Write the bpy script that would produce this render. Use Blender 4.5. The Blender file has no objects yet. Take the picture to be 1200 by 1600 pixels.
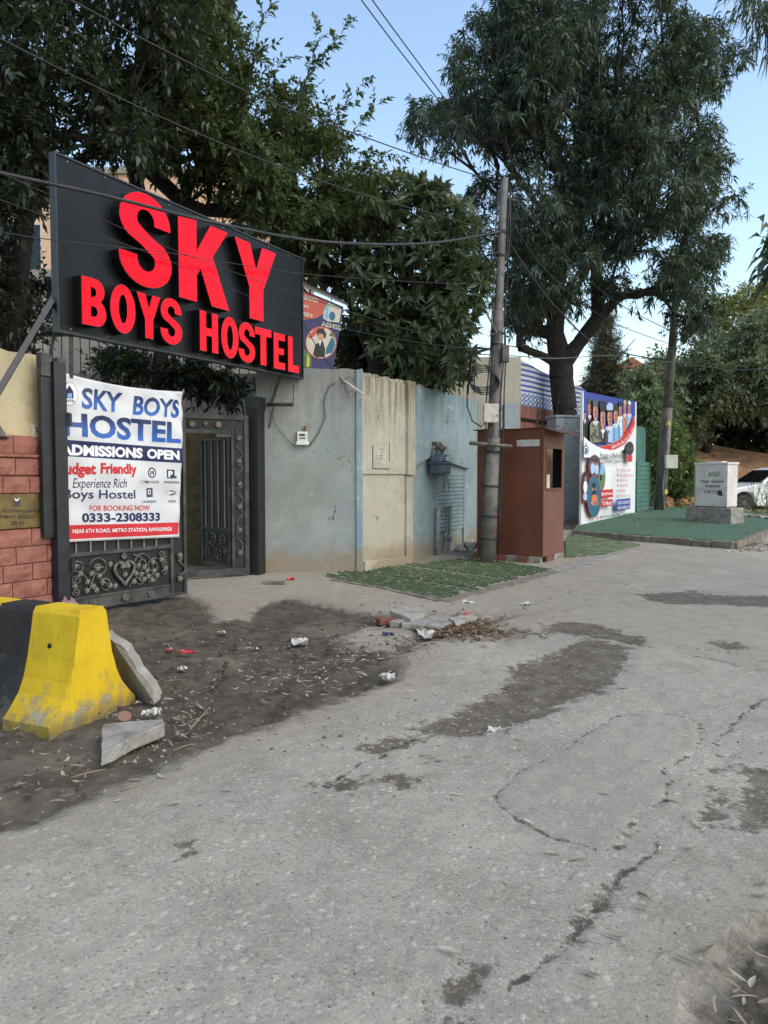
import bpy, bmesh, math, random
import numpy as np
from mathutils import Vector, Matrix

SC = bpy.context.scene
COL = SC.collection
rnd = random.Random(7)
NR = np.random.RandomState(11)

# ---------------------------------------------------------------- camera, sky, sun, exposure
F_PX, HOR, CAM_H = 1150.0, 745.0, 1.55
PITCH = math.atan((800 - HOR) / F_PX)
cam_d = bpy.data.cameras.new("camera")
cam_d.sensor_fit = 'VERTICAL'; cam_d.sensor_height = 36.0; cam_d.lens = F_PX / 1600 * 36
cam_d.clip_start = 0.05; cam_d.clip_end = 2000
cam = bpy.data.objects.new("camera", cam_d); COL.objects.link(cam)
cam.location = (0, 0, CAM_H); cam.rotation_euler = (math.pi / 2 - PITCH, 0, 0)
SC.camera = cam

SUN_EL, SUN_AZ = math.radians(45), math.radians(122)   # azimuth clockwise from +Y: behind the camera, to the right
world = bpy.data.worlds.new("World"); SC.world = world; world.use_nodes = True
wn = world.node_tree.nodes; wl = world.node_tree.links
bg = wn["Background"]
sky = wn.new("ShaderNodeTexSky"); sky.sky_type = 'NISHITA'; sky.sun_disc = False
sky.sun_elevation = SUN_EL; sky.sun_rotation = SUN_AZ
sky.altitude = 500; sky.air_density = 1.5; sky.dust_density = 1.5; sky.ozone_density = 1.0
wl.new(sky.outputs[0], bg.inputs[0]); bg.inputs[1].default_value = 0.15

sun_d = bpy.data.lights.new("sun", 'SUN'); sun_d.energy = 1.1; sun_d.angle = math.radians(60); sun_d.color = (1.0, 0.87, 0.70)
sun = bpy.data.objects.new("sun", sun_d); COL.objects.link(sun)
_sd = Vector((math.sin(SUN_AZ) * math.cos(SUN_EL), math.cos(SUN_AZ) * math.cos(SUN_EL), math.sin(SUN_EL)))
sun.rotation_euler = (-_sd).to_track_quat('-Z', 'Y').to_euler(); sun.location = _sd * 60

SC.view_settings.view_transform = 'Standard'; SC.view_settings.look = 'None'
SC.view_settings.exposure = 0.9; SC.view_settings.gamma = 1.0
SC.view_settings.use_curve_mapping = False
SC.cycles.max_bounces = 6; SC.cycles.diffuse_bounces = 3; SC.cycles.transparent_max_bounces = 8

# ---------------------------------------------------------------- surveying: photo pixel -> place
def ray(px, py):
    x, y = (px - 600) / F_PX, (800 - py) / F_PX
    c, s = math.cos(PITCH), math.sin(PITCH)
    return Vector((x, c + y * s, -s + y * c))
def at(px, py, Y):
    d = ray(px, py); return Vector((0, 0, CAM_H)) + d * (Y / d.y)
def gz(y):
    return min(max(y - 13.5, 0), 16.5) * 0.033
def hit(px, py, up=0.0):
    d = ray(px, py); Y = 10.0
    for _ in range(60):
        z = gz(Y) + up
        t = (z - CAM_H) / d.z if d.z < -1e-5 else 60
        Y = 0.5 * Y + 0.5 * min(max(t * d.y, 0.5), 60)
    return at(px, py, Y)
class Plane:
    """upright plane through A and B; u runs from A to B, v is height; off = metres towards the street"""
    def __init__(s, A, B):
        s.A = Vector((A[0], A[1], 0)); s.B = Vector((B[0], B[1], 0))
        s.d = (s.B - s.A).normalized(); s.n = Vector((s.d.y, -s.d.x, 0)); s.L = (s.B - s.A).length
        s.rot = math.atan2(s.d.y, s.d.x)
    def uv(s, px, py, off=0.0):
        d = ray(px, py); o = Vector((0, 0, CAM_H)); q = s.A + s.n * off
        t = (q - o).dot(s.n) / d.dot(s.n); p = o + d * t
        return (p - s.A).dot(s.d), p.z
    def at(s, u, off=0.0, z=0.0):
        p = s.A + s.d * u + s.n * off; return Vector((p.x, p.y, z))

# ---------------------------------------------------------------- colours and materials
def lin(c):
    c /= 255.0
    return c / 12.92 if c <= 0.04045 else ((c + 0.055) / 1.055) ** 2.4
def S(r, g, b, k=1.0): return (min(lin(r) * k, .95), min(lin(g) * k, .95), min(lin(b) * k, .95), 1)

class NT:
    def __init__(s, m):
        s.t = m.node_tree; s.b = s.t.nodes["Principled BSDF"]
    def link(s, a, sock):
        if hasattr(a, 'is_output') or isinstance(a, bpy.types.NodeSocket): s.t.links.new(a, sock)
        else: sock.default_value = a
    def math(s, op, a, b=0.0, clamp=False):
        n = s.t.nodes.new("ShaderNodeMath"); n.operation = op; n.use_clamp = clamp
        s.link(a, n.inputs[0]); s.link(b, n.inputs[1]); return n.outputs[0]
    def mix(s, f, a, b, mode='MIX'):
        n = s.t.nodes.new("ShaderNodeMix"); n.data_type = 'RGBA'; n.blend_type = mode
        s.link(f, n.inputs[0]); s.link(a, n.inputs[6]); s.link(b, n.inputs[7]); return n.outputs[2]
    def step(s, v, lo, hi):
        n = s.t.nodes.new("ShaderNodeMapRange"); n.interpolation_type = 'SMOOTHSTEP'; n.clamp = True
        s.link(v, n.inputs[0]); n.inputs[1].default_value = lo; n.inputs[2].default_value = hi; return n.outputs[0]
    def coord(s, which="Object", scale=None):
        n = s.t.nodes.new("ShaderNodeTexCoord"); o = n.outputs[which]
        if which == "World":
            pass
        if scale:
            m = s.t.nodes.new("ShaderNodeMapping"); m.inputs["Scale"].default_value = scale
            s.t.links.new(o, m.inputs[0]); o = m.outputs[0]
        return o
    def pos(s, scale=None):
        o = s.t.nodes.new("ShaderNodeNewGeometry").outputs["Position"]
        if scale:
            m = s.t.nodes.new("ShaderNodeMapping"); m.inputs["Scale"].default_value = scale
            s.t.links.new(o, m.inputs[0]); o = m.outputs[0]
        return o
    def noise(s, scale, detail=4, vec=None, rough=0.6, w=None):
        n = s.t.nodes.new("ShaderNodeTexNoise"); n.inputs["Scale"].default_value = scale
        n.inputs["Detail"].default_value = detail; n.inputs["Roughness"].default_value = rough
        if vec is not None: s.t.links.new(vec, n.inputs[0])
        return n.outputs["Fac"]
    def voro(s, scale, vec=None, feature='F1', out="Distance"):
        n = s.t.nodes.new("ShaderNodeTexVoronoi"); n.inputs["Scale"].default_value = scale; n.feature = feature
        if vec is not None: s.t.links.new(vec, n.inputs[0])
        return n.outputs[out]
    def sep(s, v):
        n = s.t.nodes.new("ShaderNodeSeparateXYZ"); s.t.links.new(v, n.inputs[0]); return n.outputs
    def attr(s, name):
        n = s.t.nodes.new("ShaderNodeAttribute"); n.attribute_name = name; return n.outputs["Fac"]
    def bump(s, h, dist=0.01, strength=0.6):
        n = s.t.nodes.new("ShaderNodeBump"); n.inputs["Distance"].default_value = dist
        n.inputs["Strength"].default_value = strength; s.link(h, n.inputs["Height"])
        s.t.links.new(n.outputs[0], s.b.inputs["Normal"])
    def out(s, col=None, rough=None):
        if col is not None: s.link(col, s.b.inputs["Base Color"])
        if rough is not None: s.link(rough, s.b.inputs["Roughness"])

MATS = {}
def mat(name, col, col2=None, rough=0.7, scale=5.0, bump=0.0, bscale=60.0, metal=0.0, wear=None, wscale=9.0, wamt=0.6,
        streak=None, spec=0.5, emit=0.0, world=False, grain=0.12):
    """painted / plain surface: two tones mixed by noise, wear patches of another colour, fine grain and relief"""
    m = bpy.data.materials.new(name); m.use_nodes = True; t = NT(m)
    v = t.pos() if world else t.coord("Object")
    c2 = col2 or tuple(x * 0.8 for x in col[:3]) + (1,)
    c = t.mix(t.step(t.noise(scale, 5, v), .35, .68), col, c2)
    if streak:
        sv = t.pos((5.0, 5.0, .35))
        c = t.mix(t.math('MULTIPLY', t.step(t.noise(1.6, 5, sv), .48, .72), streak[1]), c, streak[0])
    if wear:
        c = t.mix(t.step(t.noise(wscale, 6, v, .7), wamt, wamt + .06), c, wear)
    g = t.noise(bscale * 2.2, 3, v)
    c = t.mix(grain, c, t.mix(g, (0, 0, 0, 1), (1, 1, 1, 1)), 'OVERLAY')
    t.out(c, t.math('ADD', rough - .08, t.math('MULTIPLY', t.noise(scale * 3, 3, v), .16)))
    t.b.inputs["Metallic"].default_value = metal
    t.b.inputs["Specular IOR Level"].default_value = spec
    if emit:
        t.link(col, t.b.inputs["Emission Color"]); t.b.inputs["Emission Strength"].default_value = emit
    if bump: t.bump(t.noise(bscale, 5, v, .65), bump, .7)
    MATS[name] = m; return m
def ink(name, col, rough=.6):
    m = bpy.data.materials.new(name); m.use_nodes = True; t = NT(m)
    t.out(t.mix(t.math('MULTIPLY', t.noise(25, 4, t.coord()), .25), col, tuple(x * .55 for x in col[:3]) + (1,)), rough)
    MATS[name] = m; return m

# ---------------------------------------------------------------- mesh building
class MB:
    def __init__(s): s.v = []; s.f = []
    def add(s, vs, fs, M=None):
        o = len(s.v)
        for p in vs:
            p = Vector(p); s.v.append(tuple(M @ p if M else p))
        s.f += [tuple(i + o for i in f) for f in fs]; return s
    def box(s, lo, hi, M=None):
        (a, b, c), (d, e, g) = lo, hi
        vs = [(a, b, c), (d, b, c), (d, e, c), (a, e, c), (a, b, g), (d, b, g), (d, e, g), (a, e, g)]
        return s.add(vs, [(0, 3, 2, 1), (4, 5, 6, 7), (0, 1, 5, 4), (1, 2, 6, 5), (2, 3, 7, 6), (3, 0, 4, 7)], M)
    def prism(s, poly, y0, y1, M=None):
        """poly in local x-z, extruded along y from y0 (front) to y1"""
        a = sum(poly[i][0] * poly[(i + 1) % len(poly)][1] - poly[(i + 1) % len(poly)][0] * poly[i][1] for i in range(len(poly)))
        if a < 0: poly = poly[::-1]
        n = len(poly)
        vs = [(x, y0, z) for x, z in poly] + [(x, y1, z) for x, z in poly]
        fs = [tuple(range(n)), tuple(range(2 * n - 1, n - 1, -1))]
        fs += [(i, i + n, (i + 1) % n + n, (i + 1) % n) for i in range(n)]
        return s.add(vs, fs, M)
    def tube(s, pts, r, n=6, M=None, cap=True):
        pts = [Vector(p) for p in pts]; o = len(s.v); k = len(pts)
        rs = r if isinstance(r, (list, tuple)) else [r] * k
        ref = None
        for i, p in enumerate(pts):
            d = (pts[min(i + 1, k - 1)] - pts[max(i - 1, 0)])
            d = d.normalized() if d.length > 1e-9 else Vector((0, 0, 1))
            if ref is None: ref = Vector((0, 0, 1)) if abs(d.z) < .9 else Vector((1, 0, 0))
            a = d.cross(ref)
            if a.length < 1e-6: a = d.orthogonal()
            a.normalize(); b = d.cross(a); ref = a.cross(d) if False else ref
            for j in range(n):
                t = 2 * math.pi * j / n
                q = p + (a * math.cos(t) + b * math.sin(t)) * rs[i]
                s.v.append(tuple(M @ q if M else q))
        for i in range(k - 1):
            for j in range(n):
                s.f.append((o + i * n + j, o + i * n + (j + 1) % n, o + (i + 1) * n + (j + 1) % n, o + (i + 1) * n + j))
        if cap:
            s.f.append(tuple(o + j for j in range(n))[::-1]); s.f.append(tuple(o + (k - 1) * n + j for j in range(n)))
        return s
    def disc(s, c, r, y0, y1, n=14, rz=None, M=None):
        return s.prism([(c[0] + r * math.cos(2 * math.pi * i / n), c[1] + (rz or r) * math.sin(2 * math.pi * i / n)) for i in range(n)], y0, y1, M)
    def grid(s, fn, nu, nv, M=None):
        vs = [fn(i / nu, j / nv) for j in range(nv + 1) for i in range(nu + 1)]
        fs = [(j * (nu + 1) + i, j * (nu + 1) + i + 1, (j + 1) * (nu + 1) + i + 1, (j + 1) * (nu + 1) + i) for j in range(nv) for i in range(nu)]
        return s.add(vs, fs, M)
    def rock(s, c, r, seed=0, flat=.6, M=None):
        R = random.Random(seed); n1 = 7; vs = [(c[0], c[1], c[2] + r * flat)]
        for lv, (rr, zz) in enumerate(((.75, .75), (1, .15), (.9, -.3))):
            for j in range(n1):
                a = 2 * math.pi * (j + .5 * lv) / n1; q = r * rr * R.uniform(.75, 1.15)
                vs.append((c[0] + q * math.cos(a), c[1] + q * math.sin(a), c[2] + r * flat * zz * R.uniform(.7, 1.1)))
        fs = [(0, 1 + j, 1 + (j + 1) % n1) for j in range(n1)]
        for l in range(2):
            for j in range(n1):
                a, b = 1 + l * n1 + j, 1 + l * n1 + (j + 1) % n1
                fs.append((a, a + n1, b + n1, b))
        fs.append(tuple(1 + 2 * n1 + j for j in range(n1))[::-1])
        return s.add(vs, fs, M)
    def build(s, name, m, parent=None, smooth=False, bevel=0.0):
        me = bpy.data.meshes.new(name); me.from_pydata(s.v, [], s.f); me.update()
        bm = bmesh.new(); bm.from_mesh(me); bmesh.ops.recalc_face_normals(bm, faces=bm.faces); bm.to_mesh(me); bm.free()
        if smooth: me.polygons.foreach_set('use_smooth', [True] * len(me.polygons))
        if m: me.materials.append(m)
        o = bpy.data.objects.new(name, me); COL.objects.link(o)
        if parent is not None: o.parent = parent
        if bevel:
            b = o.modifiers.new("bevel", 'BEVEL'); b.width = bevel; b.segments = 2; b.limit_method = 'ANGLE'
        return o
def np_mesh(name, V, Fc, m, parent=None, smooth=False, attrs=None):
    me = bpy.data.meshes.new(name); V = np.asarray(V, np.float32); Fc = np.asarray(Fc, np.int32); k = Fc.shape[1]
    me.vertices.add(len(V)); me.vertices.foreach_set('co', V.ravel())
    me.loops.add(Fc.size); me.loops.foreach_set('vertex_index', Fc.ravel())
    me.polygons.add(len(Fc)); me.polygons.foreach_set('loop_start', np.arange(0, Fc.size, k, dtype=np.int32))
    if smooth: me.polygons.foreach_set('use_smooth', np.ones(len(Fc), bool))
    me.update(calc_edges=True)
    for nme, arr in (attrs or {}).items():
        a = me.attributes.new(nme, 'FLOAT', 'POINT'); a.data.foreach_set('value', np.asarray(arr, np.float32))
    me.materials.append(m)
    o = bpy.data.objects.new(name, me); COL.objects.link(o)
    if parent is not None: o.parent = parent
    return o
def tag(o, label, cat, group=None):
    o["label"] = label; o["category"] = cat
    if group: o["group"] = group
    return o
def thing(name, label, cat, loc=(0, 0, 0), rz=0.0, group=None):
    o = bpy.data.objects.new(name, None); o.empty_display_size = .2; COL.objects.link(o)
    o.location = loc; o.rotation_euler = (0, 0, rz); return tag(o, label, cat, group)
def struct(o): o["kind"] = "structure"; return o
def stuff(o): o["kind"] = "stuff"; return o
def share(o, parent, loc=(0, 0, 0), rot=None, name=None):
    c = bpy.data.objects.new(name or o.name.split('.')[0], o.data); COL.objects.link(c); c.parent = parent; c.location = loc
    if rot: c.rotation_euler = rot
    return c

# ---------------------------------------------------------------- flat print and lettering
def text_mesh(s, bold=0.0, shear=0.0, extrude=0.0, res=3, space=1.0):
    cu = bpy.data.curves.new("t", 'FONT'); cu.body = s; cu.offset = bold; cu.shear = shear; cu.resolution_u = res
    cu.space_character = space; cu.extrude = extrude
    o = bpy.data.objects.new("t", cu); COL.objects.link(o)
    dg = bpy.context.evaluated_depsgraph_get(); me = bpy.data.meshes.new_from_object(o.evaluated_get(dg))
    bpy.data.objects.remove(o); bpy.data.curves.remove(cu)
    n = len(me.vertices); co = np.empty(n * 3); me.vertices.foreach_get('co', co); co = co.reshape(-1, 3)
    return me, co
def lettering(s, box, y, m, parent, name="printed_text", bold=0.0, shear=0.0, extrude=0.0, warp=None, space=1.0, cut=0.0, slope=0.0):
    """fit the words into box=(u0,v0,u1,v1) of the parent's x-z plane, facing -y"""
    me, co = text_mesh(s, bold, shear, extrude, space=space)
    lo, hi = co.min(0), co.max(0); u0, v0, u1, v1 = box
    X = u0 + (co[:, 0] - lo[0]) / max(hi[0] - lo[0], 1e-6) * (u1 - u0)
    Z = v0 + (co[:, 1] - lo[1]) / max(hi[1] - lo[1], 1e-6) * (v1 - v0) + slope * (X - u0)
    Y = y - co[:, 2]
    me.vertices.foreach_set('co', np.stack([X, Y, Z], 1).ravel())
    if cut:
        bm = bmesh.new(); bm.from_mesh(me)
        for a, b, ax in ((u0, u1, 0), (v0, v1, 2)):
            k = (math.floor(a / cut) + 1) * cut
            while k < b:
                c = [0, 0, 0]; c[ax] = k; nn = [0, 0, 0]; nn[ax] = 1
                bmesh.ops.bisect_plane(bm, geom=bm.verts[:] + bm.edges[:] + bm.faces[:], plane_co=c, plane_no=nn); k += cut
        bm.to_mesh(me); bm.free()
    if warp:
        for v in me.vertices: v.co = warp(v.co)
    me.update(); me.materials.clear(); me.materials.append(m); me.name = name
    o = bpy.data.objects.new(name, me); COL.objects.link(o); o.parent = parent; return o
def flat(poly, y, m, parent, name="print_shape", th=0.0005):
    return MB().prism(poly, y - th, y).build(name, m, parent)
def ell(cx, cz, rx, rz, n=20, a0=0, a1=2 * math.pi):
    return [(cx + rx * math.cos(a0 + (a1 - a0) * i / n), cz + rz * math.sin(a0 + (a1 - a0) * i / n)) for i in range(n)]

# ---------------------------------------------------------------- numpy value noise and polygon distance
_tab = NR.rand(256, 256)
def vnoise(x, y):
    xi, yi = np.floor(x).astype(int), np.floor(y).astype(int); fx, fy = x - xi, y - yi
    fx, fy = fx * fx * (3 - 2 * fx), fy * fy * (3 - 2 * fy)
    g = lambda a, b: _tab[a & 255, b & 255]
    return (g(xi, yi) * (1 - fx) + g(xi + 1, yi) * fx) * (1 - fy) + (g(xi, yi + 1) * (1 - fx) + g(xi + 1, yi + 1) * fx) * fy
def fbm(x, y, o=4):
    s, a, t = 0, .5, 0
    for i in range(o): s = s + a * vnoise(x * 2 ** i + 17 * i, y * 2 ** i + 31 * i); t += a; a *= .5
    return s / t
def seg_dist(x, y, pts, closed=True):
    d = np.full(x.shape, 1e9); n = len(pts)
    for i in range(n if closed else n - 1):
        (ax, ay), (bx, by) = pts[i], pts[(i + 1) % n]
        ex, ey = bx - ax, by - ay; L = ex * ex + ey * ey + 1e-12
        t = np.clip(((x - ax) * ex + (y - ay) * ey) / L, 0, 1)
        d = np.minimum(d, (x - ax - t * ex) ** 2 + (y - ay - t * ey) ** 2)
    return np.sqrt(d)
def poly_sd(x, y, pts):
    ins = np.zeros(x.shape, bool); n = len(pts)
    for i in range(n):
        (ax, ay), (bx, by) = pts[i], pts[(i + 1) % n]
        c = ((ay > y) != (by > y))
        with np.errstate(divide='ignore', invalid='ignore'):
            ins ^= c & (x < (bx - ax) * (y - ay) / (by - ay + 1e-12) + ax)
    d = seg_dist(x, y, pts); return np.where(ins, d, -d)
def gpoly(pts, up=0): return [tuple(hit(a, b, up)[:2]) for a, b in pts]

# ================================================================ GROUND: one height field, cut into road, verge, apron and yard
z8 = lambda l: [(x / 2.143 + 640, y / 2.143 + 900) for x, y in l]
GATE_A = Vector((-3.565, 8.1, 0)); LEAF_B = Vector((-2.575, 9.52, 0)); POST_R = Vector((-2.02, 11.6, 0))
WALL = [Vector(p) for p in ((-1.87, 11.75, 0), (-.366, 12.04, 0), (.50, 13.4, 0), (2.13, 16.48, 0))]
D_DIRT = gpoly([(-320, 1440), (-320, 930), (60, 940), (290, 928), (318, 938), (345, 968), (380, 962), (400, 948), (442, 934), (483, 938), (520, 950), (600, 960),
                (700, 975), (800, 962), (770, 985), (690, 996), (640, 1012), (625, 1040), (605, 1064), (560, 1085), (470, 1120), (400, 1148), (320, 1170),
                (250, 1212), (130, 1262), (0, 1300), (-150, 1350)])
D_DIRT2 = gpoly(z8([(1000, 1560), (1010, 1360), (1060, 1280), (1110, 1240), (1170, 1150), (1200, 1100), (1330, 1040), (1500, 1040), (1500, 1700), (1050, 1700)]))
D_ISL = gpoly([(540, 990), (580, 980), (640, 985), (640, 1000), (600, 1012), (560, 1010)])
D_PALE = gpoly([(230, 880), (290, 922), (318, 950), (345, 968), (400, 948), (442, 934), (520, 950), (600, 962), (700, 980), (800, 966), (900, 988), (1060, 1013),
                (1300, 1050), (1300, 965), (1100, 945), (980, 925), (930, 908), (1000, 882), (1060, 864), (990, 851), (880, 868), (560, 880), (400, 885)])
D_WET = [gpoly(z8(p)) for p in (
    [(20, 515), (60, 490), (130, 470), (250, 415), (330, 350), (370, 290), (460, 270), (540, 235), (590, 205), (740, 238), (755, 275), (700, 335), (640, 395), (560, 405), (500, 430),
     (430, 485), (340, 512), (230, 535), (150, 538), (60, 532)],
    [(745, 60), (850, 58), (960, 45), (985, 60), (1300, 72), (1300, 112), (1000, 96), (850, 94), (780, 76)],
    [(80, 1495), (115, 1350), (200, 1290), (270, 1275), (245, 1345), (180, 1425), (110, 1500)],
    [(490, 1272), (525, 1170), (600, 1095), (665, 1030), (692, 1030), (645, 1100), (605, 1155), (550, 1205), (500, 1272)],
    [(1085, 770), (1115, 640), (1300, 620), (1300, 860), (1120, 835)],
    [(440, 170), (520, 155), (620, 160), (800, 215), (790, 235), (600, 205), (480, 190)],
    [(990, 222), (1100, 220), (1150, 240), (1060, 250)], [(1025, 650), (1075, 590), (1095, 595), (1050, 655)],
    [(40, 610), (85, 605), (80, 620), (50, 622)], [(985, 790), (1040, 720), (1085, 800), (1050, 835), (1000, 830)])]
D_WET += [gpoly(p) for p in ([(495, 1225), (540, 1215), (570, 1218), (530, 1232)], [(605, 1215), (635, 1212), (630, 1222)], [(280, 1320), (310, 1315), (305, 1330)],
                             [(560, 1170), (650, 1150), (660, 1158), (590, 1180)])]
D_PATCH = gpoly(z8([(300, 700), (340, 650), (400, 620), (500, 580), (620, 510), (720, 460), (800, 448), (900, 465), (960, 490), (970, 540), (960, 580), (890, 620), (870, 690),
                    (850, 745), (770, 790), (710, 860), (690, 890), (600, 915), (500, 880), (400, 830), (310, 770)]))
D_CRACK = [gpoly(z8(p)) for p in ([(350, 1350), (420, 1325), (490, 1270), (545, 1180), (680, 1030), (760, 960), (830, 890)],
           [(460, 180), (560, 195), (700, 212), (820, 238), (1000, 275), (1190, 312), (1350, 345)], [(860, 225), (1000, 245), (1190, 280), (1350, 310)],
           [(590, 30), (480, 70), (400, 100), (300, 140), (250, 180)], [(1010, 560), (1080, 500), (1150, 420), (1250, 380)])]
D_CRACK += [gpoly(p) for p in ([(500, 1235), (560, 1190), (640, 1160), (700, 1130)], [(980, 865), (1040, 868), (1100, 866), (1200, 872)])]
_behind = [(-60, -20), (-12, -20)] + [tuple((GATE_A + (GATE_A - LEAF_B).normalized() * 14)[:2]), tuple(GATE_A[:2]), tuple(LEAF_B[:2]), tuple(POST_R[:2])] + [tuple(w[:2]) for w in WALL] + [(5.6, 22), (9.5, 30), (9.5, 90), (-60, 90)]

def ground_z(x, y):
    """undulating surface heights (arrays)"""
    base = np.clip(y - 13.5, 0, 16.5) * 0.033
    return base + (fbm(x * .5, y * .5, 3) - .5) * .05 * np.clip(1 - (y - 18) / 8, 0.1, 1)

def make_ground():
    nr, na = 620, 560
    r = np.exp(np.linspace(math.log(1.1), math.log(46), nr)); a = np.linspace(-math.radians(50), math.radians(50), na)
    R, A = np.meshgrid(r, a, indexing='ij'); x = (R * np.sin(A)).ravel(); y = (R * np.cos(A)).ravel()
    jn = (fbm(x * 2.2, y * 2.2, 4) - .5)
    dd = np.maximum(poly_sd(x, y, D_DIRT), poly_sd(x, y, D_DIRT2))
    dd = np.minimum(dd, -poly_sd(x, y, D_ISL)) + jn * .35
    dp = np.maximum(poly_sd(x, y, D_PALE), poly_sd(x, y, D_ISL)) + jn * .5
    dw = np.full(x.shape, -9.0)
    for p in D_WET: dw = np.maximum(dw, poly_sd(x, y, p))
    dw = dw + jn * .16
    dpa = poly_sd(x, y, D_PATCH) + jn * .08
    dc = seg_dist(x + (vnoise(x * 6, y * 6) - .5) * .10, y + (vnoise(x * 6 + 40, y * 6) - .5) * .10, D_PATCH) + .004
    for p in D_CRACK: dc = np.minimum(dc, seg_dist(x + (vnoise(x * 7, y * 7) - .5) * .09, y + (vnoise(x * 7 + 40, y * 7) - .5) * .09, p, False))
    db = poly_sd(x, y, _behind)
    z = ground_z(x, y)
    sd = np.clip(dd / .12 + .5, 0, 1)
    z -= sd * .03; z += sd * ((fbm(x * 5, y * 5, 3) - .5) * .07 + (fbm(x * 19, y * 19, 2) - .5) * .022)
    z += np.clip(dpa / .06 + .5, 0, 1) * .005
    z -= np.clip(1 - dc / .03, 0, 1) * .004
    z -= np.clip(dw / .2 + .3, 0, 1) * .008
    z += (fbm(x * 14, y * 14, 2) - .5) * .010 * np.clip(9 / (y + 1e-3), 0, 1)
    V = np.stack([x, y, z], 1)
    idx = np.arange(nr * na).reshape(nr, na)
    Q = np.stack([idx[:-1, :-1], idx[:-1, 1:], idx[1:, 1:], idx[1:, :-1]], -1).reshape(-1, 4)[:, ::-1]
    c = Q[:, 0]
    cls = np.where(db[c] > .15, 3, np.where(dd[c] > 0, 1, np.where((dp[c] > 0), 2, 0)))
    att = dict(d_dirt=dd, d_pale=dp, d_wet=dw, d_patch=dpa, d_crack=dc)
    for k, nme in enumerate(("road", "dirt_verge", "concrete_apron", "yard_ground")):
        q = Q[cls == k]; u, inv = np.unique(q, return_inverse=True)
        struct(np_mesh(nme, V[u], inv.reshape(-1, 4), GROUND, smooth=True, attrs={n: v[u] for n, v in att.items()}))
    def samp(px, py): pass
    return V

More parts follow.
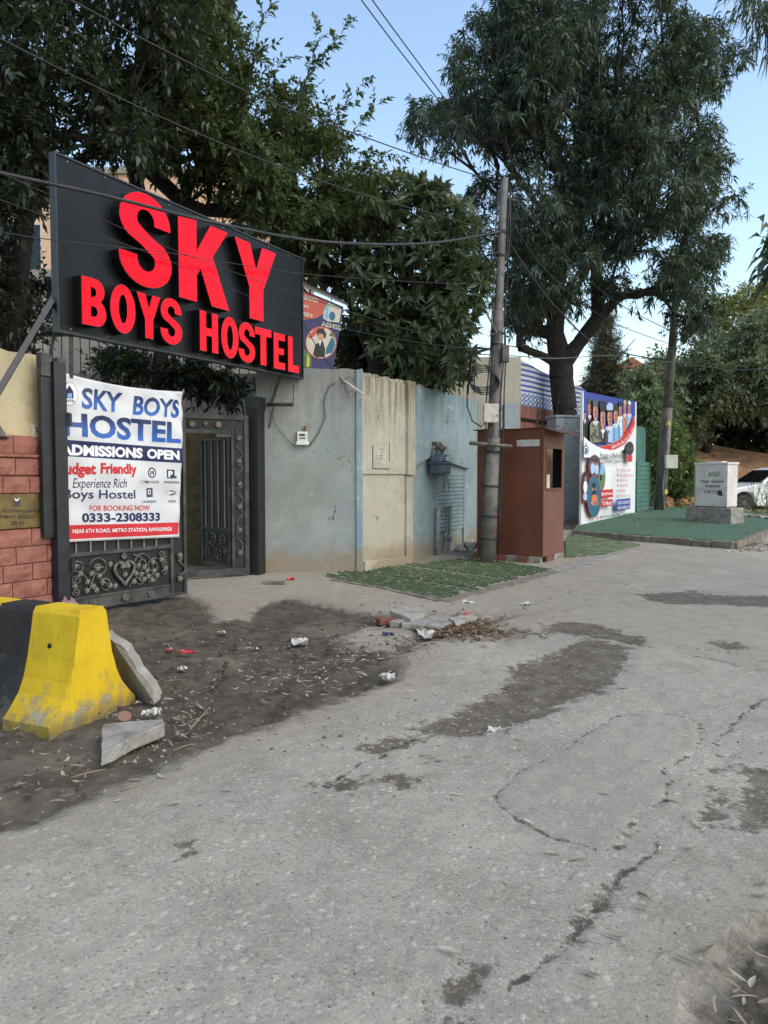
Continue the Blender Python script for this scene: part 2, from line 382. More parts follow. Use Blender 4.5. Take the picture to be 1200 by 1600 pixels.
def ground_material():
    m = bpy.data.materials.new("street_ground"); m.use_nodes = True; t = NT(m); p0 = t.pos(); p = p0
    dv = t.t.nodes.new('ShaderNodeVectorMath'); dv.operation = 'MULTIPLY_ADD'; nz = t.t.nodes.new('ShaderNodeTexNoise'); nz.inputs['Scale'].default_value = 22; t.t.links.new(p0, nz.inputs[0]); t.t.links.new(nz.outputs['Color'], dv.inputs[0]); dv.inputs[1].default_value = (.016, .016, .016); t.t.links.new(p0, dv.inputs[2]); pd = dv.outputs[0]
    fine, mid, big = t.noise(85, 6, p, .7), t.noise(7, 6, p, .65), t.noise(.9, 5, p, .6)
    grit = t.noise(260, 3, p, .6)
    cellc = t.voro(78, pd, out="Color"); cell = t.voro(78, pd); cs = t.sep(cellc)[0]
    cell2 = t.voro(27, pd, out="Color"); c2d = t.voro(27, pd); cs2 = t.sep(cell2)[0]
    # asphalt worn pale, aggregate showing
    asp = t.mix(t.step(big, .3, .7), S(145, 139, 127), S(160, 153, 139))
    asp = t.mix(t.math('MULTIPLY', t.step(t.noise(2.1, 6, p, .65), .46, .66), .6), asp, S(132, 124, 111))
    asp = t.mix(t.math('MULTIPLY', t.step(mid, .42, .75), .7), asp, S(138, 130, 117))
    lane = t.noise(1.3, 4, t.pos((1.0, .28, 1)), .6); asp = t.mix(t.math('MULTIPLY', t.step(lane, .5, .66), .45), asp, S(172, 164, 149))
    peb = t.math('MULTIPLY', t.step(cs, .66, .78), t.step(cell, .62, .40))
    asp = t.mix(t.math('MULTIPLY', peb, .36), asp, S(190, 182, 167))
    drk = t.math('MULTIPLY', t.step(cs, .22, .12), t.step(cell, .62, .42))
    asp = t.mix(t.math('MULTIPLY', drk, .38), asp, S(92, 86, 77))
    peb2 = t.math('MULTIPLY', t.step(cs2, .84, .9), t.step(c2d, .5, .36))
    asp = t.mix(t.math('MULTIPLY', peb2, .42), asp, S(188, 180, 165))
    asp = t.mix(t.math('MULTIPLY', t.step(fine, .45, .75), .38), asp, S(92, 86, 77))
    pat = t.step(t.math('ADD', t.attr("d_patch"), t.math('MULTIPLY', t.math('SUBTRACT', mid, .5), .1)), -.01, .01)
    pcol = t.mix(t.step(mid, .3, .75), S(147, 140, 127), S(135, 127, 116))
    pcol = t.mix(t.math('MULTIPLY', peb, .25), pcol, S(166, 157, 142))
    asp = t.mix(t.math('MULTIPLY', pat, .5), asp, pcol)
    # pale dust / concrete
    dust = t.mix(t.step(mid, .3, .7), S(157, 148, 132), S(136, 128, 113))
    dust = t.mix(t.step(big, .45, .7), dust, S(150, 141, 126))
    dn = t.math('ADD', t.attr("d_pale"), t.math('MULTIPLY', t.math('SUBTRACT', mid, .5), .9))
    col = t.mix(t.math('MULTIPLY', t.step(dn, -.25, .3), .7), asp, dust)
    # dark earth
    dirt = t.mix(t.step(mid, .32, .68), S(66, 59, 50), S(92, 84, 72))
    dirt = t.mix(t.math('MULTIPLY', t.step(big, .5, .68), .7), dirt, S(118, 108, 94))
    dirt = t.mix(t.math('MULTIPLY', t.step(fine, .55, .75), .5), dirt, S(51, 43, 34))
    ddn = t.math('ADD', t.attr("d_dirt"), t.math('MULTIPLY', t.math('SUBTRACT', t.noise(9, 8, p, .75), .5), .55))
    dfac = t.step(ddn, -.10, .12)
    col = t.mix(dfac, col, dirt)
    # dusty soft margin beside the earth
    marg = t.math('MULTIPLY', t.step(ddn, -.5, -.02), t.math('SUBTRACT', 1.0, dfac))
    col = t.mix(t.math('MULTIPLY', marg, .35), col, S(126, 114, 97))
    # cracks filled with dirt
    cw = t.math('ADD', t.attr("d_crack"), t.math('MULTIPLY', t.math('SUBTRACT', t.noise(16, 6, p, .7), .5), .09))
    ck = t.math('MULTIPLY', t.step(cw, .014, -.002), t.step(t.noise(2.6, 4, p), .35, .46))
    col = t.mix(t.math('MULTIPLY', ck, .85), col, S(56, 48, 39))
    # damp, muddy stains
    wn_ = t.math('ADD', t.attr("d_wet"), t.math('MULTIPLY', t.math('SUBTRACT', t.noise(9, 8, p, .76), .5), .75))
    wet = t.step(wn_, -.03, .05)
    wcol = t.mix(t.step(mid, .35, .7), S(72, 64, 54), S(88, 79, 66))
    wcol = t.mix(t.math('MULTIPLY', peb2, .6), wcol, S(148, 140, 123))
    wcol = t.mix(t.math('MULTIPLY', peb, .3), wcol, S(135, 126, 111))
    col = t.mix(t.math('MULTIPLY', t.math('MULTIPLY', wet, t.math('ADD', .62, t.math('MULTIPLY', t.step(t.noise(5, 6, p, .7), .3, .6), .3))), t.math('SUBTRACT', 1.0, dfac)), col, wcol)
    col = t.mix(.22, col, t.mix(grit, (0, 0, 0, 1), (1, 1, 1, 1)), 'OVERLAY')
    t.out(col, t.math('SUBTRACT', .92, t.math('MULTIPLY', wet, .14)))
    t.b.inputs["Specular IOR Level"].default_value = .25
    h = t.math('ADD', t.math('MULTIPLY', fine, .5), t.math('MULTIPLY', t.step(cell, .6, .2), .10))
    h = t.math('ADD', h, t.math('MULTIPLY', mid, .8)); h = t.math('SUBTRACT', h, t.math('MULTIPLY', ck, 1.5))
    h = t.math('ADD', h, t.math('MULTIPLY', t.step(c2d, .5, .2), t.math('MULTIPLY', t.step(cs2, .8, .9), .6)))
    t.bump(h, .012, .6)
    return m
GROUND = ground_material()
make_ground()
EARTH = mat("earth", S(120, 108, 92), S(96, 90, 70), rough=.95, scale=.4, bump=.03, bscale=6, world=True)
def big_ground():
    ys = [-300, -60, 0, 13.5, 30, 60, 150, 600]; xs = [-400, -60, -20, 0, 20, 60, 400]
    V = [(X, Y, gz(Y) - .09) for Y in ys for X in xs]; n = len(xs)
    Fq = [(j * n + i, j * n + i + 1, (j + 1) * n + i + 1, (j + 1) * n + i) for j in range(len(ys) - 1) for i in range(n - 1)]
    struct(np_mesh("ground", V, Fq, EARTH))
big_ground()
def gh(x, y): return float(ground_z(np.array([x]), np.array([y]))[0])

# ================================================================ common materials
CONC = mat("concrete", S(150, 146, 138), S(120, 115, 106), rough=.9, scale=6, bump=.016, bscale=38, wear=S(98, 92, 82), wscale=5, wamt=.58, grain=.32)
CONC_L = mat("pale_concrete", S(158, 152, 141), S(130, 124, 113), rough=.9, scale=7, bump=.016, bscale=38, wear=S(118, 108, 94), wscale=5, wamt=.58, grain=.3)
KERB = mat("kerb_concrete", S(128, 118, 104), S(96, 88, 78), rough=.92, scale=5, bump=.01, bscale=30)
BLACK = mat("black_paint", S(24, 27, 32), S(38, 40, 44), rough=.45, scale=6, bump=.001, wear=S(70, 66, 60), wscale=40, wamt=.72)
BLACK_IRON = mat("dusty_black_iron", S(34, 34, 35), S(78, 75, 70), rough=.6, scale=3, wear=S(120, 115, 106), wscale=45, wamt=.68)
IRON = mat("grey_iron", S(120, 117, 110), S(140, 136, 128), rough=.6, scale=9, metal=.1)
IRON_D = mat("dirty_ornament_iron", S(78, 75, 70), S(112, 107, 99), rough=.65, scale=11, metal=.1)
SHEET = mat("black_sheet", S(19, 19, 20), S(30, 29, 28), rough=.6, scale=4, wear=S(140, 138, 132), wscale=60, wamt=.735)
STEEL = mat("galvanised_steel", S(112, 108, 100), S(84, 80, 74), rough=.7, scale=6, metal=.15, wear=S(165, 160, 150), wscale=5, wamt=.66)
GREYSHEET = mat("weathered_sheet", S(92, 90, 86), S(120, 116, 108), rough=.6, scale=5, metal=.3)
WHITE = mat("white_paint", S(222, 220, 214), S(200, 198, 190), rough=.5, scale=5, wear=S(150, 142, 130), wscale=14, wamt=.68)
CREAMBOX = mat("cream_plastic", S(205, 198, 182), S(180, 174, 160), rough=.5, scale=9)
GLASS = mat("dark_glass", S(14, 16, 20), S(22, 25, 30), rough=.12, scale=2, grain=0)
DARK = mat("dark_inside", S(20, 18, 16), S(30, 27, 24), rough=.9)
RUBBER = mat("rubber", S(24, 24, 25), S(40, 39, 38), rough=.8)
CABLE = mat("cable_black", S(30, 31, 33), S(48, 48, 50), rough=.6)
CABLE_G = mat("cable_grey", S(96, 98, 100), S(70, 72, 74), rough=.6)
PAPER = mat("paper", S(190, 186, 176), S(160, 156, 146), rough=.8, grain=.05)
BARK = mat("bark", S(38, 34, 30), S(58, 52, 46), rough=.95, scale=8, bump=.03, bscale=14)
WOOD = mat("wood", S(120, 82, 52), S(88, 60, 40), rough=.8, scale=12, bump=.004)
BRICK = mat("brick", S(122, 76, 58), S(100, 64, 52), rough=.9, scale=9, bump=.008, wear=S(150, 140, 125), wscale=12, wamt=.6)
INK_NAVY = ink("ink_navy", S(22, 26, 78)); INK_RED = ink("ink_red", S(196, 32, 42)); INK_WHITE = ink("ink_white", S(228, 228, 230))
INK_BLACK = ink("ink_black", S(28, 27, 30)); INK_GREY = ink("ink_grey", S(60, 62, 66))

# ================================================================ BOUNDARY WALL
def wall_mat(name, col, col2, streak_col, top=3.25, streak=.8, mud=S(140, 122, 98), patch=None):
    m = bpy.data.materials.new(name); m.use_nodes = True; t = NT(m); p = t.pos(); z = t.sep(p)[2]
    c = t.mix(t.step(t.noise(1.4, 6, p, .65), .34, .68), col, col2)
    c = t.mix(t.math('MULTIPLY', t.step(t.noise(5, 7, p, .72), .46, .68), .55), c, tuple(x * .72 for x in col[:3]) + (1,))
    if patch: c = t.mix(t.math('MULTIPLY', t.step(t.noise(.8, 5, p, .6), .5, .62), .8), c, patch)
    sv = t.pos((7.5, 7.5, .45)); sn = t.noise(1.7, 7, sv, .72)
    run = t.math('MULTIPLY', t.step(t.math('ADD', sn, t.math('MULTIPLY', t.math('SUBTRACT', z, top), .17)), .34, .60), streak)
    c = t.mix(run, c, streak_col)
    mf = t.math('SUBTRACT', t.math('ADD', .42, t.math('MULTIPLY', t.math('SUBTRACT', t.noise(3.2, 6, p, .7), .5), .9)), z)
    c = t.mix(t.math('MULTIPLY', t.step(mf, -.12, .28), .75), c, mud)
    pe = t.step(t.noise(2.6, 8, p, .78), .585, .61); c = t.mix(t.math('MULTIPLY', pe, .55), c, tuple(min(1, x * 1.25 + .03) for x in col2[:3]) + (1,))
    pe2 = t.step(t.noise(3.1, 8, t.pos((1, 1, 1.7)), .8), .63, .645); c = t.mix(t.math('MULTIPLY', pe2, .7), c, S(128, 124, 114))
    nw = t.noise(3, 4, p); vc = t.t.nodes.new("ShaderNodeTexVoronoi"); vc.feature = 'DISTANCE_TO_EDGE'; vc.inputs["Scale"].default_value = .9
    wv = t.t.nodes.new("ShaderNodeVectorMath"); wv.operation = 'MULTIPLY_ADD'; nzz = t.t.nodes.new("ShaderNodeTexNoise"); nzz.inputs["Scale"].default_value = 3.5; nzz.inputs["Detail"].default_value = 6; t.t.links.new(p, nzz.inputs[0]); t.t.links.new(nzz.outputs["Color"], wv.inputs[0]); wv.inputs[1].default_value = (.5, .5, .5); t.t.links.new(p, wv.inputs[2]); t.t.links.new(wv.outputs[0], vc.inputs[0])
    crk = t.math('MULTIPLY', t.step(vc.outputs["Distance"], .009, .002), t.step(nw, .57, .62)); c = t.mix(t.math('MULTIPLY', crk, .75), c, S(62, 58, 52))
    chip = t.math('MULTIPLY', t.step(t.noise(15, 6, p, .75), .66, .7), t.step(z, 1.0, .3))
    c = t.mix(chip, c, S(98, 96, 92))
    c = t.mix(.18, c, t.mix(t.noise(150, 3, p), (0, 0, 0, 1), (1, 1, 1, 1)), 'OVERLAY')
    t.out(c, .88); t.b.inputs["Specular IOR Level"].default_value = .2
    t.bump(t.math('ADD', t.noise(38, 6, p, .7), t.math('MULTIPLY', t.noise(4, 4, p), .8)), .018, .6)
    return m
W_GREY = wall_mat("grey_blue_plaster", S(150, 153, 147), S(136, 138, 131), S(110, 110, 102), streak=.45, patch=S(138, 148, 150))
W_CREAM = wall_mat("cream_plaster", S(178, 174, 156), S(162, 158, 140), S(112, 102, 80), streak=.95, patch=S(170, 165, 146))
W_BLUE = wall_mat("blue_plaster", S(136, 154, 158), S(146, 158, 158), S(100, 116, 122), streak=.85, patch=S(122, 142, 150))
W_RET = wall_mat("brown_return_plaster", S(120, 112, 100), S(98, 92, 84), S(80, 76, 70))

base = WALL[0].copy()
bw = thing("boundary_wall", "weathered plaster wall in grey, cream and blue paint right of the gate", "wall", base)
def fr(pl, b): return Matrix.Translation(pl.A - b) @ Matrix.Rotation(pl.rot, 4, 'Z')
P1, P2, P3 = Plane(WALL[0], WALL[1]), Plane(WALL[1], WALL[2]), Plane(WALL[2], WALL[3])
def top_poly(u0, u1, z0, z1, zt, n=14, amp=.018, seed=0):
    R = random.Random(seed)
    return [(u0, z0), (u1, z0)] + [(u1 + (u0 - u1) * i / n, z1 + (zt - z1) * (1 - i / n) + R.uniform(-amp, amp)) for i in range(n + 1)]
MB().prism(top_poly(-.15, P1.L - .10, -.1, 3.27, 3.29, seed=1), 0, .24, fr(P1, base)).build("wall_panel", W_GREY, bw)
MB().prism(top_poly(P1.L - .10, P1.L + .02, -.1, 3.30, 3.28, 3, seed=2), -.03, .26, fr(P1, base)).build("corner_pilaster", W_BLUE, bw, bevel=.02)
u_p, _ = P2.uv(633, 700)
MB().prism(top_poly(.015, P2.L, -.1, 3.25, 3.27, seed=3), 0.02, .26, fr(P2, base)).build("wall_panel", W_CREAM, bw)
MB().prism([(.02, 1.60), (P2.L - .05, 1.60), (P2.L - .05, 3.20), (.02, 3.20)], -.012, .02, fr(P2, base)).build("upper_plaster", W_CREAM, bw)
MB().prism([(u_p, 1.58), (P2.L + .03, 1.58), (P2.L + .03, 3.26), (u_p, 3.26)], -.075, .03, fr(P2, base)).build("pilaster", W_CREAM, bw, bevel=.012)
MB().prism([(u_p + .02, -.1), (P2.L + .02, -.1), (P2.L + .02, 1.57), (u_p + .02, 1.57)], -.028, .03, fr(P2, base)).build("lower_pilaster", W_CREAM, bw, bevel=.012)
MB().prism([(.03, -.1), (u_p + .01, -.1), (u_p + .01, .12), (.03, .16)], -.05, .02, fr(P2, base)).build("plinth", W_CREAM, bw, bevel=.02)
# blue panel: proud upper field with a gabled lower edge over a slatted field
MB().prism(top_poly(.03, P3.L, -.1, 3.24, 3.23, seed=4), 0.03, .27, fr(P3, base)).build("wall_panel", W_BLUE, bw)
g = [P3.uv(x / 3.333 + 540, y / 3.334 + 560) for x, y in ((352, 560), (440, 510), (520, 540), (635, 578))]
ue = g[3][0]
MB().prism([(.05, g[0][1]), g[0], g[1], g[2], g[3], (ue, 3.21), (.05, 3.21)], -.055, .03, fr(P3, base)).build("upper_plaster", W_BLUE, bw, bevel=.01)
us0, us1 = P3.uv(680, 800)[0], P3.uv(724, 800)[0]
for i in range(15):
    z = .46 + i * .079
    MB().box((us0, -.002 - .003 * (i % 2), z + .006), (us1, .03, z + .074), fr(P3, base)).build("slat", W_BLUE, bw)
MB().box((us1 + .01, -.008, -.1), (us1 + .12, .03, 1.58), fr(P3, base)).build("corner_return", W_BLUE, bw)
# hairline line of the horizontal joint on the cream panel is the step of upper_plaster

# ================================================================ SKY BOYS HOSTEL SIGN
_a, _b = at(89, 512, 8.0), at(470, 592, 11.8)
SG = Plane(_a, _b); Z0, Z1 = (_a.z + _b.z) / 2, at(89, 241, 8.0).z
BOARD = mat("sign_black_board", S(14, 16, 19), S(22, 25, 29), rough=.36, scale=1.4, grain=.06, spec=.22)
LET_SIDE = mat("letter_black_side", S(12, 12, 14), S(18, 18, 20), rough=.35, grain=.03)
def acrylic():
    m = bpy.data.materials.new("letter_red_acrylic"); m.use_nodes = True; t = NT(m); v = t.coord("Object")
    n1 = t.step(t.noise(1.8, 4, v, .55), .3, .7); n2 = t.step(t.noise(3.5, 6, t.coord("Object", (5, 5, 1.2)), .7), .55, .8)
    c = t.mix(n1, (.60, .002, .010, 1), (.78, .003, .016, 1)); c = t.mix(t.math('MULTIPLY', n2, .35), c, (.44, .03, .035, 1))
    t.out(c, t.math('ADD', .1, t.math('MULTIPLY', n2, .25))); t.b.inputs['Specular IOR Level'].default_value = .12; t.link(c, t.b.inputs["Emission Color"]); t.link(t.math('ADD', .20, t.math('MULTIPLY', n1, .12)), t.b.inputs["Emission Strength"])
    t.bump(t.noise(5, 2, v), .006, .25); return m
RED = acrylic()
sg = thing("hostel_sign", "large black hostel sign with raised red letters above the iron gate", "sign", (SG.A.x, SG.A.y, Z0), SG.rot)
H = Z1 - Z0
MB().box((0, -.03, 0), (SG.L, .03, H)).build("board", BOARD, sg)
fm = MB().box((0, -.045, -.03), (SG.L, .05, .0)).box((0, -.045, H), (SG.L, .05, H + .02)).box((-.02, -.045, -.03), (0, .05, H + .02)).box((SG.L, -.045, -.03), (SG.L + .02, .05, H + .02))
fm.build("edge_frame", BLACK, sg)
for i in range(1, 4): MB().box((SG.L * i / 4 - .003, -.033, .01), (SG.L * i / 4 + .003, -.03, H - .01)).build("panel_joint", LET_SIDE, sg)
bolt = None
for i in range(9):
    for zz in (.03, H - .03):
        mb = MB().disc((SG.L * (i + .3) / 9, zz), .008, -.036, -.03, 8)
        mb.build("bolt", IRON, sg)
zc = lambda x, y: (x / 2.4, y / 2.4 + 200)
LET = [("S", 443, 643, (520, 235), (560, 602)), ("K", 668, 858, (675, 318), (680, 637)), ("Y", 880, 1035, (885, 408), (965, 722)),
       ("B", 305, 398, (310, 552), (310, 735)), ("O", 412, 508, (455, 585), (462, 772)), ("Y", 512, 603, (515, 612), (565, 792)), ("S", 600, 683, (650, 640), (650, 815)),
       ("H", 748, 818, (752, 682), (755, 835)), ("O", 828, 895, (862, 708), (862, 865)), ("S", 893, 957, (925, 728), (930, 882)), ("T", 955, 1018, (965, 745), (995, 892)),
       ("E", 1025, 1069, (1030, 765), (1032, 902)), ("L", 1079, 1121, (1080, 778), (1085, 914))]
def glyph(ch):
    """heavy condensed capitals in a unit box: list of outer/inner loops"""
    def arc(cx, cz, rx, rz, a0, a1, n=10): return [(cx + rx * math.cos(math.radians(a0 + (a1 - a0) * i / n)), cz + rz * math.sin(math.radians(a0 + (a1 - a0) * i / n))) for i in range(n + 1)]
    if ch == 'H': return [[(0, 0), (.34, 0), (.34, .40), (.66, .40), (.66, 0), (1, 0), (1, 1), (.66, 1), (.66, .60), (.34, .60), (.34, 1), (0, 1)]]
    if ch == 'T': return [[(.32, 0), (.68, 0), (.68, .80), (1, .80), (1, 1), (0, 1), (0, .80), (.32, .80)]]
    if ch == 'L': return [[(0, 0), (1, 0), (1, .20), (.42, .20), (.42, 1), (0, 1)]]
    if ch == 'E': return [[(0, 0), (1, 0), (1, .19), (.40, .19), (.40, .41), (.90, .41), (.90, .59), (.40, .59), (.40, .81), (.98, .81), (.98, 1), (0, 1)]]
    if ch == 'K': return [[(0, 0), (.34, 0), (.34, .33), (.42, .42), (.63, 0), (1, 0), (.66, .62), (.98, 1), (.62, 1), (.34, .62), (.34, 1), (0, 1)]]
    if ch == 'Y': return [[(.33, 0), (.67, 0), (.67, .42), (1, 1), (.65, 1), (.50, .68), (.35, 1), (0, 1), (.33, .42)]]
    if ch == 'O': return [arc(.5, .5, .5, .5, 0, 360, 30)[:-1], arc(.5, .5, .17, .30, 0, 360, 20)[:-1]]
    if ch == 'B':
        o = [(0, 0), (.55, 0)] + arc(.60, .28, .40, .28, -90, 70, 9) + arc(.56, .75, .38, .25, -55, 90, 9) + [(0, 1)]
        return [o, [(.36, .19)] + arc(.48, .30, .16, .11, -90, 90, 6) + [(.36, .41)], [(.36, .60)] + arc(.46, .71, .14, .10, -90, 90, 6) + [(.36, .81)]]
    if ch == 'S':
        o = [(.98, .68), (.98, .70)] + arc(.5, .70, .48, .30, 0, 180, 14) + arc(.5, .70, .48, .26, 185, 225, 4) + [(.42, .44), (.60, .36)] + arc(.5, .285, .17, .115, 30, -180, 12)
        o += [(.33, .32), (0, .32), (0, .29)] + arc(.5, .29, .5, .29, 180, 360, 14) + arc(.5, .29, .5, .27, 5, 48, 4) + [(.62, .55), (.42, .63)] + arc(.5, .715, .165, .115, 205, 0, 12) + [(.665, .68)]
        return [o]
def glyph_mesh(ch, box, y0, y1):
    bm = bmesh.new(); u0, v0, u1, v1 = box; edges = []
    for lp in glyph(ch):
        vs = [bm.verts.new((u0 + x * (u1 - u0), y0, v0 + z * (v1 - v0))) for x, z in lp]
        for i in range(len(vs)):
            e = bm.edges.new((vs[i], vs[(i + 1) % len(vs)])); edges.append(e)
    bmesh.ops.triangle_fill(bm, use_beauty=True, use_dissolve=False, edges=edges, normal=(0, -1, 0))
    if y1 is not None:
        r = bmesh.ops.extrude_face_region(bm, geom=bm.faces[:])
        for v in r['geom']:
            if isinstance(v, bmesh.types.BMVert): v.co.y = y1
    bmesh.ops.recalc_face_normals(bm, faces=bm.faces)
    if y1 is None:
        for f in bm.faces:
            if f.normal.y > 0: f.normal_flip()
    me = bpy.data.meshes.new("letter"); bm.to_mesh(me); bm.free(); return me
DEP = .135
for ch, xl, xr, tp, bt in LET:
    ym = (tp[1] + bt[1]) / 2
    u0 = SG.uv(*zc(xl, ym), .03 + DEP)[0]; u1 = SG.uv(*zc(xr, ym), .03 + DEP)[0]
    v1 = SG.uv(*zc(*tp), .03 + DEP)[1] - Z0; v0 = SG.uv(*zc(*bt), .03 + DEP)[1] - Z0
    me = glyph_mesh(ch, (u0, v0, u1, v1), -.03, -.03 - DEP); me.materials.append(LET_SIDE)
    lo = bpy.data.objects.new("letter", me); COL.objects.link(lo); lo.parent = sg; lo["label"] = "raised red letter " + ch + " with black sides"
    w = .006
    mf = glyph_mesh(ch, (u0 + w, v0 + w, u1 - w, v1 - w), -.034 - DEP, None); mf.materials.append(RED)
    lf = bpy.data.objects.new("letter_face", mf); COL.objects.link(lf); lf.parent = lo
# back frame, strut and carrying bars
for i in range(5): MB().box((SG.L * i / 4 - .02 + (.03 if i == 0 else -.03 if i == 4 else 0), .03, 0), (SG.L * i / 4 + .02 + (.03 if i == 0 else -.03 if i == 4 else 0), .07, H)).build("back_stud", BLACK, sg)
def loc(p): return sg.matrix_world.inverted() @ p
bpy.context.view_layer.update()
sgi = Matrix.Translation((SG.A.x, SG.A.y, Z0)) @ Matrix.Rotation(SG.rot, 4, 'Z'); sgi = sgi.inverted()
MB().tube([sgi @ at(86, 462, 8.05), sgi @ at(-10, 625, 7.2)], .04, 4).build("strut", BLACK, sg)
MB().tube([sgi @ at(90, 500, 8.1), sgi @ at(74, 572, 8.1)], .02, 4).build("tie_bar", BLACK, sg)
MB().tube([sgi @ at(111, 500, 8.16), sgi @ at(111, 590, 8.16)], .03, 4).build("post_stub", BLACK_IRON, sg)
MB().tube([sgi @ at(66, 520, 8.12), sgi @ at(118, 515, 8.16)], .022, 4).build("cross_bar", BLACK, sg)
# right carrying bracket against the wall
br = MB()
q = [at(418, 632, 11.72), at(458, 632, 11.55), at(459, 590, 11.55), at(416, 585, 11.72)]
br.tube([sgi @ q[0], sgi @ q[1]], .028, 4); br.tube([sgi @ q[1], sgi @ q[2]], .012, 4); br.tube([sgi @ at(424, 630, 11.7), sgi @ at(438, 588, 11.6)], .03, 4)
br.tube([sgi @ at(421, 668, 11.74), sgi @ at(428, 632, 11.7)], .015, 4); br.build("wall_bracket", BLACK_IRON, sg)

# ================================================================ GATE POSTS
gp = thing("gate_post", "tall black steel gate post on the left beside the red stone pillar", "post", (GATE_A.x + .03, GATE_A.y - .10, 0), SG.rot, "black gate posts")
MB().box((-.075, -.07, -.1), (.075, .07, 2.78)).build("post_shaft", BLACK, gp, bevel=.008)
MB().box((-.20, -.03, 2.62), (-.09, .05, 2.86)).box((-.02, -.05, 2.78), (.10, .05, 2.83)).build("post_head", BLACK_IRON, gp)
MB().box((-.20, -.02, .9), (-.078, .04, 2.61)).build("side_plate", BLACK, gp)
for z in (.5, 2.1): MB().tube([(.09, -.09, z), (.09, -.09, z + .14)], .022, 8).build("hinge", BLACK, gp)
gp2 = thing("gate_post", "speckled dark steel gate post right of the wicket door, against the grey wall", "post", POST_R, SG.rot + .25, "black gate posts")
MB().box((-.115, -.10, -.1), (.135, .10, 2.72)).build("post_shaft", SHEET, gp2, bevel=.008)
MB().box((-.125, -.11, 2.60), (.145, .11, 2.79)).build("post_head", BLACK, gp2)

# ================================================================ GATE LEAVES
def spiral(cx, cz, r, turns=1.6, a0=0, hand=1, n=26, y=-.03):
    return [(cx + r * (1 - .82 * i / n) * math.cos(a0 + hand * turns * 2 * math.pi * i / n), y, cz + r * (1 - .82 * i / n) * math.sin(a0 + hand * turns * 2 * math.pi * i / n)) for i in range(n + 1)]
def flower_mb(r=.035, k=6):
    mb = MB()
    for i in range(k):
        a = 2 * math.pi * i / k
        M = Matrix.Rotation(-a, 4, 'Y')
        mb.add([(0, -.008, -.006), (r * .5, -.02, -r * .24), (r, -.012, -r * .13), (r, -.012, r * .13), (r * .5, -.02, r * .24), (0, -.008, .006), (0, 0, 0)],
               [(0, 1, 2, 3, 4, 5), (6, 1, 0), (6, 2, 1), (6, 3, 2), (6, 4, 3), (6, 5, 4)], M)
    mb.disc((0, 0), r * .22, -.028, 0, 8); return mb
def scroll(parent, pts, r=.0085, m=None): return MB().tube(pts, r, 5).build("scroll", m or IRON_D, parent, smooth=True)
LL = Plane(GATE_A, LEAF_B)
g1 = thing("gate_leaf", "closed black iron gate leaf with scrollwork, hung with the white banner", "gate", (LL.A.x, LL.A.y, .03), LL.rot, "black iron gate leaves")
GL, GH = LL.L, 2.50
fm = MB().box((.0, -.025, 0), (.06, .025, GH)).box((GL - .26, -.025, 0), (GL - .21, .025, GH)).box((GL - .045, -.025, 0), (GL, .025, GH))
fm.box((.06, -.025, 0), (GL - .26, .025, .035)).box((.06, -.025, .135), (GL - .26, .025, .16)).box((.06, -.028, .62), (GL - .26, .022, .665)).box((.06, -.025, GH - .06), (GL - .26, .025, GH))
fm.box((GL - .21, -.025, 0), (GL - .045, .025, .035)).box((GL - .21, -.025, GH - .06), (GL - .045, .025, GH)).build("leaf_frame", BLACK_IRON, g1, bevel=.004)
MB().box((.06, .002, .03), (GL - .03, .012, GH - .05)).build("back_sheet", SHEET, g1)
MB().box((.06, -.012, .03), (GL - .26, .0, .14)).build("foot_band", BLACK_IRON, g1)
for i in range(7):
    u = .17 + i * (GL - .46) / 7
    MB().tube([(u, -.012, .66), (u, -.012, GH - .06)], .011, 6).build("bar", IRON, g1)
pw = GL - .36; zb, zt = .17, .61; cx = .06 + pw * .53
heart = [(cx + .125 * math.sin(t) ** 3 * 1.1, -.03, .39 + .16 * (0.8125 * math.cos(t) - .3125 * math.cos(2 * t) - .125 * math.cos(3 * t) - .0625 * math.cos(4 * t))) for t in [2 * math.pi * i / 28 for i in range(29)]]
MB().tube(heart, .020, 6).build("heart_scroll", IRON_D, g1, smooth=True)
MB().disc((cx, .575), .035, -.03, -.005, 8).box((cx - .012, -.03, .58), (cx + .012, -.006, .62)).build("finial", IRON_D, g1)
for (a, b, r, a0, h) in ((.18, .50, .075, 2.2, -1), (.16, .36, .06, 3.6, -1), (.15, .23, .05, 3.0, 1), (.44, .47, .13, 2.9, -1), (.52, .26, .085, 2.4, -1), (cx + .24, .47, .13, .2, 1), (cx + .22, .27, .085, .8, 1),
                         (cx + .42, .42, .10, 1.0, 1), (cx + .40, .26, .07, 4.0, -1), (GL - .40, .53, .06, 2.6, -1), (GL - .36, .43, .05, 1.2, 1), (GL - .37, .33, .05, 2.0, -1), (GL - .125, .50, .055, 4.2, 1), (GL - .125, .22, .06, 1.9, -1)):
    scroll(g1, spiral(a, b, r, 1.5, a0, h))
scroll(g1, [(GL - .09 + .05 * math.sin(i * .5), -.03, .26 + i * .022) for i in range(12)])
scroll(g1, [(.10 + i * .02, -.03, .30 + .12 * math.sin(i * .28)) for i in range(12)]); scroll(g1, [(.30 + i * .016, -.03, .20 + .28 * math.sin(i * .14) ** 1) for i in range(14)])
scroll(g1, [(cx + .06 + i * .02, -.03, .20 + .1 * math.sin(i * .3)) for i in range(11)]); scroll(g1, [(cx + .12 + i * .022, -.03, .58 - .2 * (i / 11) ** 2) for i in range(12)])
FL = mat("ornament_flower", S(118, 113, 104), S(142, 136, 126), rough=.7, scale=20)
f0 = None
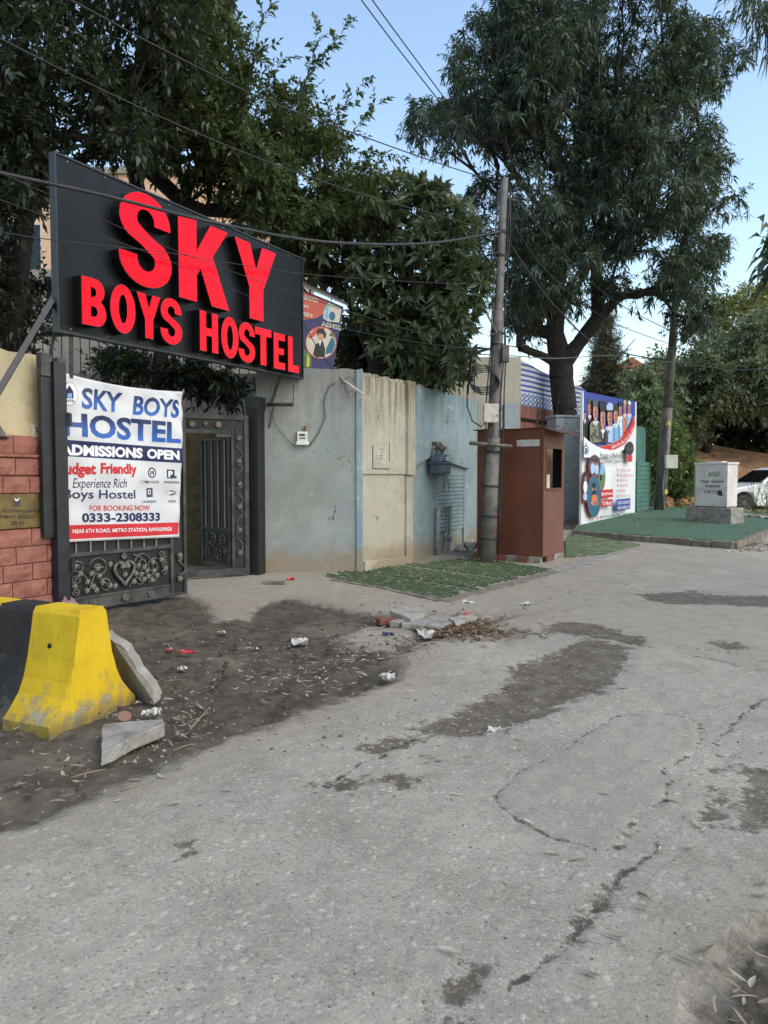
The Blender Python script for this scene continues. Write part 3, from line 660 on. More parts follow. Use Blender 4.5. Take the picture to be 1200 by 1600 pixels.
for (a, b) in [(.20, .43), (.29, .33), (.34, .42), (.42, .47), (.36, .27), (.44, .38), (.48, .30), (.40, .22), (.28, .23), (.58, .25), (cx - .03, .46), (cx + .045, .46), (cx, .36),
               (cx + .19, .45), (cx + .15, .36), (cx + .23, .34), (cx + .27, .42), (cx + .31, .37), (cx + .27, .27), (cx + .33, .30), (cx + .12, .26), (cx + .40, .47), (cx + .41, .36), (cx + .38, .25), (cx + .46, .30), (cx - .14, .24), (cx - .2, .5), (.14, .52), (.13, .30), (GL - .42, .49), (GL - .35, .37), (GL - .125, .52), (GL - .13, .22)]:
    if f0 is None: f0 = flower_mb().build("flower", FL, g1); f0.location = (a, -.03, b)
    else: share(f0, g1, (a, -.03, b), (0, a * 9, 0))
for a in (.36, .80, 1.16):
    MB().disc((a, .085), .042, -.035, -.01, 10).disc((a, .085), .016, -.045, -.034, 8).build("rosette", IRON_D, g1)
# second leaf, standing ajar behind it
RB = Vector((-2.10, 11.42, 0)); RA = RB + Vector((-.83, -.42, 0)).normalized() * 1.72
RL = Plane(RA, RB)
g2 = thing("gate_leaf", "iron gate leaf pushed inwards by the right post, with an open wicket door", "gate", (RL.A.x, RL.A.y, .04), RL.rot, "black iron gate leaves")
L2 = RL.L; w0 = L2 - .96
fm = MB().box((0, -.025, 0), (.06, .025, 2.45)).box((L2 - .07, -.025, 0), (L2, .025, 2.45)).box((L2 - .27, -.025, 0), (L2 - .235, .025, 2.22)).box((w0 - .04, -.025, 0), (w0, .025, 2.22))
fm.box((.06, -.028, 0), (L2 - .07, .028, .10)).box((.06, -.025, 2.38), (L2 - .07, .025, 2.45)).box((w0, -.025, 2.16), (L2 - .27, .025, 2.22)).build("leaf_frame", BLACK_IRON, g2, bevel=.004)
MB().box((L2 - .235, .0, .1), (L2 - .07, .012, 2.38)).build("stile_sheet", SHEET, g2)
MB().box((.06, .0, .1), (w0 - .04, .012, 2.38)).build("back_sheet", SHEET, g2)
MB().prism([(w0 - .02, 2.22), (L2 - .25, 2.22), (L2 - .25, 2.38), (w0 - .02, 2.38)], 0, .012).build("head_sheet", SHEET, g2)
for i in range(6):
    z = .34 + i * .35
    scroll(g2, spiral(L2 - .152, z, .058, 1.3, 1.2 + i, 1 if i % 2 else -1)); scroll(g2, [(L2 - .152 + .05 * math.sin(k * .6 + i * 3.1), -.03, z + .03 + k * .03) for k in range(10)], .007)
    o = share(f0, g2, (L2 - .152, -.03, z + .01), (0, i, 0))
DISC = mat("ornament_disc", S(140, 112, 92), S(112, 92, 78), rough=.7, scale=14)
for u in (L2 - .86, L2 - .47): MB().disc((u, 2.30), .045, -.045, -.002, 10).disc((u, 2.30), .018, -.055, -.044, 8).build("rosette", DISC, g2)
share(f0, g2, (L2 - .66, -.02, 2.31)); share(f0, g2, (L2 - 1.0, -.02, 2.30))
# wicket door, hinged on the inner stile and swung inwards
wd = bpy.data.objects.new("wicket_door", None); COL.objects.link(wd); wd.parent = g2; wd.location = (L2 - .28, .03, .12); wd.rotation_euler = (0, 0, math.radians(112))
WL = .74
MB().box((0, -.02, 0), (.04, .02, 2.0)).box((WL - .04, -.02, 0), (WL, .02, 2.0)).box((.04, -.02, 0), (WL - .04, .02, .04)).box((.04, -.02, .56), (WL - .04, .02, .60)).box((.04, -.02, 1.96), (WL - .04, .02, 2.0)).build("door_frame", BLACK_IRON, wd)
MB().box((.04, -.006, .04), (WL - .04, .006, 1.96)).build("door_sheet", SHEET, wd)
for i in range(4):
    u = .12 + i * .165
    for sy in (-1, 1): MB().tube([(u, .016 * sy, .6), (u, .016 * sy, 1.96)], .010, 6).build("bar", IRON, wd)
for i, (a, b, r) in enumerate(((.18, .42, .09), (.45, .40, .11), (.58, .20, .09), (.28, .19, .10), (.60, .46, .05), (.12, .24, .06))):
    scroll(wd, spiral(a, b, r, 1.6, i * 1.3, 1 if i % 2 else -1, y=.025)); scroll(wd, spiral(a, b, r, 1.6, i * 1.3, 1 if i % 2 else -1, y=-.025))

# ================================================================ BANNER
BT = lambda x, y: (x / 3.636, y / 3.636 + 540)
BOFF = .055
def buv(x, y): u, v = LL.uv(*BT(x, y), BOFF); return u, v - .03
VINYL = mat("banner_vinyl", S(208, 208, 208), S(192, 193, 196), rough=.38, scale=2, grain=.03)
bn = thing("banner", "white printed vinyl hostel banner tied across the left gate leaf", "banner", (LL.A.x, LL.A.y, .03), LL.rot)
tl, tr, b_l, b_r = buv(345, 152), buv(1040, 262), buv(352, 1118), buv(1018, 1088)
def bwave(u, v):
    s = .010 * math.sin(u * 5.2 + v * 3.1) + .006 * math.sin(u * 13 - v * 7) + .004 * math.sin(v * 19 + u * 4)
    k = math.exp(-((u - tr[0]) ** 2 + (v - tr[1]) ** 2) / .16); s += .014 * k * math.sin((u + v) * 21)
    s += .010 * math.exp(-((v - tl[1] + .12) / .10) ** 2) * math.sin(u * 17 + 1)
    return -BOFF - s
def bsurf(i, j):
    a = (tl[0] + (b_l[0] - tl[0]) * (1 - j)), (tl[1] + (b_l[1] - tl[1]) * (1 - j))
    b = (tr[0] + (b_r[0] - tr[0]) * (1 - j)), (tr[1] + (b_r[1] - tr[1]) * (1 - j))
    u, v = a[0] + (b[0] - a[0]) * i, a[1] + (b[1] - a[1]) * i
    v -= .045 * math.sin(math.pi * i) * j ** 6
    return (u, bwave(u, v), v)
sh = MB().grid(bsurf, 60, 72).build("sheet", VINYL, bn, smooth=True)
sm = sh.modifiers.new("t", 'SOLIDIFY'); sm.thickness = .0015
wrp = lambda co, e=.005: Vector((co.x, bwave(co.x, co.z) - e, co.z))
def blet(s, xl, xr, yl, yr, m, bold=.0, shear=0, **k):
    """yl=(top,bottom) at the left end, yr the same at the right end (photo tracing)"""
    u0, u1 = buv(xl, (yl[0] + yl[1]) / 2)[0], buv(xr, (yr[0] + yr[1]) / 2)[0]
    v1 = buv(xl, yl[0])[1]; v0 = buv(xl, yl[1])[1]; w1 = buv(xr, yr[0])[1]; w0 = buv(xr, yr[1])[1]
    sl = ((w1 - v1) + (w0 - v0)) / 2 / (u1 - u0); hh = ((v1 - v0) + (w1 - w0)) / 2; mid = (v0 + v1) / 2
    return lettering(s, (u0, mid - hh / 2, u1, mid + hh / 2), 0, m, bn, bold=bold, shear=shear, warp=wrp, cut=.03, slope=sl, **k)
def bflat(pts, m, e=.002, sub=8, name="print_shape"):
    """strip between two polylines or a fan polygon on the banner surface"""
    pv = [buv(*p) for p in pts]; bm = bmesh.new()
    f = bm.faces.new([bm.verts.new((a, 0, b)) for a, b in pv])
    lo = [min(p[i] for p in pv) for i in (0, 1)]; hi = [max(p[i] for p in pv) for i in (0, 1)]
    for ax, i in ((0, 0), (2, 1)):
        k = (math.floor(lo[i] / .03) + 1) * .03
        while k < hi[i]:
            c = [0, 0, 0]; c[ax] = k; nn = [0, 0, 0]; nn[ax] = 1
            bmesh.ops.bisect_plane(bm, geom=bm.verts[:] + bm.edges[:] + bm.faces[:], plane_co=c, plane_no=nn); k += .03
    for v in bm.verts: v.co = wrp(v.co, e)
    bmesh.ops.recalc_face_normals(bm, faces=bm.faces)
    me = bpy.data.meshes.new(name); bm.to_mesh(me); bm.free(); me.materials.append(m)
    o = bpy.data.objects.new(name, me); COL.objects.link(o); o.parent = bn; return o
def grad_ink(z0, z1, sl):
    m = bpy.data.materials.new("ink_blue_gradient"); m.use_nodes = True; t = NT(m)
    z = t.math('ADD', t.sep(t.coord("Object"))[2], t.math('MULTIPLY', t.sep(t.coord("Object"))[0], sl))
    t.out(t.mix(t.step(z, z0, z1), S(36, 92, 172), S(18, 20, 60)), .4); return m
_r = lambda x, a, b: (buv(x, b)[1], buv(x, a)[1])
_q0 = _r(460, 236, 356); _q1 = _r(358, 376, 512)
INK_GRAD = grad_ink(_q0[0] - .02, _q0[1] + .02, 0.0); INK_GRAD2 = grad_ink(_q1[0] - .02, _q1[1] + .02, 0.0)
blet("SKY", 460, 698, (236, 356), (268, 386), INK_GRAD, bold=.028, shear=.12); blet("BOYS", 752, 1018, (284, 392), (308, 414), INK_GRAD, bold=.028, shear=.12)
blet("HOSTEL", 358, 1022, (376, 512), (437, 558), INK_GRAD2, bold=.032)
bflat([(340, 532), (1035, 585), (1035, 668), (340, 626)], INK_NAVY)
blet("ADMISSIONS", 338, 810, (556, 622), (583, 640), INK_WHITE, bold=.05); blet("OPEN", 834, 1014, (584, 642), (598, 651), INK_WHITE, bold=.05)
blet("Budget", 330, 542, (664, 752), (668, 752), INK_RED, bold=.04); blet("Friendly", 566, 776, (666, 744), (672, 748), INK_RED, bold=.04)
blet("Experience Rich", 415, 718, (752, 828), (757, 822), INK_NAVY, shear=.28)
blet("Boys Hostel", 366, 766, (814, 888), (822, 882), INK_NAVY, bold=.012)
blet("FOR BOOKING NOW", 510, 850, (908, 940), (906, 936), INK_RED, bold=.012)
blet("0333-2308333", 465, 910, (952, 1004), (948, 997), INK_NAVY, bold=.035)
bflat([(340, 1022), (1018, 1004), (1012, 1072), (340, 1104)], INK_RED)
blet("NEAR 6TH ROAD, METRO STATION, RAWALPINDI", 412, 975, (1044, 1070), (1030, 1056), INK_WHITE, bold=.016)
blet("3 TIME FOOD", 803, 905, (767, 782), (767, 783), INK_GREY, bold=.01); blet("PARKING", 930, 1018, (768, 783), (769, 784), INK_GREY, bold=.01)
blet("LAUNDRY", 808, 890, (879, 894), (878, 893), INK_GREY, bold=.01); blet("WIFI", 958, 1000, (878, 893), (878, 893), INK_GREY, bold=.01)
bflat(ell(867, 722, 24, 30), INK_NAVY, .003); bflat(ell(867, 722, 17, 22), INK_WHITE, .005); bflat(ell(860, 722, 4, 16), INK_NAVY, .007); bflat(ell(873, 722, 5, 16), INK_NAVY, .007)
bflat([(948, 704), (990, 706), (990, 755), (948, 755)], INK_NAVY, .003); blet("P", 955, 980, (712, 748), (712, 748), INK_WHITE, bold=.05)
bflat([(972, 738), (1000, 740), (1004, 753), (970, 753)], INK_GREY, .006)
bflat([(835, 810), (870, 808), (870, 860), (835, 862)], INK_GREY, .003); bflat(ell(851, 832, 9, 14), INK_WHITE, .005); bflat(ell(851, 832, 5, 8), INK_NAVY, .007)
bflat(ell(975, 837, 29, 14), INK_BLACK, .003); bflat(ell(962, 837, 14, 10), INK_WHITE, .005); blet("Wi", 952, 970, (829, 845), (829, 845), INK_BLACK, bold=.03); blet("Fi", 977, 997, (829, 845), (829, 845), INK_WHITE, bold=.03)
bflat(ell(392, 275, 50, 66, 26), INK_GREY, .002); bflat(ell(392, 275, 47.5, 63, 26), INK_WHITE, .004)
bflat([(362, 300), (362, 262), (388, 226), (414, 262), (414, 300)], INK_NAVY, .006); bflat([(376, 298), (376, 272), (404, 270), (404, 298)], ink("ink_sky", S(120, 160, 200)), .008)
blet("HOSTEL", 346, 424, (306, 321), (308, 323), INK_BLACK, bold=.03)
for nme, (x, y) in (("corner_tie", (1042, 262)), ("corner_tie", (1016, 1086))):
    u, v = buv(x, y); MB().tube([(u - .02, bwave(u, v) - .004, v - .01), (u + .03, -.03, v + .03), (u + .05, 0, v - .02)], .004, 5).build(nme, PAPER, bn)

# ================================================================ LEFT PILLAR WALL WITH RED STONE CLADDING
PLASTER_Y = mat("yellow_plaster", S(190, 176, 142), S(172, 158, 124), rough=.92, scale=2.5, bump=.012, bscale=26, wear=S(140, 128, 104), wscale=5, wamt=.64, world=True)
STONE = mat("red_stone", S(150, 97, 83), S(130, 82, 70), rough=.85, scale=7, bump=.035, bscale=11, wear=S(190, 136, 120), wscale=15, wamt=.66, world=True)
MORTAR = mat("red_mortar", S(140, 88, 76), S(120, 74, 64), rough=.95, scale=8)
_ld = Vector((.50, .866, 0)); LWB = Vector((-3.66, 7.93, 0)); LW = Plane(LWB - _ld * 3.2, LWB)
lp = thing("pillar_wall", "yellow plaster wall clad below in red stone blocks, left of the gate", "wall", (LW.A.x, LW.A.y, 0), LW.rot)
uR = lambda px: LW.uv(px, 800)[0]
u_hi, u_md, u_lo = uR(74.5), uR(90.5), uR(94)
zr = [LW.uv(90, y)[1] for y in (683, 711, 717, 742.5, 744.5, 769.5, 796.5, 823, 849, 875, 900.6, 926, 952, 978)]
MB().prism(top_poly(0, u_hi - .02, -.1, 2.92, 2.86, 20, .02, 9), .10, .45).build("plaster_wall", PLASTER_Y, lp)
MB().prism([(0, -.1), (u_md - .02, -.1), (u_md - .02, zr[1]), (0, zr[1])], .03, .10).build("mortar_bed", MORTAR, lp)
MB().prism([(0, zr[1]), (u_hi - .01, zr[1]), (u_hi - .01, zr[0]), (0, zr[0])], .07, .10).build("mortar_bed", MORTAR, lp)
MB().box((0, -.02, zr[1] - .035), (u_hi + .04, .09, zr[1] - .003)).build("ledge", STONE, lp, bevel=.008)
def block(u0, u1, z0, z1, y, seed):
    R = random.Random(seed); n, k = 4, 2; e = .005
    def fn(i, j):
        ed = i in (0, 1) or j in (0, 1)
        return (u0 + e + (u1 - u0 - 2 * e) * i, y - (0 if ed else R.uniform(.006, .022)), z0 + e + (z1 - z0 - 2 * e) * j)
    mb = MB().grid(fn, n, k); b = len(mb.v)
    mb.add([(u0 + e, y, z0 + e), (u1 - e, y, z0 + e), (u1 - e, y, z1 - e), (u0 + e, y, z1 - e), (u0 + e, y + .05, z0 + e), (u1 - e, y + .05, z0 + e), (u1 - e, y + .05, z1 - e), (u0 + e, y + .05, z1 - e)],
           [(0, 1, 5, 4), (1, 2, 6, 5), (2, 3, 7, 6), (3, 0, 4, 7), (4, 5, 6, 7)])
    return mb.build("stone_block", STONE, lp)
def course(zt, zb, uright, y, lens, seed):
    u = uright; i = 0
    while u > u_lo - 1.9:
        l = lens[i % len(lens)]; block(u - l, u, zb, zt, y, seed * 100 + i); u -= l; i += 1
PQ = [uR(66.5), zr[5], zr[7]]
course(zr[0], zr[1], u_hi, .03, (.36, .40, .33), 1)
course(zr[2], zr[3], u_md, .0, (.125, .36, .34, .4), 2)
course(zr[4], zr[5], u_lo - .01, -.02, (.36, .30, .38), 3)
for i in (5, 6): block(PQ[0] + .01, u_lo - .005 * i + .02, zr[i + 1], zr[i], -.02, 40 + i)
for k in range(4): block(PQ[0] - 1.02 - .3 * (k + 1), PQ[0] - 1.02 - .3 * k, zr[7], zr[5], -.02, 50 + k)
for i, ln in zip(range(7, 13), ((.36, .38, .3), (.18, .36, .33, .38), (.36, .33, .37), (.19, .40, .35), (.36, .4), (.2, .37, .35))): course(zr[i], zr[i + 1], u_lo - .002 * (i % 3), -.02, ln, 60 + i)
BRASS = mat("brass", S(128, 108, 66), S(98, 84, 54), rough=.4, scale=4, metal=.45, wear=S(170, 130, 110), wscale=7, wamt=.68)
pq = thing("brass_plaque", "tarnished brass branch plaque set in the red stone wall", "plaque", (LW.A.x, LW.A.y, 0), LW.rot)
MB().box((PQ[0] - 1.01, -.012, PQ[2] + .01), (PQ[0] - .005, .03, PQ[1] - .006)).build("plate", BRASS, pq, bevel=.004)
ZP = lambda x, y: (x / 5.72, y / 5.714 + 660)
def plet(s, par, pl, conv, xl, xr, yt, yb, m, y, z0=0, xo=None, **k):
    yt = yt if isinstance(yt, tuple) else (yt, yt); yb = yb if isinstance(yb, tuple) else (yb, yb)
    u0, a1 = pl.uv(*conv(xl, yt[0]), -y); _, a0 = pl.uv(*conv(xl, yb[0]), -y)
    u1, b1 = pl.uv(*conv(xr, yt[1]), -y); _, b0 = pl.uv(*conv(xr, yb[1]), -y)
    hh = ((a1 - a0) + (b1 - b0)) / 2; mid = (a0 + a1) / 2 - z0
    return lettering(s, (u0, mid - hh / 2, u1, mid + hh / 2), y, m, par, slope=((b1 + b0) - (a1 + a0)) / 2 / (u1 - u0), **k)
plet("SATELLITE TOWN CHAPTER", pq, LW, ZP, -112, 355, 780, 806, INK_BLACK, -.0135, bold=.012)
plet("PRIMARY BRANCH", pq, LW, ZP, -12, 308, 826, 860, INK_BLACK, -.0135, bold=.012)
plet("28-D", pq, LW, ZP, 92, 214, 880, 916, INK_BLACK, -.0135, bold=.02)
def zflat(pts, pl, conv, y, m, par, z0=0, name="print_shape"):
    return flat([(u, v - z0) for u, v in (pl.uv(*conv(*p), -y) for p in pts)], y, m, par, name)
zflat([(118, 690), (150, 678), (185, 690), (180, 725), (150, 742), (122, 725)], LW, ZP, -.013, INK_GREY, pq, name="emblem"); zflat([(110, 738), (198, 736), (196, 748), (112, 750)], LW, ZP, -.013, INK_GREY, pq, name="emblem")
zflat([(124, 672), (150, 690), (178, 670), (160, 702), (140, 702)], LW, ZP, -.0145, INK_WHITE, pq, name="emblem")
sb = thing("socket_box", "small open white electrical box on the plaster above the red stones", "box", (LW.A.x, LW.A.y, 0), LW.rot)
c0, c1 = LW.uv(56, 684), LW.uv(74, 665); wz = c1[1] - c0[1]
MB().box((c0[0], .085, c0[1] + .01), (c1[0], .10, c1[1])).box((c0[0], .04, c0[1] + .01), (c0[0] + .015, .085, c1[1])).box((c1[0] - .015, .04, c0[1] + .01), (c1[0], .085, c1[1])).box((c0[0] + .015, .04, c0[1] + .01), (c1[0] - .015, .085, c0[1] + .025)).box((c0[0] + .015, .04, c1[1] - .015), (c1[0] - .015, .085, c1[1])).build("box_body", CREAMBOX, sb)
ring = [((c0[0] + c1[0]) / 2 + .045 * math.cos(t), .05, (c0[1] + c1[1]) / 2 + .05 * math.sin(t)) for t in [i * .42 for i in range(14)]]
MB().tube(ring, .006, 5).build("loose_ring", CREAMBOX, sb)
hd = thing("lamp_hood", "bent grey metal hood jutting from the plaster at the left edge", "hood", (LW.A.x, LW.A.y, 0), LW.rot)
a = LW.uv(13, 683); MB().prism([(a[0] - .35, a[1]), (a[0], a[1]), (a[0] - .07, a[1] + .10), (a[0] - .14, a[1] + .20), (a[0] - .35, a[1] + .24)], .0, .10).build("hood_shell", GREYSHEET, hd, bevel=.01)
MB().box((a[0] - .35, -.01, a[1] - .015), (a[0] + .005, .1, a[1] - .001)).build("hood_lip", DARK, hd)

# ================================================================ STRIPED CONCRETE BARRIER
p0, p1 = hit(77, 1145), hit(210, 1093); e = (p1 - p0); e.z = 0; e.normalize(); l = Vector((-e.y, e.x, 0)); w = (p1 - p0).length
def barrier_paint(name, c1, c2, chip):
    m = bpy.data.materials.new(name); m.use_nodes = True; t = NT(m); v = t.coord("Object"); z = t.sep(v)[2]
    c = t.mix(t.step(t.noise(3.5, 6, v, .65), .35, .7), c1, c2)
    dn = t.noise(40, 4, t.coord("Object", (1, 1, .12)), .7); c = t.mix(t.math('MULTIPLY', t.step(dn, .5, .75), .35), c, tuple(x * .55 for x in c1[:3]) + (1,))
    lowz = t.step(z, .42, .0); th = t.math('ADD', t.noise(7, 8, v, .72), t.math('MULTIPLY', lowz, .17))
    c = t.mix(t.math('MULTIPLY', t.step(th, .63, .67), .4), c, tuple(x * .8 for x in chip[:3]) + (1,))
    cm = t.step(th, .725, .737); c = t.mix(cm, c, chip)
    dirt = t.math('MULTIPLY', t.step(t.math('ADD', z, t.math('MULTIPLY', t.noise(9, 5, v), .2)), .22, .08), .6); c = t.mix(dirt, c, S(88, 80, 66))
    c = t.mix(.2, c, t.mix(t.noise(180, 3, v), (0, 0, 0, 1), (1, 1, 1, 1)), 'OVERLAY')
    t.out(c, .7); t.b.inputs["Specular IOR Level"].default_value = .3
    t.bump(t.math('SUBTRACT', t.math('ADD', t.noise(30, 6, v, .7), t.math('MULTIPLY', dn, .3)), t.math('MULTIPLY', cm, .6)), .008, .6); return m
YEL = barrier_paint("yellow_paint", S(206, 174, 30), S(190, 156, 26), S(150, 144, 120)); BLK = barrier_paint("worn_black_paint", S(36, 35, 34), S(48, 47, 45), S(98, 95, 88))
bar = thing("traffic_barrier", "black and yellow striped concrete barrier beside the red stone wall", "barrier", (p0.x, p0.y, 0), math.atan2(e.y, e.x))
prof = [(0, -.08), (0, .03), (.05, .085), (.12, .17), (.165, .26), (.20, .38), (.228, .54), (.25, .665), (.275, .70)]
hh = .79; prof += [(w - x, z) for x, z in prof[::-1]]
secs = [0, .012, .40, .72, 1.12, 1.44, 1.84, 2.16, 2.56]
def barrier_sec(y0, y1, m, seed, cap0=False):
    R = random.Random(seed); mb = MB(); n = len(prof); k = 4
    vs = [];
    for j in range(k + 1):
        for (x, z) in prof: vs.append((x + R.uniform(-.003, .003), y0 + (y1 - y0) * j / k + (R.uniform(-.012, .012) if 0 < j < k else 0), z + R.uniform(-.004, .003)))
    fs = [(j * n + i, j * n + i + 1, (j + 1) * n + i + 1, (j + 1) * n + i) for j in range(k) for i in range(n - 1)]
    if cap0: fs.append(tuple(range(n)))
    else: fs.append(tuple(range(n)))
    fs.append(tuple(k * n + i for i in range(n)))
    mb.add(vs, fs); return mb.build("barrier_section", m, bar)
for i in range(8):
    s_ = barrier_sec(secs[i] if i != 0 else 0, secs[i + 1] - (.0 if i else 0), YEL if (i < 2 or (i % 2 == 1)) else BLK, 70 + i) if i else None
barrier_sec(0, .012, YEL, 70)
# lifting hole
MB().disc((0, 0), .018, 0, .012, 10, .024, M=Matrix.Translation((.212, .22, .46)) @ Matrix.Rotation(-math.pi / 2, 4, 'Z')).build("lifting_hole", DARK, bar)
bpy.context.view_layer.update()

def slab(name, label, pts, th, m, seed=0, cat="slab", group=None, jag=.012, zoff=0.0):
    """flat broken slab from top outline (world points), thickness th"""
    R = random.Random(seed); P = [];
    for i in range(len(pts)):
        a, b = Vector(pts[i]), Vector(pts[(i + 1) % len(pts)])
        for k in range(3):
            P.append(a.lerp(b, k / 3) + (Vector((R.uniform(-jag, jag), R.uniform(-jag, jag), R.uniform(-.006, .006))) if k else Vector((0, 0, 0))))
    c = sum(P, Vector()) / len(P); n = len(P)
    o = bpy.data.objects.new(name, None); nrm = (P[n // 3] - c).cross(P[2 * n // 3] - c).normalized()
    if nrm.z < 0: nrm = -nrm
    mb = MB(); vs = [tuple(p - c) for p in P] + [tuple(p - c - nrm * th + Vector((R.uniform(-jag, jag), R.uniform(-jag, jag), 0))) for p in P]
    mb.add(vs, [tuple(range(n)), tuple(range(2 * n - 1, n - 1, -1))] + [(i, i + n, (i + 1) % n + n, (i + 1) % n) for i in range(n)])
    o = mb.build(name, m, None, bevel=.006); o.location = c; return tag(o, label, cat, group)
# leaning slab: stands on the ground, rests on the barrier end
def leaning_slab():
    P = [at(164, 990, 5.12), at(188, 1008, 5.08), at(208, 1032, 5.05), at(243, 1088, 4.99), at(240, 1102, 4.97), at(206, 1092, 5.26), at(176, 1052, 5.28)]
    c = P[4].copy(); ex = Vector((.5, .75, .4)).normalized() * .06; R = random.Random(4); Q = []
    for i in range(len(P)):
        for k in range(4): Q.append(P[i].lerp(P[(i + 1) % len(P)], k / 4) + (Vector((R.uniform(-.012, .012), 0, R.uniform(-.01, .01))) if k else Vector()))
    P = Q; n = len(P)
    mb = MB().add([tuple(p - c) for p in P] + [tuple(p + ex - c) for p in P], [tuple(range(n)), tuple(range(2 * n - 1, n - 1, -1))] + [(i, i + n, (i + 1) % n + n, (i + 1) % n) for i in range(n)])
    o = mb.build("concrete_slab", CONC, None, bevel=.008); o.location = c; return tag(o, "broken concrete slab leaning against the yellow end of the barrier", "slab", "broken concrete pieces")
leaning_slab()
slab("concrete_slab", "pointed concrete shard lying flat on the earth before the barrier", [hit(x, y, .07) for x, y in ((158, 1140), (163, 1131), (255, 1123), (256, 1131), (208, 1152), (159, 1176))], .075, CONC, 4, group="broken concrete pieces", jag=.006)
slab("concrete_slab", "pale square paving slab tilted on bricks at the verge corner", [hit(*p) for p in ((609, 957),)] and [hit(609, 953, .11), hit(634, 944, .11), hit(677, 953, .10), hit(642, 967, .07)], .06, CONC_L, 5, group="broken concrete pieces")
slab("concrete_slab", "sunken grey slab edge just right of the pale tilted slab", [hit(640, 975, .05), hit(676, 961, .06), hit(702, 963, .05), hit(712, 970, .05), hit(690, 979, .04)], .06, CONC, 6, group="broken concrete pieces")
slab("concrete_slab", "thin long slab sticking out over litter beside the turf corner", [hit(701, 965, .07), hit(740, 958, .07), hit(745, 962, .07), hit(712, 975, .05)], .05, CONC_L, 7, group="broken concrete pieces")
for i, (x, y, rz, sx) in enumerate(((604, 973, .5, .22), (621, 977, 1.2, .2), (640, 981, .1, .18))):
    p = hit(x, y); o = MB().box((-sx / 2, -.055, 0), (sx / 2, .055, .07)).build("brick", BRICK if i == 0 else CONC, None, bevel=.008)
    o.location = (p.x, p.y, gh(p.x, p.y) - .02); o.rotation_euler = (0, .05, rz)
    tag(o, ("red brick end wedged under the pale tilted slab", "grey brick propping the pale tilted slab", "broken grey block right of the propping brick")[i], "brick", "bricks under the slab")
p = hit(493, 891); o = MB().rock((0, 0, .04), .10, 5, .7).build("stone", CONC_L, None); o.location = (p.x, p.y, gh(p.x, p.y)); tag(o, "pale stone lying at the foot of the grey wall", "stone")
p = hit(428, 913); o = MB().box((-.16, -.05, 0), (.16, .05, .05)).build("brick", KERB, None, bevel=.01); o.location = (p.x, p.y, gh(p.x, p.y)); o.rotation_euler = (0, 0, -.1); tag(o, "dusty brick lying before the gate entrance", "brick")

# ================================================================ THINGS ON THE WALL
def on_wall(pl, px, py, off=0): u, z = pl.uv(px, py, off); return u, z
METER = mat("meter_white", S(214, 212, 202), S(196, 193, 182), rough=.45, scale=8)
u, z = P1.uv(472, 686); em = thing("electric_meter", "small white electricity meter on the grey wall", "meter", tuple(P1.at(u, 0, z)), P1.rot)
MB().box((-.085, -.075, -.05), (.085, 0, .115)).build("meter_case", METER, em, bevel=.012)
MB().box((-.105, -.09, -.10), (.105, 0, -.045)).build("terminal_cover", METER, em, bevel=.01)
MB().box((-.05, -.079, .045), (.04, -.076, .08)).build("display", GLASS, em); MB().box((-.05, -.078, .0), (.05, -.076, .02)).build("rating_label", INK_GREY, em)
MB().prism([(.02, .10), (.06, .10), (.065, .19), (.05, .22), (.025, .19)], -.05, 0).build("wooden_wedge", WOOD, em)
mc = MB(); pts = [P1.uv(x / 3.43 + 250, y / 3.43 + 560, .03) for x, y in ((800, 470), (850, 400), (885, 320), (880, 230), (905, 150), (950, 118))]
MB().tube([(a - u, -.03, b - z) for a, b in pts], .010, 6).build("meter_cable", CABLE_G, em, smooth=True)
pts = [P1.uv(x / 3.43 + 250, y / 3.43 + 560, .03) for x, y in ((720, 470), (680, 430), (640, 385), (610, 330), (590, 280))]
MB().tube([(a - u, -.03, b - z) for a, b in pts], .006, 5).build("meter_cable", CABLE_G, em, smooth=True)
# hook with cable bundle
u, z = P1.uv(535, 597); hk = thing("cable_bracket", "white insulator arm with looped cables near the top of the grey wall", "bracket", tuple(P1.at(u, 0, z)), P1.rot)
MB().tube([(0, -.0, .0), (.02, -.12, .0), (.28, -.25, -.20), (.46, -.30, -.36)], [.02, .02, .016, .008], 6).build("arm", PAPER, hk)
MB().tube([(.10 + .09 * math.cos(i * .5), -.10, -.05 + .12 * math.sin(i * .5)) for i in range(13)], .008, 5).build("cable_loop", CABLE_G, hk)
MB().tube([(.04, -.1, 0), (.05, -.09, -.15), (.12, -.1, -.28), (.2, -.1, -.18), (.26, -.1, -.2)], .009, 5).build("cable_loop", CABLE_G, hk)
u, z = P2.uv(595, 711); nt = thing("notice", "white paper notice pasted on the cream wall panel", "notice", tuple(P2.at(u, .014, z)), P2.rot)
MB().grid(lambda i, j: (-.135 + .27 * i, -.004 - .006 * math.sin(i * 3) * j, -.14 + .28 * j), 6, 6).build("sheet", PAPER, nt).modifiers.new("s", 'SOLIDIFY').thickness = .002
for k in range(4): lettering(("CAUTION NOTICE", "OF THE HOSTEL", "IS NOT ALLOWED", "CONTACT")[k], (-.11 + .01 * k, .085 - k * .05, .10 - .03 * k, .108 - k * .05), -.014, INK_GREY, nt)
# torn remains of an older frame round it
tr_ = MB().box((-.28, -.004, -.22), (-.26, .0, .16)).box((-.28, -.004, -.24), (.24, .0, -.225)).box((.24, -.004, -.1), (.255, .0, .22)); tr_.build("old_tape", INK_GREY, nt)
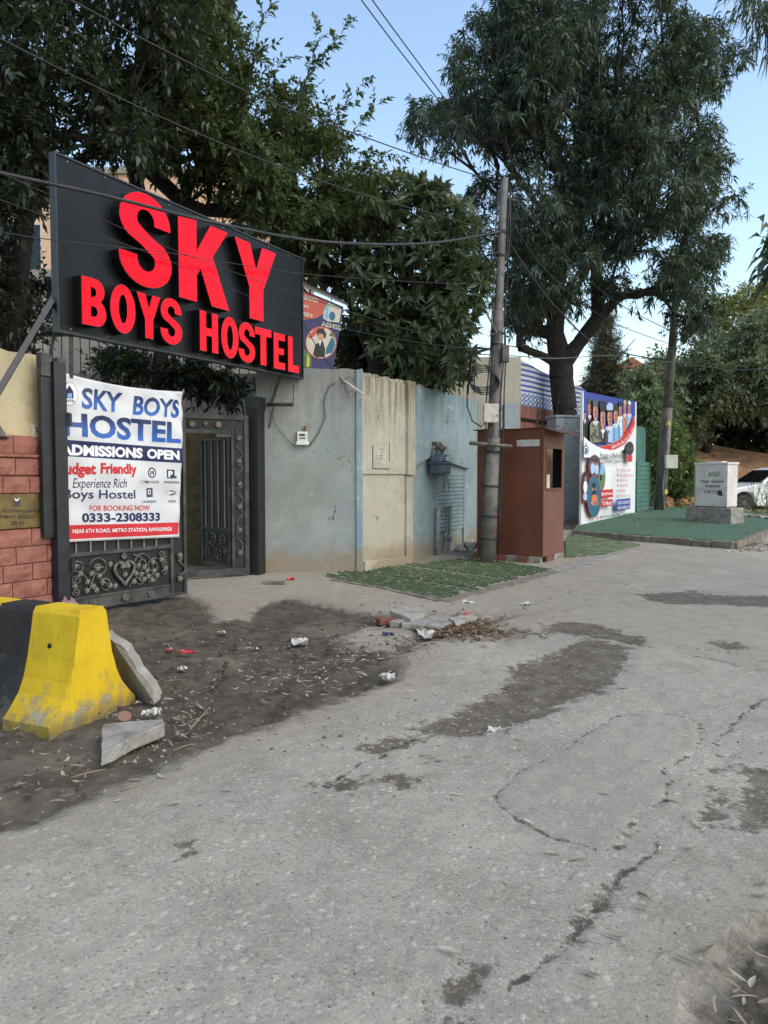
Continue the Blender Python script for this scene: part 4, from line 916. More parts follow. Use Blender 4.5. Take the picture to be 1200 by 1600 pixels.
# gas meter
GASB = mat("gas_meter_blue", S(58, 74, 88), S(74, 90, 102), rough=.5, scale=6, wear=S(110, 118, 122), wscale=20, wamt=.68)
u, z = P3.uv(683, 728, .12); gm = thing("gas_meter", "blue-grey gas meter with pipe elbows on the blue wall", "meter", tuple(P3.at(u, .055, z - .02)), P3.rot); gm.scale = (1.35, 1.35, 1.2)
MB().prism([(-.17, -.12), (.15, -.12), (.18, .06), (-.19, .06)], -.20, .0).build("lower_case", GASB, gm, bevel=.03)
MB().prism([(-.19, .07), (.18, .07), (.15, .20), (-.14, .20)], -.19, .0).build("upper_case", GASB, gm, bevel=.03)
MB().box((-.205, -.215, .045), (.195, .0, .075)).build("flange", GASB, gm, bevel=.008)
MB().box((-.0, -.195, .10), (.11, -.19, .16)).build("index_window", INK_WHITE, gm); MB().box((.01, -.197, .12), (.10, -.195, .14)).build("index_dial", INK_BLACK, gm)
for x in (-.07, .07):
    MB().tube([(x, -.1, .18), (x, -.1, .33), (x + .01, -.07, .37), (x + .02, .04, .38)], .03, 8).build("pipe_elbow", STEEL, gm); MB().disc((x, .30), .045, -.15, -.05, 10, .035).build("union_nut", STEEL, gm)
MB().box((.20, -.12, -.10), (.29, -.02, .04)).build("wire_box", CREAMBOX, gm, bevel=.01)
for k in range(7):
    R = random.Random(k); x = .05 + .04 * k
    MB().tube([(x, -.06, -.12), (x + R.uniform(-.06, .06), -.1, -.22), (x + R.uniform(-.1, .1), -.09, -.30), (x + R.uniform(-.08, .12), -.08, -.36 + R.uniform(-.08, .06))], .006, 4).build("loose_wire", CABLE_G, gm)
# bent supply pipe
u0, zt = P3.uv(684, 795, .06); u1, _ = P3.uv(703, 792, .06)
pp = thing("supply_pipe", "grey-blue bent water pipe standing at the foot of the slatted wall", "pipe", tuple(P3.at(u0, .06, 0)), P3.rot)
PIPE = mat("pipe_paint", S(136, 142, 142), S(116, 122, 122), rough=.7, scale=8)
MB().tube([(0, 0, -.05), (0, 0, zt - .05)], .042, 8).build("riser", PIPE, pp, smooth=True); MB().tube([(0, 0, zt - .06), (0, 0, zt), (u1 - u0, 0, zt + .03), (u1 - u0, 0, zt - .04)], .036, 8).build("cross_pipe", PIPE, pp)
MB().tube([(u1 - u0, 0, zt - .02), (u1 - u0 - .03, 0, zt - .5), (u1 - u0 - .06, 0, .15), (u1 - u0 - .08, 0, -.02)], [.034, .034, .03, .03], 8).build("drop_pipe", PIPE, pp); MB().disc((u1 - u0 - .03, .30), .06, -.05, .05, 8).build("coupling", PIPE, pp)

# ================================================================ KIOSK
RUST = mat("kiosk_brown_paint", S(108, 58, 34), S(94, 50, 30), rough=.6, scale=1.6, bump=.003, bscale=14, wear=S(170, 140, 120), wscale=26, wamt=.71, world=True, streak=(S(84, 46, 32), .4))
RUST_LIT = mat("kiosk_brown_paint_lit", S(112, 70, 54), S(98, 61, 47), rough=.65, scale=2, wear=S(100, 62, 48), wscale=10, wamt=.66, world=True)  # lighter copy of the brown: light painted onto the kiosk's right side
ROOF = mat("kiosk_roof_sheet", S(96, 66, 56), S(74, 54, 48), rough=.7, scale=5, metal=.2)
kc = hit(848, 880); kfd = Vector((-.83, .56, 0)).normalized(); krd = Vector((.56, .83, 0)).normalized()
KW, KD, KH, KB = 1.30, 1.02, 2.42, .11
kr = math.atan2(-kfd.y, -kfd.x); kA = kc + kfd * KW
ks = thing("kiosk", "brown sheet metal guard kiosk with a dark window, behind the near pole", "kiosk", (kA.x, kA.y, 0), kr)
# local: x along front (0..KW), y depth (0..KD)
MB().box((0, 0, KB), (KW, .02, KH)).build("front_panel", RUST, ks, bevel=.004)
MB().box((0, .02, KB), (.02, KD, KH)).build("side_panel", RUST, ks); MB().box((.02, KD - .02, KB), (KW - .02, KD, KH)).build("rear_panel", RUST, ks)
wz0, wz1 = KB + 1.22, KB + 1.98
MB().box((KW - .02, .02, KB), (KW, KD, wz0)).build("side_panel", RUST_LIT, ks); MB().box((KW - .02, .02, wz1), (KW, KD, KH)).build("side_panel", RUST_LIT, ks)
MB().box((KW - .02, .02, wz0), (KW, .10, wz1)).build("window_stile", RUST, ks); MB().box((KW - .02, KD - .12, wz0), (KW, KD, wz1)).build("window_stile", RUST_LIT, ks)
MB().box((KW - .035, .10, wz0 - .02), (KW + .02, KD - .12, wz0 + .015)).build("window_sill", RUST, ks)
MB().box((.02, .02, KB), (KW - .02, KD - .02, KB + .03)).build("floor_plate", DARK, ks)
MB().box((.04, KD - .06, KB + .05), (KW - .06, KD - .03, KH - .05)).build("inside_shade_sheet", DARK, ks)  # near-black sheet painting in the shade inside the kiosk
MB().box((KW - .026, .10, wz0 + .02), (KW - .020, .48, wz1)).build("window_glass", GLASS, ks)
rf = MB().grid(lambda i, j: (-.10 + (KW + .42) * i, -.04 + (KD + .1) * j, KH + .012 + .006 * math.sin(i * 9 + j) - (max(0, i - .80) * .55) + .03 * math.sin(j * 8) * max(0, i - .8) * 3), 16, 8).build("roof_sheet", ROOF, ks)
rf.modifiers.new("s", 'SOLIDIFY').thickness = .012
lg = MB().box((-.012, -.012, KB), (.03, .0, KH - .01)).box((KW - .03, -.012, KB), (KW + .004, .0, KH - .01)); lg.build("corner_angle", RUST, ks)
for zz in (KB + .9,): MB().box((.03, -.004, zz), (KW - .03, -.0005, zz + .006)).build("panel_seam", ROOF, ks)
MB().box((KW * .5, -.004, KB + .02), (KW * .5 + .005, -.0005, KH - .02)).build("panel_seam", ROOF, ks)
for k in range(9):
    for xx in (.05, KW - .05): MB().disc((xx, KB + .12 + k * .26), .008, -.018 if xx < .03 or xx > KW - .03 else -.006, -.0005, 8).build("rivet", ROOF, ks)
fw = MB().box((KW - .002, .09, wz0 + .015), (KW + .014, .115, wz1 - .0)).box((KW - .002, KD - .145, wz0 + .015), (KW + .014, KD - .12, wz1)).box((KW - .002, .115, wz1 - .025), (KW + .014, KD - .145, wz1)); fw.build("window_frame", RUST, ks)
MB().box((KW * .35, .35, KB + .03), (KW * .8, .75, KB + .5)).box((KW * .35, .72, KB + .5), (KW * .8, .76, KB + 1.0)).build("guard_seat", WOOD, ks)
MB().box((KW - .52, -.003, KH - .32), (KW - .08, -.001, KH - .20)).build("torn_sticker", PAPER, ks)
for i in range(8):
    a = (KW * (i + .3) / 6, -.02 + .05 * (i % 2)) if i < 6 else (KW - .05, .35 * (i - 5))
    o = MB().box((-.11, -.055, -.02), (.11, .055, KB - .002)).build("brick", (BRICK, CONC)[i % 2], None, bevel=.01)
    Mk = ks.matrix_basis; Mk = Matrix.Translation(ks.location) @ Matrix.Rotation(kr, 4, 'Z'); q = Mk @ Vector((a[0], a[1], 0)); o.location = (q.x, q.y, gz(q.y)); o.rotation_euler = (0, 0, kr + (.1 * (i % 3 - 1)) + (1.5 if i >= 6 else 0))
    tag(o, ("leftmost brick under the kiosk front", "second brick from the left under the kiosk", "third brick from the left under the kiosk", "fourth brick from the left under the kiosk", "fifth brick from the left under the kiosk front", "brick under the kiosk's near corner", "brick under the near half of the kiosk's right side", "brick under the far half of the kiosk's right side")[i], "brick", "bricks under the kiosk")
o = MB().box((KW + .002, .12, wz0 - .01), (KW + .006, .28, wz0 + .26)).build("paper_notice", PAPER, None); o.matrix_world = Matrix.Translation(ks.location) @ Matrix.Rotation(kr, 4, 'Z'); tag(o, "white paper taped to the corner of the kiosk window", "notice")

# ================================================================ NEAR UTILITY POLE
pb = hit(762, 879); YP = pb.y; ptp = at(788, 279, YP)
up = thing("utility_pole", "leaning stepped steel pole before the brown kiosk with meter boxes", "pole", pb, 0)
def pole_pt(t): return (ptp - pb) * t
MB().tube([pole_pt(-.02), pole_pt(.33)], [.145, .135], 14).build("pole_section", STEEL, up, smooth=True); MB().tube([pole_pt(.325), pole_pt(.335), pole_pt(.66)], [.135, .108, .10], 14).build("pole_section", STEEL, up, smooth=True); MB().tube([pole_pt(.655), pole_pt(.665), pole_pt(1)], [.10, .076, .066], 14).build("pole_section", STEEL, up, smooth=True)
for t in (.06, .12, .20, .29, .40, .57, .60, .80, .86): MB().tube([pole_pt(t), pole_pt(t + .006)], .15 if t < .33 else .115 if t < .66 else .085, 12).build("pole_band", CABLE, up)
def pbox(px0, py0, px1, py1, dy, d, m, name, tilt=0):
    a, b = at(px0, py1, YP - dy) - pb, at(px1, py0, YP - dy) - pb
    return MB().box((a.x, a.y - d, a.z), (b.x, a.y, b.z)).build(name, m, up, bevel=.012)
bx_ = pbox(754, 632, 777, 661, .17, .16, CREAMBOX, "meter_box"); MB().tube([at(777, 647, YP - .34) - pb, at(779, 649, YP - .34) - pb], .02, 8).build("box_knob", PAPER, up)
pbox(783, 541, 794, 567, .05, .14, STEEL, "switch_box")
MB().tube([at(733, 692, YP - .19) - pb, at(800, 698, YP - .19) - pb], .035, 4).build("cross_arm", STEEL, up)
MB().tube([at(766, 523, YP - .16) - pb, at(780, 520, YP - .16) - pb, at(778, 548, YP - .15) - pb], .018, 5).build("bracket_arm", STEEL, up)
MB().tube([at(760, 489, YP - .16) - pb, at(782, 532, YP - .14) - pb], .018, 5).build("bracket_arm", STEEL, up)
for k, (dx, n) in enumerate(((.17, 9), (.15, 9), (-.16, 7))):
    R = random.Random(k + 5); MB().tube([pole_pt(.02 + .95 * i / n) + Vector((dx * (1 - .4 * i / n) + R.uniform(-.03, .03), -.06, 0)) for i in range(n + 1)], .012, 5).build("down_cable", CABLE, up, smooth=True)
for k in range(5):
    c = at(753 + k, 588 + 2 * k, YP - .1) - pb; MB().tube([c + Vector((.26 * math.cos(i * .45), -.02 * k, .20 * math.sin(i * .45) - .01 * k)) for i in range(15)], .012, 5).build("cable_coil", CABLE, up, smooth=True)
MB().tube([at(730, 600, YP - .2) - pb, at(730, 635, YP - .2) - pb, at(738, 658, YP - .2) - pb, at(752, 667, YP - .2) - pb, at(758, 661, YP - .2) - pb], .012, 5).build("down_cable", CABLE, up, smooth=True)
MB().tube([at(769, 661, YP - .3) - pb, at(771, 672, YP - .25) - pb, at(766, 690, YP - .22) - pb, at(756, 705, YP - .2) - pb], .009, 5).build("down_cable", CABLE, up, smooth=True)
for k in range(9):   # loose cable tails under the loquat, hung on the pole top bracket
    R = random.Random(k + 30); x0 = R.uniform(700, 765); MB().tube([at(768, 545, YP - .1) - pb, at(x0, R.uniform(540, 560), YP - R.uniform(0, .3)) - pb, at(x0 - 4, R.uniform(590, 620), YP - .2) - pb], .010, 4).build("loose_cable", CABLE, up, smooth=True)

# ================================================================ TURF AND PLATFORM
TURF = mat("artificial_turf", S(84, 102, 68), S(64, 82, 54), rough=.95, scale=5, bump=.01, bscale=90, wear=S(132, 124, 106), wscale=6, wamt=.54, world=True, grain=.4)
TURF2 = mat("artificial_turf_platform", S(72, 104, 80), S(60, 88, 68), rough=.95, scale=5, bump=.02, bscale=70, wear=S(92, 110, 86), wscale=7, wamt=.68, world=True, grain=.4)
tf = thing("artificial_turf", "green artificial turf laid in strips between the blue wall and the road", "turf", hit(640, 905))
tb = tf.location.copy()
NS = 22
e0 = [hit(498, 899), hit(600, 886), hit(745, 869)]; e1 = [hit(688, 937), hit(780, 910), hit(864, 889)]
def q3(p, t): return p[0].lerp(p[1], t * 2) if t < .5 else p[1].lerp(p[2], t * 2 - 1)
for i in range(NS):
    t0, t1 = i / NS, (i + .60) / NS; R = random.Random(i); k0 = R.uniform(-.02, .05); k1 = 1 + R.uniform(-.06, .03)
    if i < 3: k0 += .02
    if i in (6, 13): t0 += .012
    def fn(a, b, t0=t0, t1=t1, k0=k0, k1=k1, R=R):
        s = k0 + (k1 - k0) * a; t = t0 + (t1 - t0) * b
        p = q3(e0, t).lerp(q3(e1, t), s)
        z = gh(p.x, p.y) + .016 + (.006 if 0 < b < 1 else -.02)
        j = .010 if b in (0, 1) else 0
        return (p.x - tb.x + R.uniform(-j, j), p.y - tb.y + R.uniform(-j, j), z - tb.z)
    MB().grid(fn, 26, 3).build("turf_strip", TURF, tf)
def turf_pile():
    R = np.random.RandomState(77); n = 9000; T = R.rand(n); Sx = R.rand(n) * 1.04 - .02; fr_ = (T * NS) % 1.0; ok = (fr_ < .62) & (R.rand(n) < .45 + .75 * np.array([float(vnoise(np.array([t * 9]), np.array([s_ * 5]))[0]) for t, s_ in zip(T, Sx)])); T, Sx = T[ok], Sx[ok]
    P = np.array([tuple(q3(e0, t).lerp(q3(e1, t), s_)) for t, s_ in zip(T, Sx)]); N = len(P); P[:, 2] = ground_z(P[:, 0], P[:, 1]) + .02
    d = unit(np.c_[R.normal(size=(N, 2)) * .8, np.ones(N)]); nr = unit(R.normal(size=(N, 3)))
    leaves_mesh("turf_pile", P - np.array(tb), d, nr, R.uniform(.02, .045, N), R.uniform(.004, .009, N), R.rand(N), leaf_mat("turf_fibre", S(60, 78, 50), S(82, 100, 66), S(128, 130, 96), .1, .8), tf, droop=.3)
TURF_PILE = turf_pile
# kerb strips along the turf
def strip(name, label, pts, wid, h, m, cat="kerb", parent=None, n=10, zoff=0.0):
    mb = MB(); vs = []
    P = []
    for i in range(len(pts) - 1):
        for k in range(n): P.append(pts[i].lerp(pts[i + 1], k / n))
    P.append(pts[-1]); R = random.Random(len(P))
    for i, p in enumerate(P):
        d = (P[min(i + 1, len(P) - 1)] - P[max(i - 1, 0)]); d.z = 0; d.normalize(); nn = Vector((-d.y, d.x, 0)); z = gh(p.x, p.y) + zoff
        a, b = p + nn * (wid / 2 + R.uniform(-.012, .012)), p - nn * (wid / 2 + R.uniform(-.012, .012))
        vs += [(a.x, a.y, z - .08), (a.x, a.y, z + h + R.uniform(-.008, .005)), (b.x, b.y, z + h + R.uniform(-.008, .005)), (b.x, b.y, z - .08)]
    k = len(P); fs = [(4 * i + a, 4 * i + (a + 1), 4 * i + 4 + (a + 1), 4 * i + 4 + a) for i in range(k - 1) for a in range(3)] + [(0, 1, 2, 3), (4 * k - 4, 4 * k - 3, 4 * k - 2, 4 * k - 1)]
    o = mb.add(vs, fs).build(name, m, parent)
    return o
struct(strip("kerb", "", [hit(520, 906), hit(600, 919), hit(690, 940)], .12, .014, KERB)); struct(strip("kerb", "", [hit(692, 940), hit(780, 916), hit(868, 893)], .22, .014, KERB))
struct(strip("kerb", "", [hit(868, 893), hit(930, 873), hit(990, 856)], .4, .012, CONC))
# raised platform
UPZ = .14
PF = [(896, 838), (960, 843), (1050, 850), (1147, 858), (1172, 848), (1200, 836), (1240, 820), (1180, 808), (1060, 799), (985, 799), (905, 822)]
PW = [hit(*p) for p in PF]
def platform():
    top = [Vector((p.x, p.y, gz(p.y) + UPZ - .012)) for p in PW]; n = len(top)
    mb = MB().add([tuple(p) for p in top] + [(p.x, p.y, gz(p.y) - .2) for p in top], [tuple(range(n))] + [(i, i + n, (i + 1) % n + n, (i + 1) % n) for i in range(n)])
    struct(mb.build("platform", KERB))
    c = sum(top, Vector()) / n; tt = [c + (p - c) * .975 for p in top]
    o = struct(MB().add([(p.x, p.y, gz(p.y) + UPZ + .004) for p in tt] + [(p.x, p.y, gz(p.y) + UPZ - .011) for p in tt], [tuple(range(n))] + [(i, i + n, (i + 1) % n + n, (i + 1) % n) for i in range(n)]).build("turf_platform", TURF2))
platform()
kb = thing("kerb_edge", "low broken concrete kerb round the green turf platform", "kerb", PW[3])
for i in range(5):
    for k in range(3):
        a, b = PW[i].lerp(PW[i + 1], k / 3), PW[i].lerp(PW[i + 1], (k + .97) / 3); d = (b - a); L = Vector((d.x, d.y, 0)).length; R = random.Random(i * 3 + k)
        M = Matrix.Translation(Vector((a.x, a.y, gz(a.y))) - PW[3]) @ Matrix.Rotation(math.atan2(d.y, d.x), 4, 'Z') @ Matrix.Rotation(-math.atan2(gz(b.y) - gz(a.y), L), 4, 'Y')
        MB().box((0, -.07 + R.uniform(-.01, .01), -.1), (L, .06, UPZ + R.uniform(-.012, .012)), M).build("kerb_stone", KERB, kb, bevel=.015)
# low turf ramp before the platform
rp = [hit(*p) for p in ((884, 872), (945, 868), (1000, 852), (900, 840), (884, 846))]
ob = MB().add([(p.x, p.y, gz(p.y) + .035 + (.05 if i > 2 else 0)) for i, p in enumerate(rp)] + [(p.x, p.y, gz(p.y) - .05) for p in rp], [tuple(range(5))] + [(i, i + 5, (i + 1) % 5 + 5, (i + 1) % 5) for i in range(5)]).build("turf_mat", TURF)
tag(ob, "flat green turf mat right of the kiosk below the platform kerb", "turf")

# ================================================================ CABINET
cb_ = hit(1142, 819, UPZ); cl_ = hit(1071, 813, UPZ); CP = Plane(cl_, cb_); cz = min(gz(cb_.y), gz(cl_.y)) + UPZ
cab = thing("internet_cabinet", "white roadside telecom cabinet on a concrete block with lettering", "cabinet", (cl_.x, cl_.y, cz), CP.rot)
BW = CP.L; bh = CP.uv(1108, 793)[1] - cz
MB().box((0, 0, -.08), (BW, .62, bh)).build("concrete_base", CONC, cab, bevel=.02)
c0, zt = CP.uv(1085.5, 723, -.06); c1, _ = CP.uv(1137, 723, -.06); ch = zt - cz
CABW = mat("cabinet_white", S(212, 208, 200), S(190, 186, 178), rough=.55, scale=3, wear=S(140, 136, 128), wscale=16, wamt=.66)
MB().box((c0, .07, bh + .03), (c1, .55, ch - .06)).build("cabinet_body", CABW, cab, bevel=.012)
MB().box((c0 + .02, .09, bh), (c1 - .02, .53, bh + .03)).build("cabinet_foot", GREYSHEET, cab)
MB().box((c0 - .02, .045, ch - .06), (c1 + .02, .575, ch)).build("cabinet_lid", CABW, cab, bevel=.01); MB().box((c0 + .3, .2, ch), (c1 - .25, .45, ch + .03)).build("lid_vent", CABW, cab)
MB().box((c0 + .04, .062, bh + .09), (c1 - .04, .07, ch - .10)).build("cabinet_door", CABW, cab, bevel=.004)
MB().box((c0 + .03, .066, bh + .10), (c0 + .038, .071, ch - .1)).build("door_seam", GREYSHEET, cab)
cv = lambda x, y: (x / 7.5 + 1040, y / 7.5 + 680)
for s, a, b, y0_, y1_, bo in (("ptcl", 512, 628, 415, 500, .0), ("High Speed", 412, 676, 522, 566, .012), ("Internet", 465, 638, 574, 612, .012), ("Call 1218", 452, 640, 645, 678, .012)):
    plet(s, cab, CP, cv, a, b, y0_, y1_, INK_BLACK, .059, z0=cz, bold=bo)
GREEN_INK = ink("ink_olive", S(150, 156, 90))
zflat(ell(478, 457, 29, 32), CP, cv, .0595, GREEN_INK, cab, cz, "logo_ring"); zflat(ell(478, 457, 22, 25), CP, cv, .0575, INK_WHITE, cab, cz, "logo_ring"); zflat(ell(478, 457, 7, 9), CP, cv, .0555, GREEN_INK, cab, cz, "logo_ring")
zflat([(600, 700), (620, 640), (640, 670), (650, 620), (665, 690), (680, 705), (640, 712)], CP, cv, .0595, INK_GREY, cab, cz, "paint_smear")

# ================================================================ SCHOOL PILLAR, BILLBOARD, AWNING, TEAL WALL
sa = hit(908, 820, UPZ); sa.z = 0; SBd = Vector((3.07, 4.4, 0)).normalized()
tB = Plane(sa, sa + SBd); uB = tB.uv(993, 740)[0]; SB = Plane(sa, sa + SBd * uB)
szb, szt = SB.uv(908, 818)[1], SB.uv(911, 613)[1]; slope = (SB.uv(992, 800)[1] - szb) / uB; slt = (SB.uv(993, 627.5)[1] - szt) / uB
sbd = thing("school_billboard", "tall school billboard with a row of uniformed people on blue", "billboard", (SB.A.x, SB.A.y, 0), SB.rot)
PRINT_W = mat("billboard_white", S(226, 228, 228), S(214, 217, 218), rough=.5, scale=1, grain=.03)
MB().prism([(0, szb - .1), (uB, szb + slope * uB - .1), (uB, szt + slt * uB), (0, szt)], 0, .06).build("panel", PRINT_W, sbd)
ZS = lambda x, y: (x / 6.958 + 900, y / 6.957 + 600)
LAY = [-.002]
def sfl(pts, m, name="print_shape"):
    LAY[0] -= .0006; return zflat(pts, SB, ZS, LAY[0], m, sbd, 0, name)
def slt_(s, xl, xr, yt, yb, m, **k):
    LAY[0] -= .0006; return plet(s, sbd, SB, ZS, xl, xr, yt, yb, m, LAY[0], **k)
ISK2 = ink("ink_skin_shade", S(164, 108, 88)); ISK3 = ink("ink_skin_dark", S(128, 74, 62)); ISH = ink("ink_cloth_shade", S(110, 138, 186))
IB = ink("ink_royal", S(40, 62, 150)); ISK = ink("ink_skin", S(196, 140, 116)); IPB = ink("ink_paleblue", S(170, 190, 226)); ICY = ink("ink_cyan", S(104, 178, 214)); IOL = ink("ink_camo", S(120, 122, 104)); ICM = ink("ink_camo_dark", S(74, 78, 66))
IOR = ink("ink_orange", S(214, 110, 50)); ITE = ink("ink_teal", S(36, 98, 122)); IYE = ink("ink_yellow", S(216, 184, 60)); IGR = ink("ink_green", S(80, 130, 70))
sfl([(85, 80), (643, 192), (643, 340), (570, 490), (470, 600), (380, 650), (240, 682), (150, 630), (85, 572)], IB)
def face(cx, cy, rx, ry):
    sfl(ell(cx + rx * .35, cy, rx * .62, ry * .9, 12), ISK2); sfl(ell(cx - rx * .4, cy + ry * -.12, rx * .22, ry * .09, 8), INK_BLACK); sfl(ell(cx + rx * .4, cy + ry * -.12, rx * .22, ry * .09, 8), INK_BLACK); sfl(ell(cx, cy + ry * .42, rx * .42, ry * .09, 8), ISK3); sfl(ell(cx, cy + ry * .18, rx * .14, ry * .2, 8), ISK3)
def person(cx, top, sh, w, coat, hat, hatm, tie=None):
    """bust: shoulders, neck, face, cap"""
    hh = (sh - top) * .55
    sfl([(cx - w, sh + 300 if sh + 300 < 640 else 640), (cx - w, sh + 40), (cx - w * .75, sh), (cx - w * .2, sh - 18), (cx + w * .2, sh - 18), (cx + w * .75, sh), (cx + w, sh + 40), (cx + w, sh + 300 if sh + 300 < 630 else 630)], coat)
    sfl([(cx - w * .22, sh + 5), (cx - w * .2, sh - 50), (cx + w * .2, sh - 50), (cx + w * .22, sh + 5)], ISK); sfl(ell(cx, top + (sh - top) * .58, w * .45, (sh - top) * .36), ISK); face(cx, top + (sh - top) * .62, w * .45, (sh - top) * .34); sfl([(cx - w * .5, sh + 2), (cx, sh + 46), (cx - w * .12, sh - 8)], INK_WHITE); sfl([(cx + w * .5, sh + 2), (cx, sh + 46), (cx + w * .12, sh - 8)], INK_WHITE); sfl([(cx + w * .55, sh + 6), (cx + w, sh + 40), (cx + w, sh + 190), (cx + w * .62, sh + 190)], INK_GREY if coat in (INK_BLACK, IOL) else ISH)
    if hat == 'peak':
        sfl([(cx - w * .55, top + (sh - top) * .30), (cx - w * .62, top + 30), (cx - w * .25, top), (cx + w * .3, top), (cx + w * .62, top + 30), (cx + w * .55, top + (sh - top) * .30)], hatm); sfl([(cx - w * .5, top + (sh - top) * .30), (cx + w * .5, top + (sh - top) * .30), (cx + w * .45, top + (sh - top) * .38), (cx - w * .45, top + (sh - top) * .38)], INK_BLACK)
    elif hat == 'helmet': sfl(ell(cx, top + (sh - top) * .30, w * .55, (sh - top) * .30, 14, 0, -math.pi), hatm)
    else: sfl([(cx - w * .48, top + (sh - top) * .34), (cx - w * .45, top + 20), (cx, top), (cx + w * .45, top + 14), (cx + w * .48, top + (sh - top) * .34)], hatm)
    if tie: sfl([(cx - 5, sh - 5), (cx + 5, sh - 5), (cx + 4, sh + 90), (cx - 4, sh + 90)], tie)
    sfl([(cx - w * .3, sh + 40), (cx - w * .1, sh + 40), (cx - w * .1, sh + 60), (cx - w * .3, sh + 60)], INK_BLACK if coat in (IPB, ICY) else ICM)
person(98, 280, 390, 24, INK_BLACK, 'cap', INK_BLACK); person(150, 150, 345, 42, INK_BLACK, 'cap', ICM); person(580, 180, 330, 32, IPB, 'helmet', INK_WHITE); person(530, 172, 330, 30, IOR, 'helmet', IYE)
person(482, 185, 360, 36, INK_WHITE, 'cap', INK_BLACK); person(432, 215, 440, 52, ICY, 'cap', INK_BLACK); person(368, 205, 470, 60, IPB, 'peak', IPB); person(292, 180, 500, 58, INK_BLACK, 'peak', INK_BLACK, INK_WHITE); person(212, 160, 410, 60, IOL, 'cap', ICM)
for k in range(16):
    R = random.Random(k); x, y = R.uniform(165, 260), R.uniform(430, 620); sfl(ell(x, y, R.uniform(6, 12), R.uniform(8, 18), 7), ICM)
sfl([(85, 572), (150, 630), (240, 682), (380, 652), (470, 602), (640, 470), (640, 640), (380, 800), (85, 800)], PRINT_W)
sfl([(240, 684), (380, 655), (480, 600), (570, 490), (637, 340), (641, 470), (590, 570), (520, 660), (430, 710), (380, 718), (300, 705)], INK_RED)
# slogan along the red ribbon
def along(s, pts, hpx, m):
    me, co = text_mesh(s, .01); lo, hi = co.min(0), co.max(0); P = np.array([SB.uv(*ZS(*p), .03) for p in pts]); seg = np.r_[0, np.cumsum(np.hypot(*np.diff(P, axis=0).T))]
    t = (co[:, 0] - lo[0]) / (hi[0] - lo[0]) * seg[-1]; X = np.interp(t, seg, P[:, 0]); Z = np.interp(t, seg, P[:, 1]); hgt = hpx / 6.957 / F_PX * 24; LAY[0] -= .002
    me.vertices.foreach_set('co', np.stack([X, np.full(len(X), LAY[0]), Z + co[:, 1] / hi[1] * hgt], 1).ravel()); me.materials.clear(); me.materials.append(m)
    o = bpy.data.objects.new("printed_text", me); COL.objects.link(o); o.parent = sbd
along("Learn For Life, Live For Akhirah", [(368, 702), (440, 675), (500, 640), (560, 570), (600, 500), (633, 430)], 34, INK_WHITE)
slt_("Ansaar-e-Muhammad", 258, 538, (742, 752), (800, 806), INK_BLACK); slt_("School System", 300, 496, (812, 818), (872, 868), INK_BLACK)
slt_("AEMSS", 78, 142, 798, 836, INK_NAVY, bold=.02); sfl(ell(110, 715, 30, 50), ITE, "emblem"); sfl(ell(110, 715, 22, 38), PRINT_W, "emblem"); sfl([(96, 705), (110, 690), (126, 705), (124, 745), (98, 745)], ITE, "emblem"); sfl([(105, 640), (115, 640), (113, 680), (107, 680)], ITE, "emblem")
def photo(cx, cy, rx, ry, bgm, shapes):
    sfl(ell(cx, cy, rx * 1.05, ry * 1.03), INK_RED if shapes else INK_GREY); sfl(ell(cx, cy, rx, ry), bgm)
    for (x, y, a, b, m) in shapes:
        sfl(ell(cx + x * rx, cy + y * ry, a * rx, b * ry, 12), m)
        if m is ISK: face(cx + x * rx, cy + y * ry, a * rx, b * ry)
photo(280, 1003, 38, 148, IGR, [(0, -.5, .8, .45, ICY), (-.2, .1, .4, .25, INK_BLACK)]); photo(202, 890, 66, 118, INK_GREY, [(-.3, .2, .35, .55, IPB), (.35, .3, .35, .5, IPB), (-.3, -.35, .2, .2, ISK), (.35, -.25, .2, .2, ISK), (-.3, -.52, .2, .12, INK_BLACK), (.35, -.42, .2, .12, INK_BLACK)])
photo(102, 1118, 48, 172, INK_BLACK, [(.0, .0, .45, .4, INK_WHITE), (0, .62, .5, .25, IPB), (.1, -.5, .25, .16, ISK)])
photo(198, 1220, 74, 228, ITE, [(0, -.35, .28, .22, ISK), (0, -.12, .3, .2, INK_BLACK), (.05, .12, .45, .22, IOR), (.1, .32, .6, .12, ISK), (0, -.52, .28, .14, INK_BLACK)])
sfl([(272, 1152), (402, 1142), (402, 1228), (272, 1240)], INK_RED); slt_("EarlyYears", 278, 398, (1178, 1170), (1222, 1212), INK_WHITE, bold=.02); sfl([(283, 1262), (395, 1250), (395, 1322), (283, 1334)], INK_RED); slt_("To Matric", 290, 388, (1276, 1268), (1318, 1310), INK_WHITE, bold=.02)
for k, s in enumerate(("Oxford Curriculum", "Islamic & Moral Values", "Hifz-e-Quran", "Spoken English", "Martial Art", "Swimming & More...")):
    y = 918 + k * 56; slt_(s, 472, (596, 620, 556, 572, 540, 594)[k], y, y + 34, INK_RED); sfl(ell(452, y + 16 + 4 * k // 3, 6, 13, 8), INK_RED if k > 2 else INK_BLACK)
sfl([(438, 1258), (590, 1240), (590, 1358), (438, 1378)], IB); slt_("0303-5352401", 452, 584, (1276, 1262), (1312, 1298), INK_WHITE, bold=.01); slt_("0304-3802153", 452, 584, (1332, 1316), (1366, 1350), INK_WHITE, bold=.01)
slt_("6th Road Satellite Town Rwp", 256, 620, (1432, 1386), (1470, 1424), INK_BLACK, bold=.01); sfl(ell(236, 1455, 6, 18, 8), INK_RED)
sfl(ell(585, 700, 43, 75), INK_BLACK, "badge"); sfl([(548, 690), (622, 684), (622, 716), (548, 722)], INK_GREY, "badge"); sfl([(556, 775), (610, 770), (612, 850), (598, 838), (585, 856), (570, 842), (558, 852)], INK_RED, "badge")
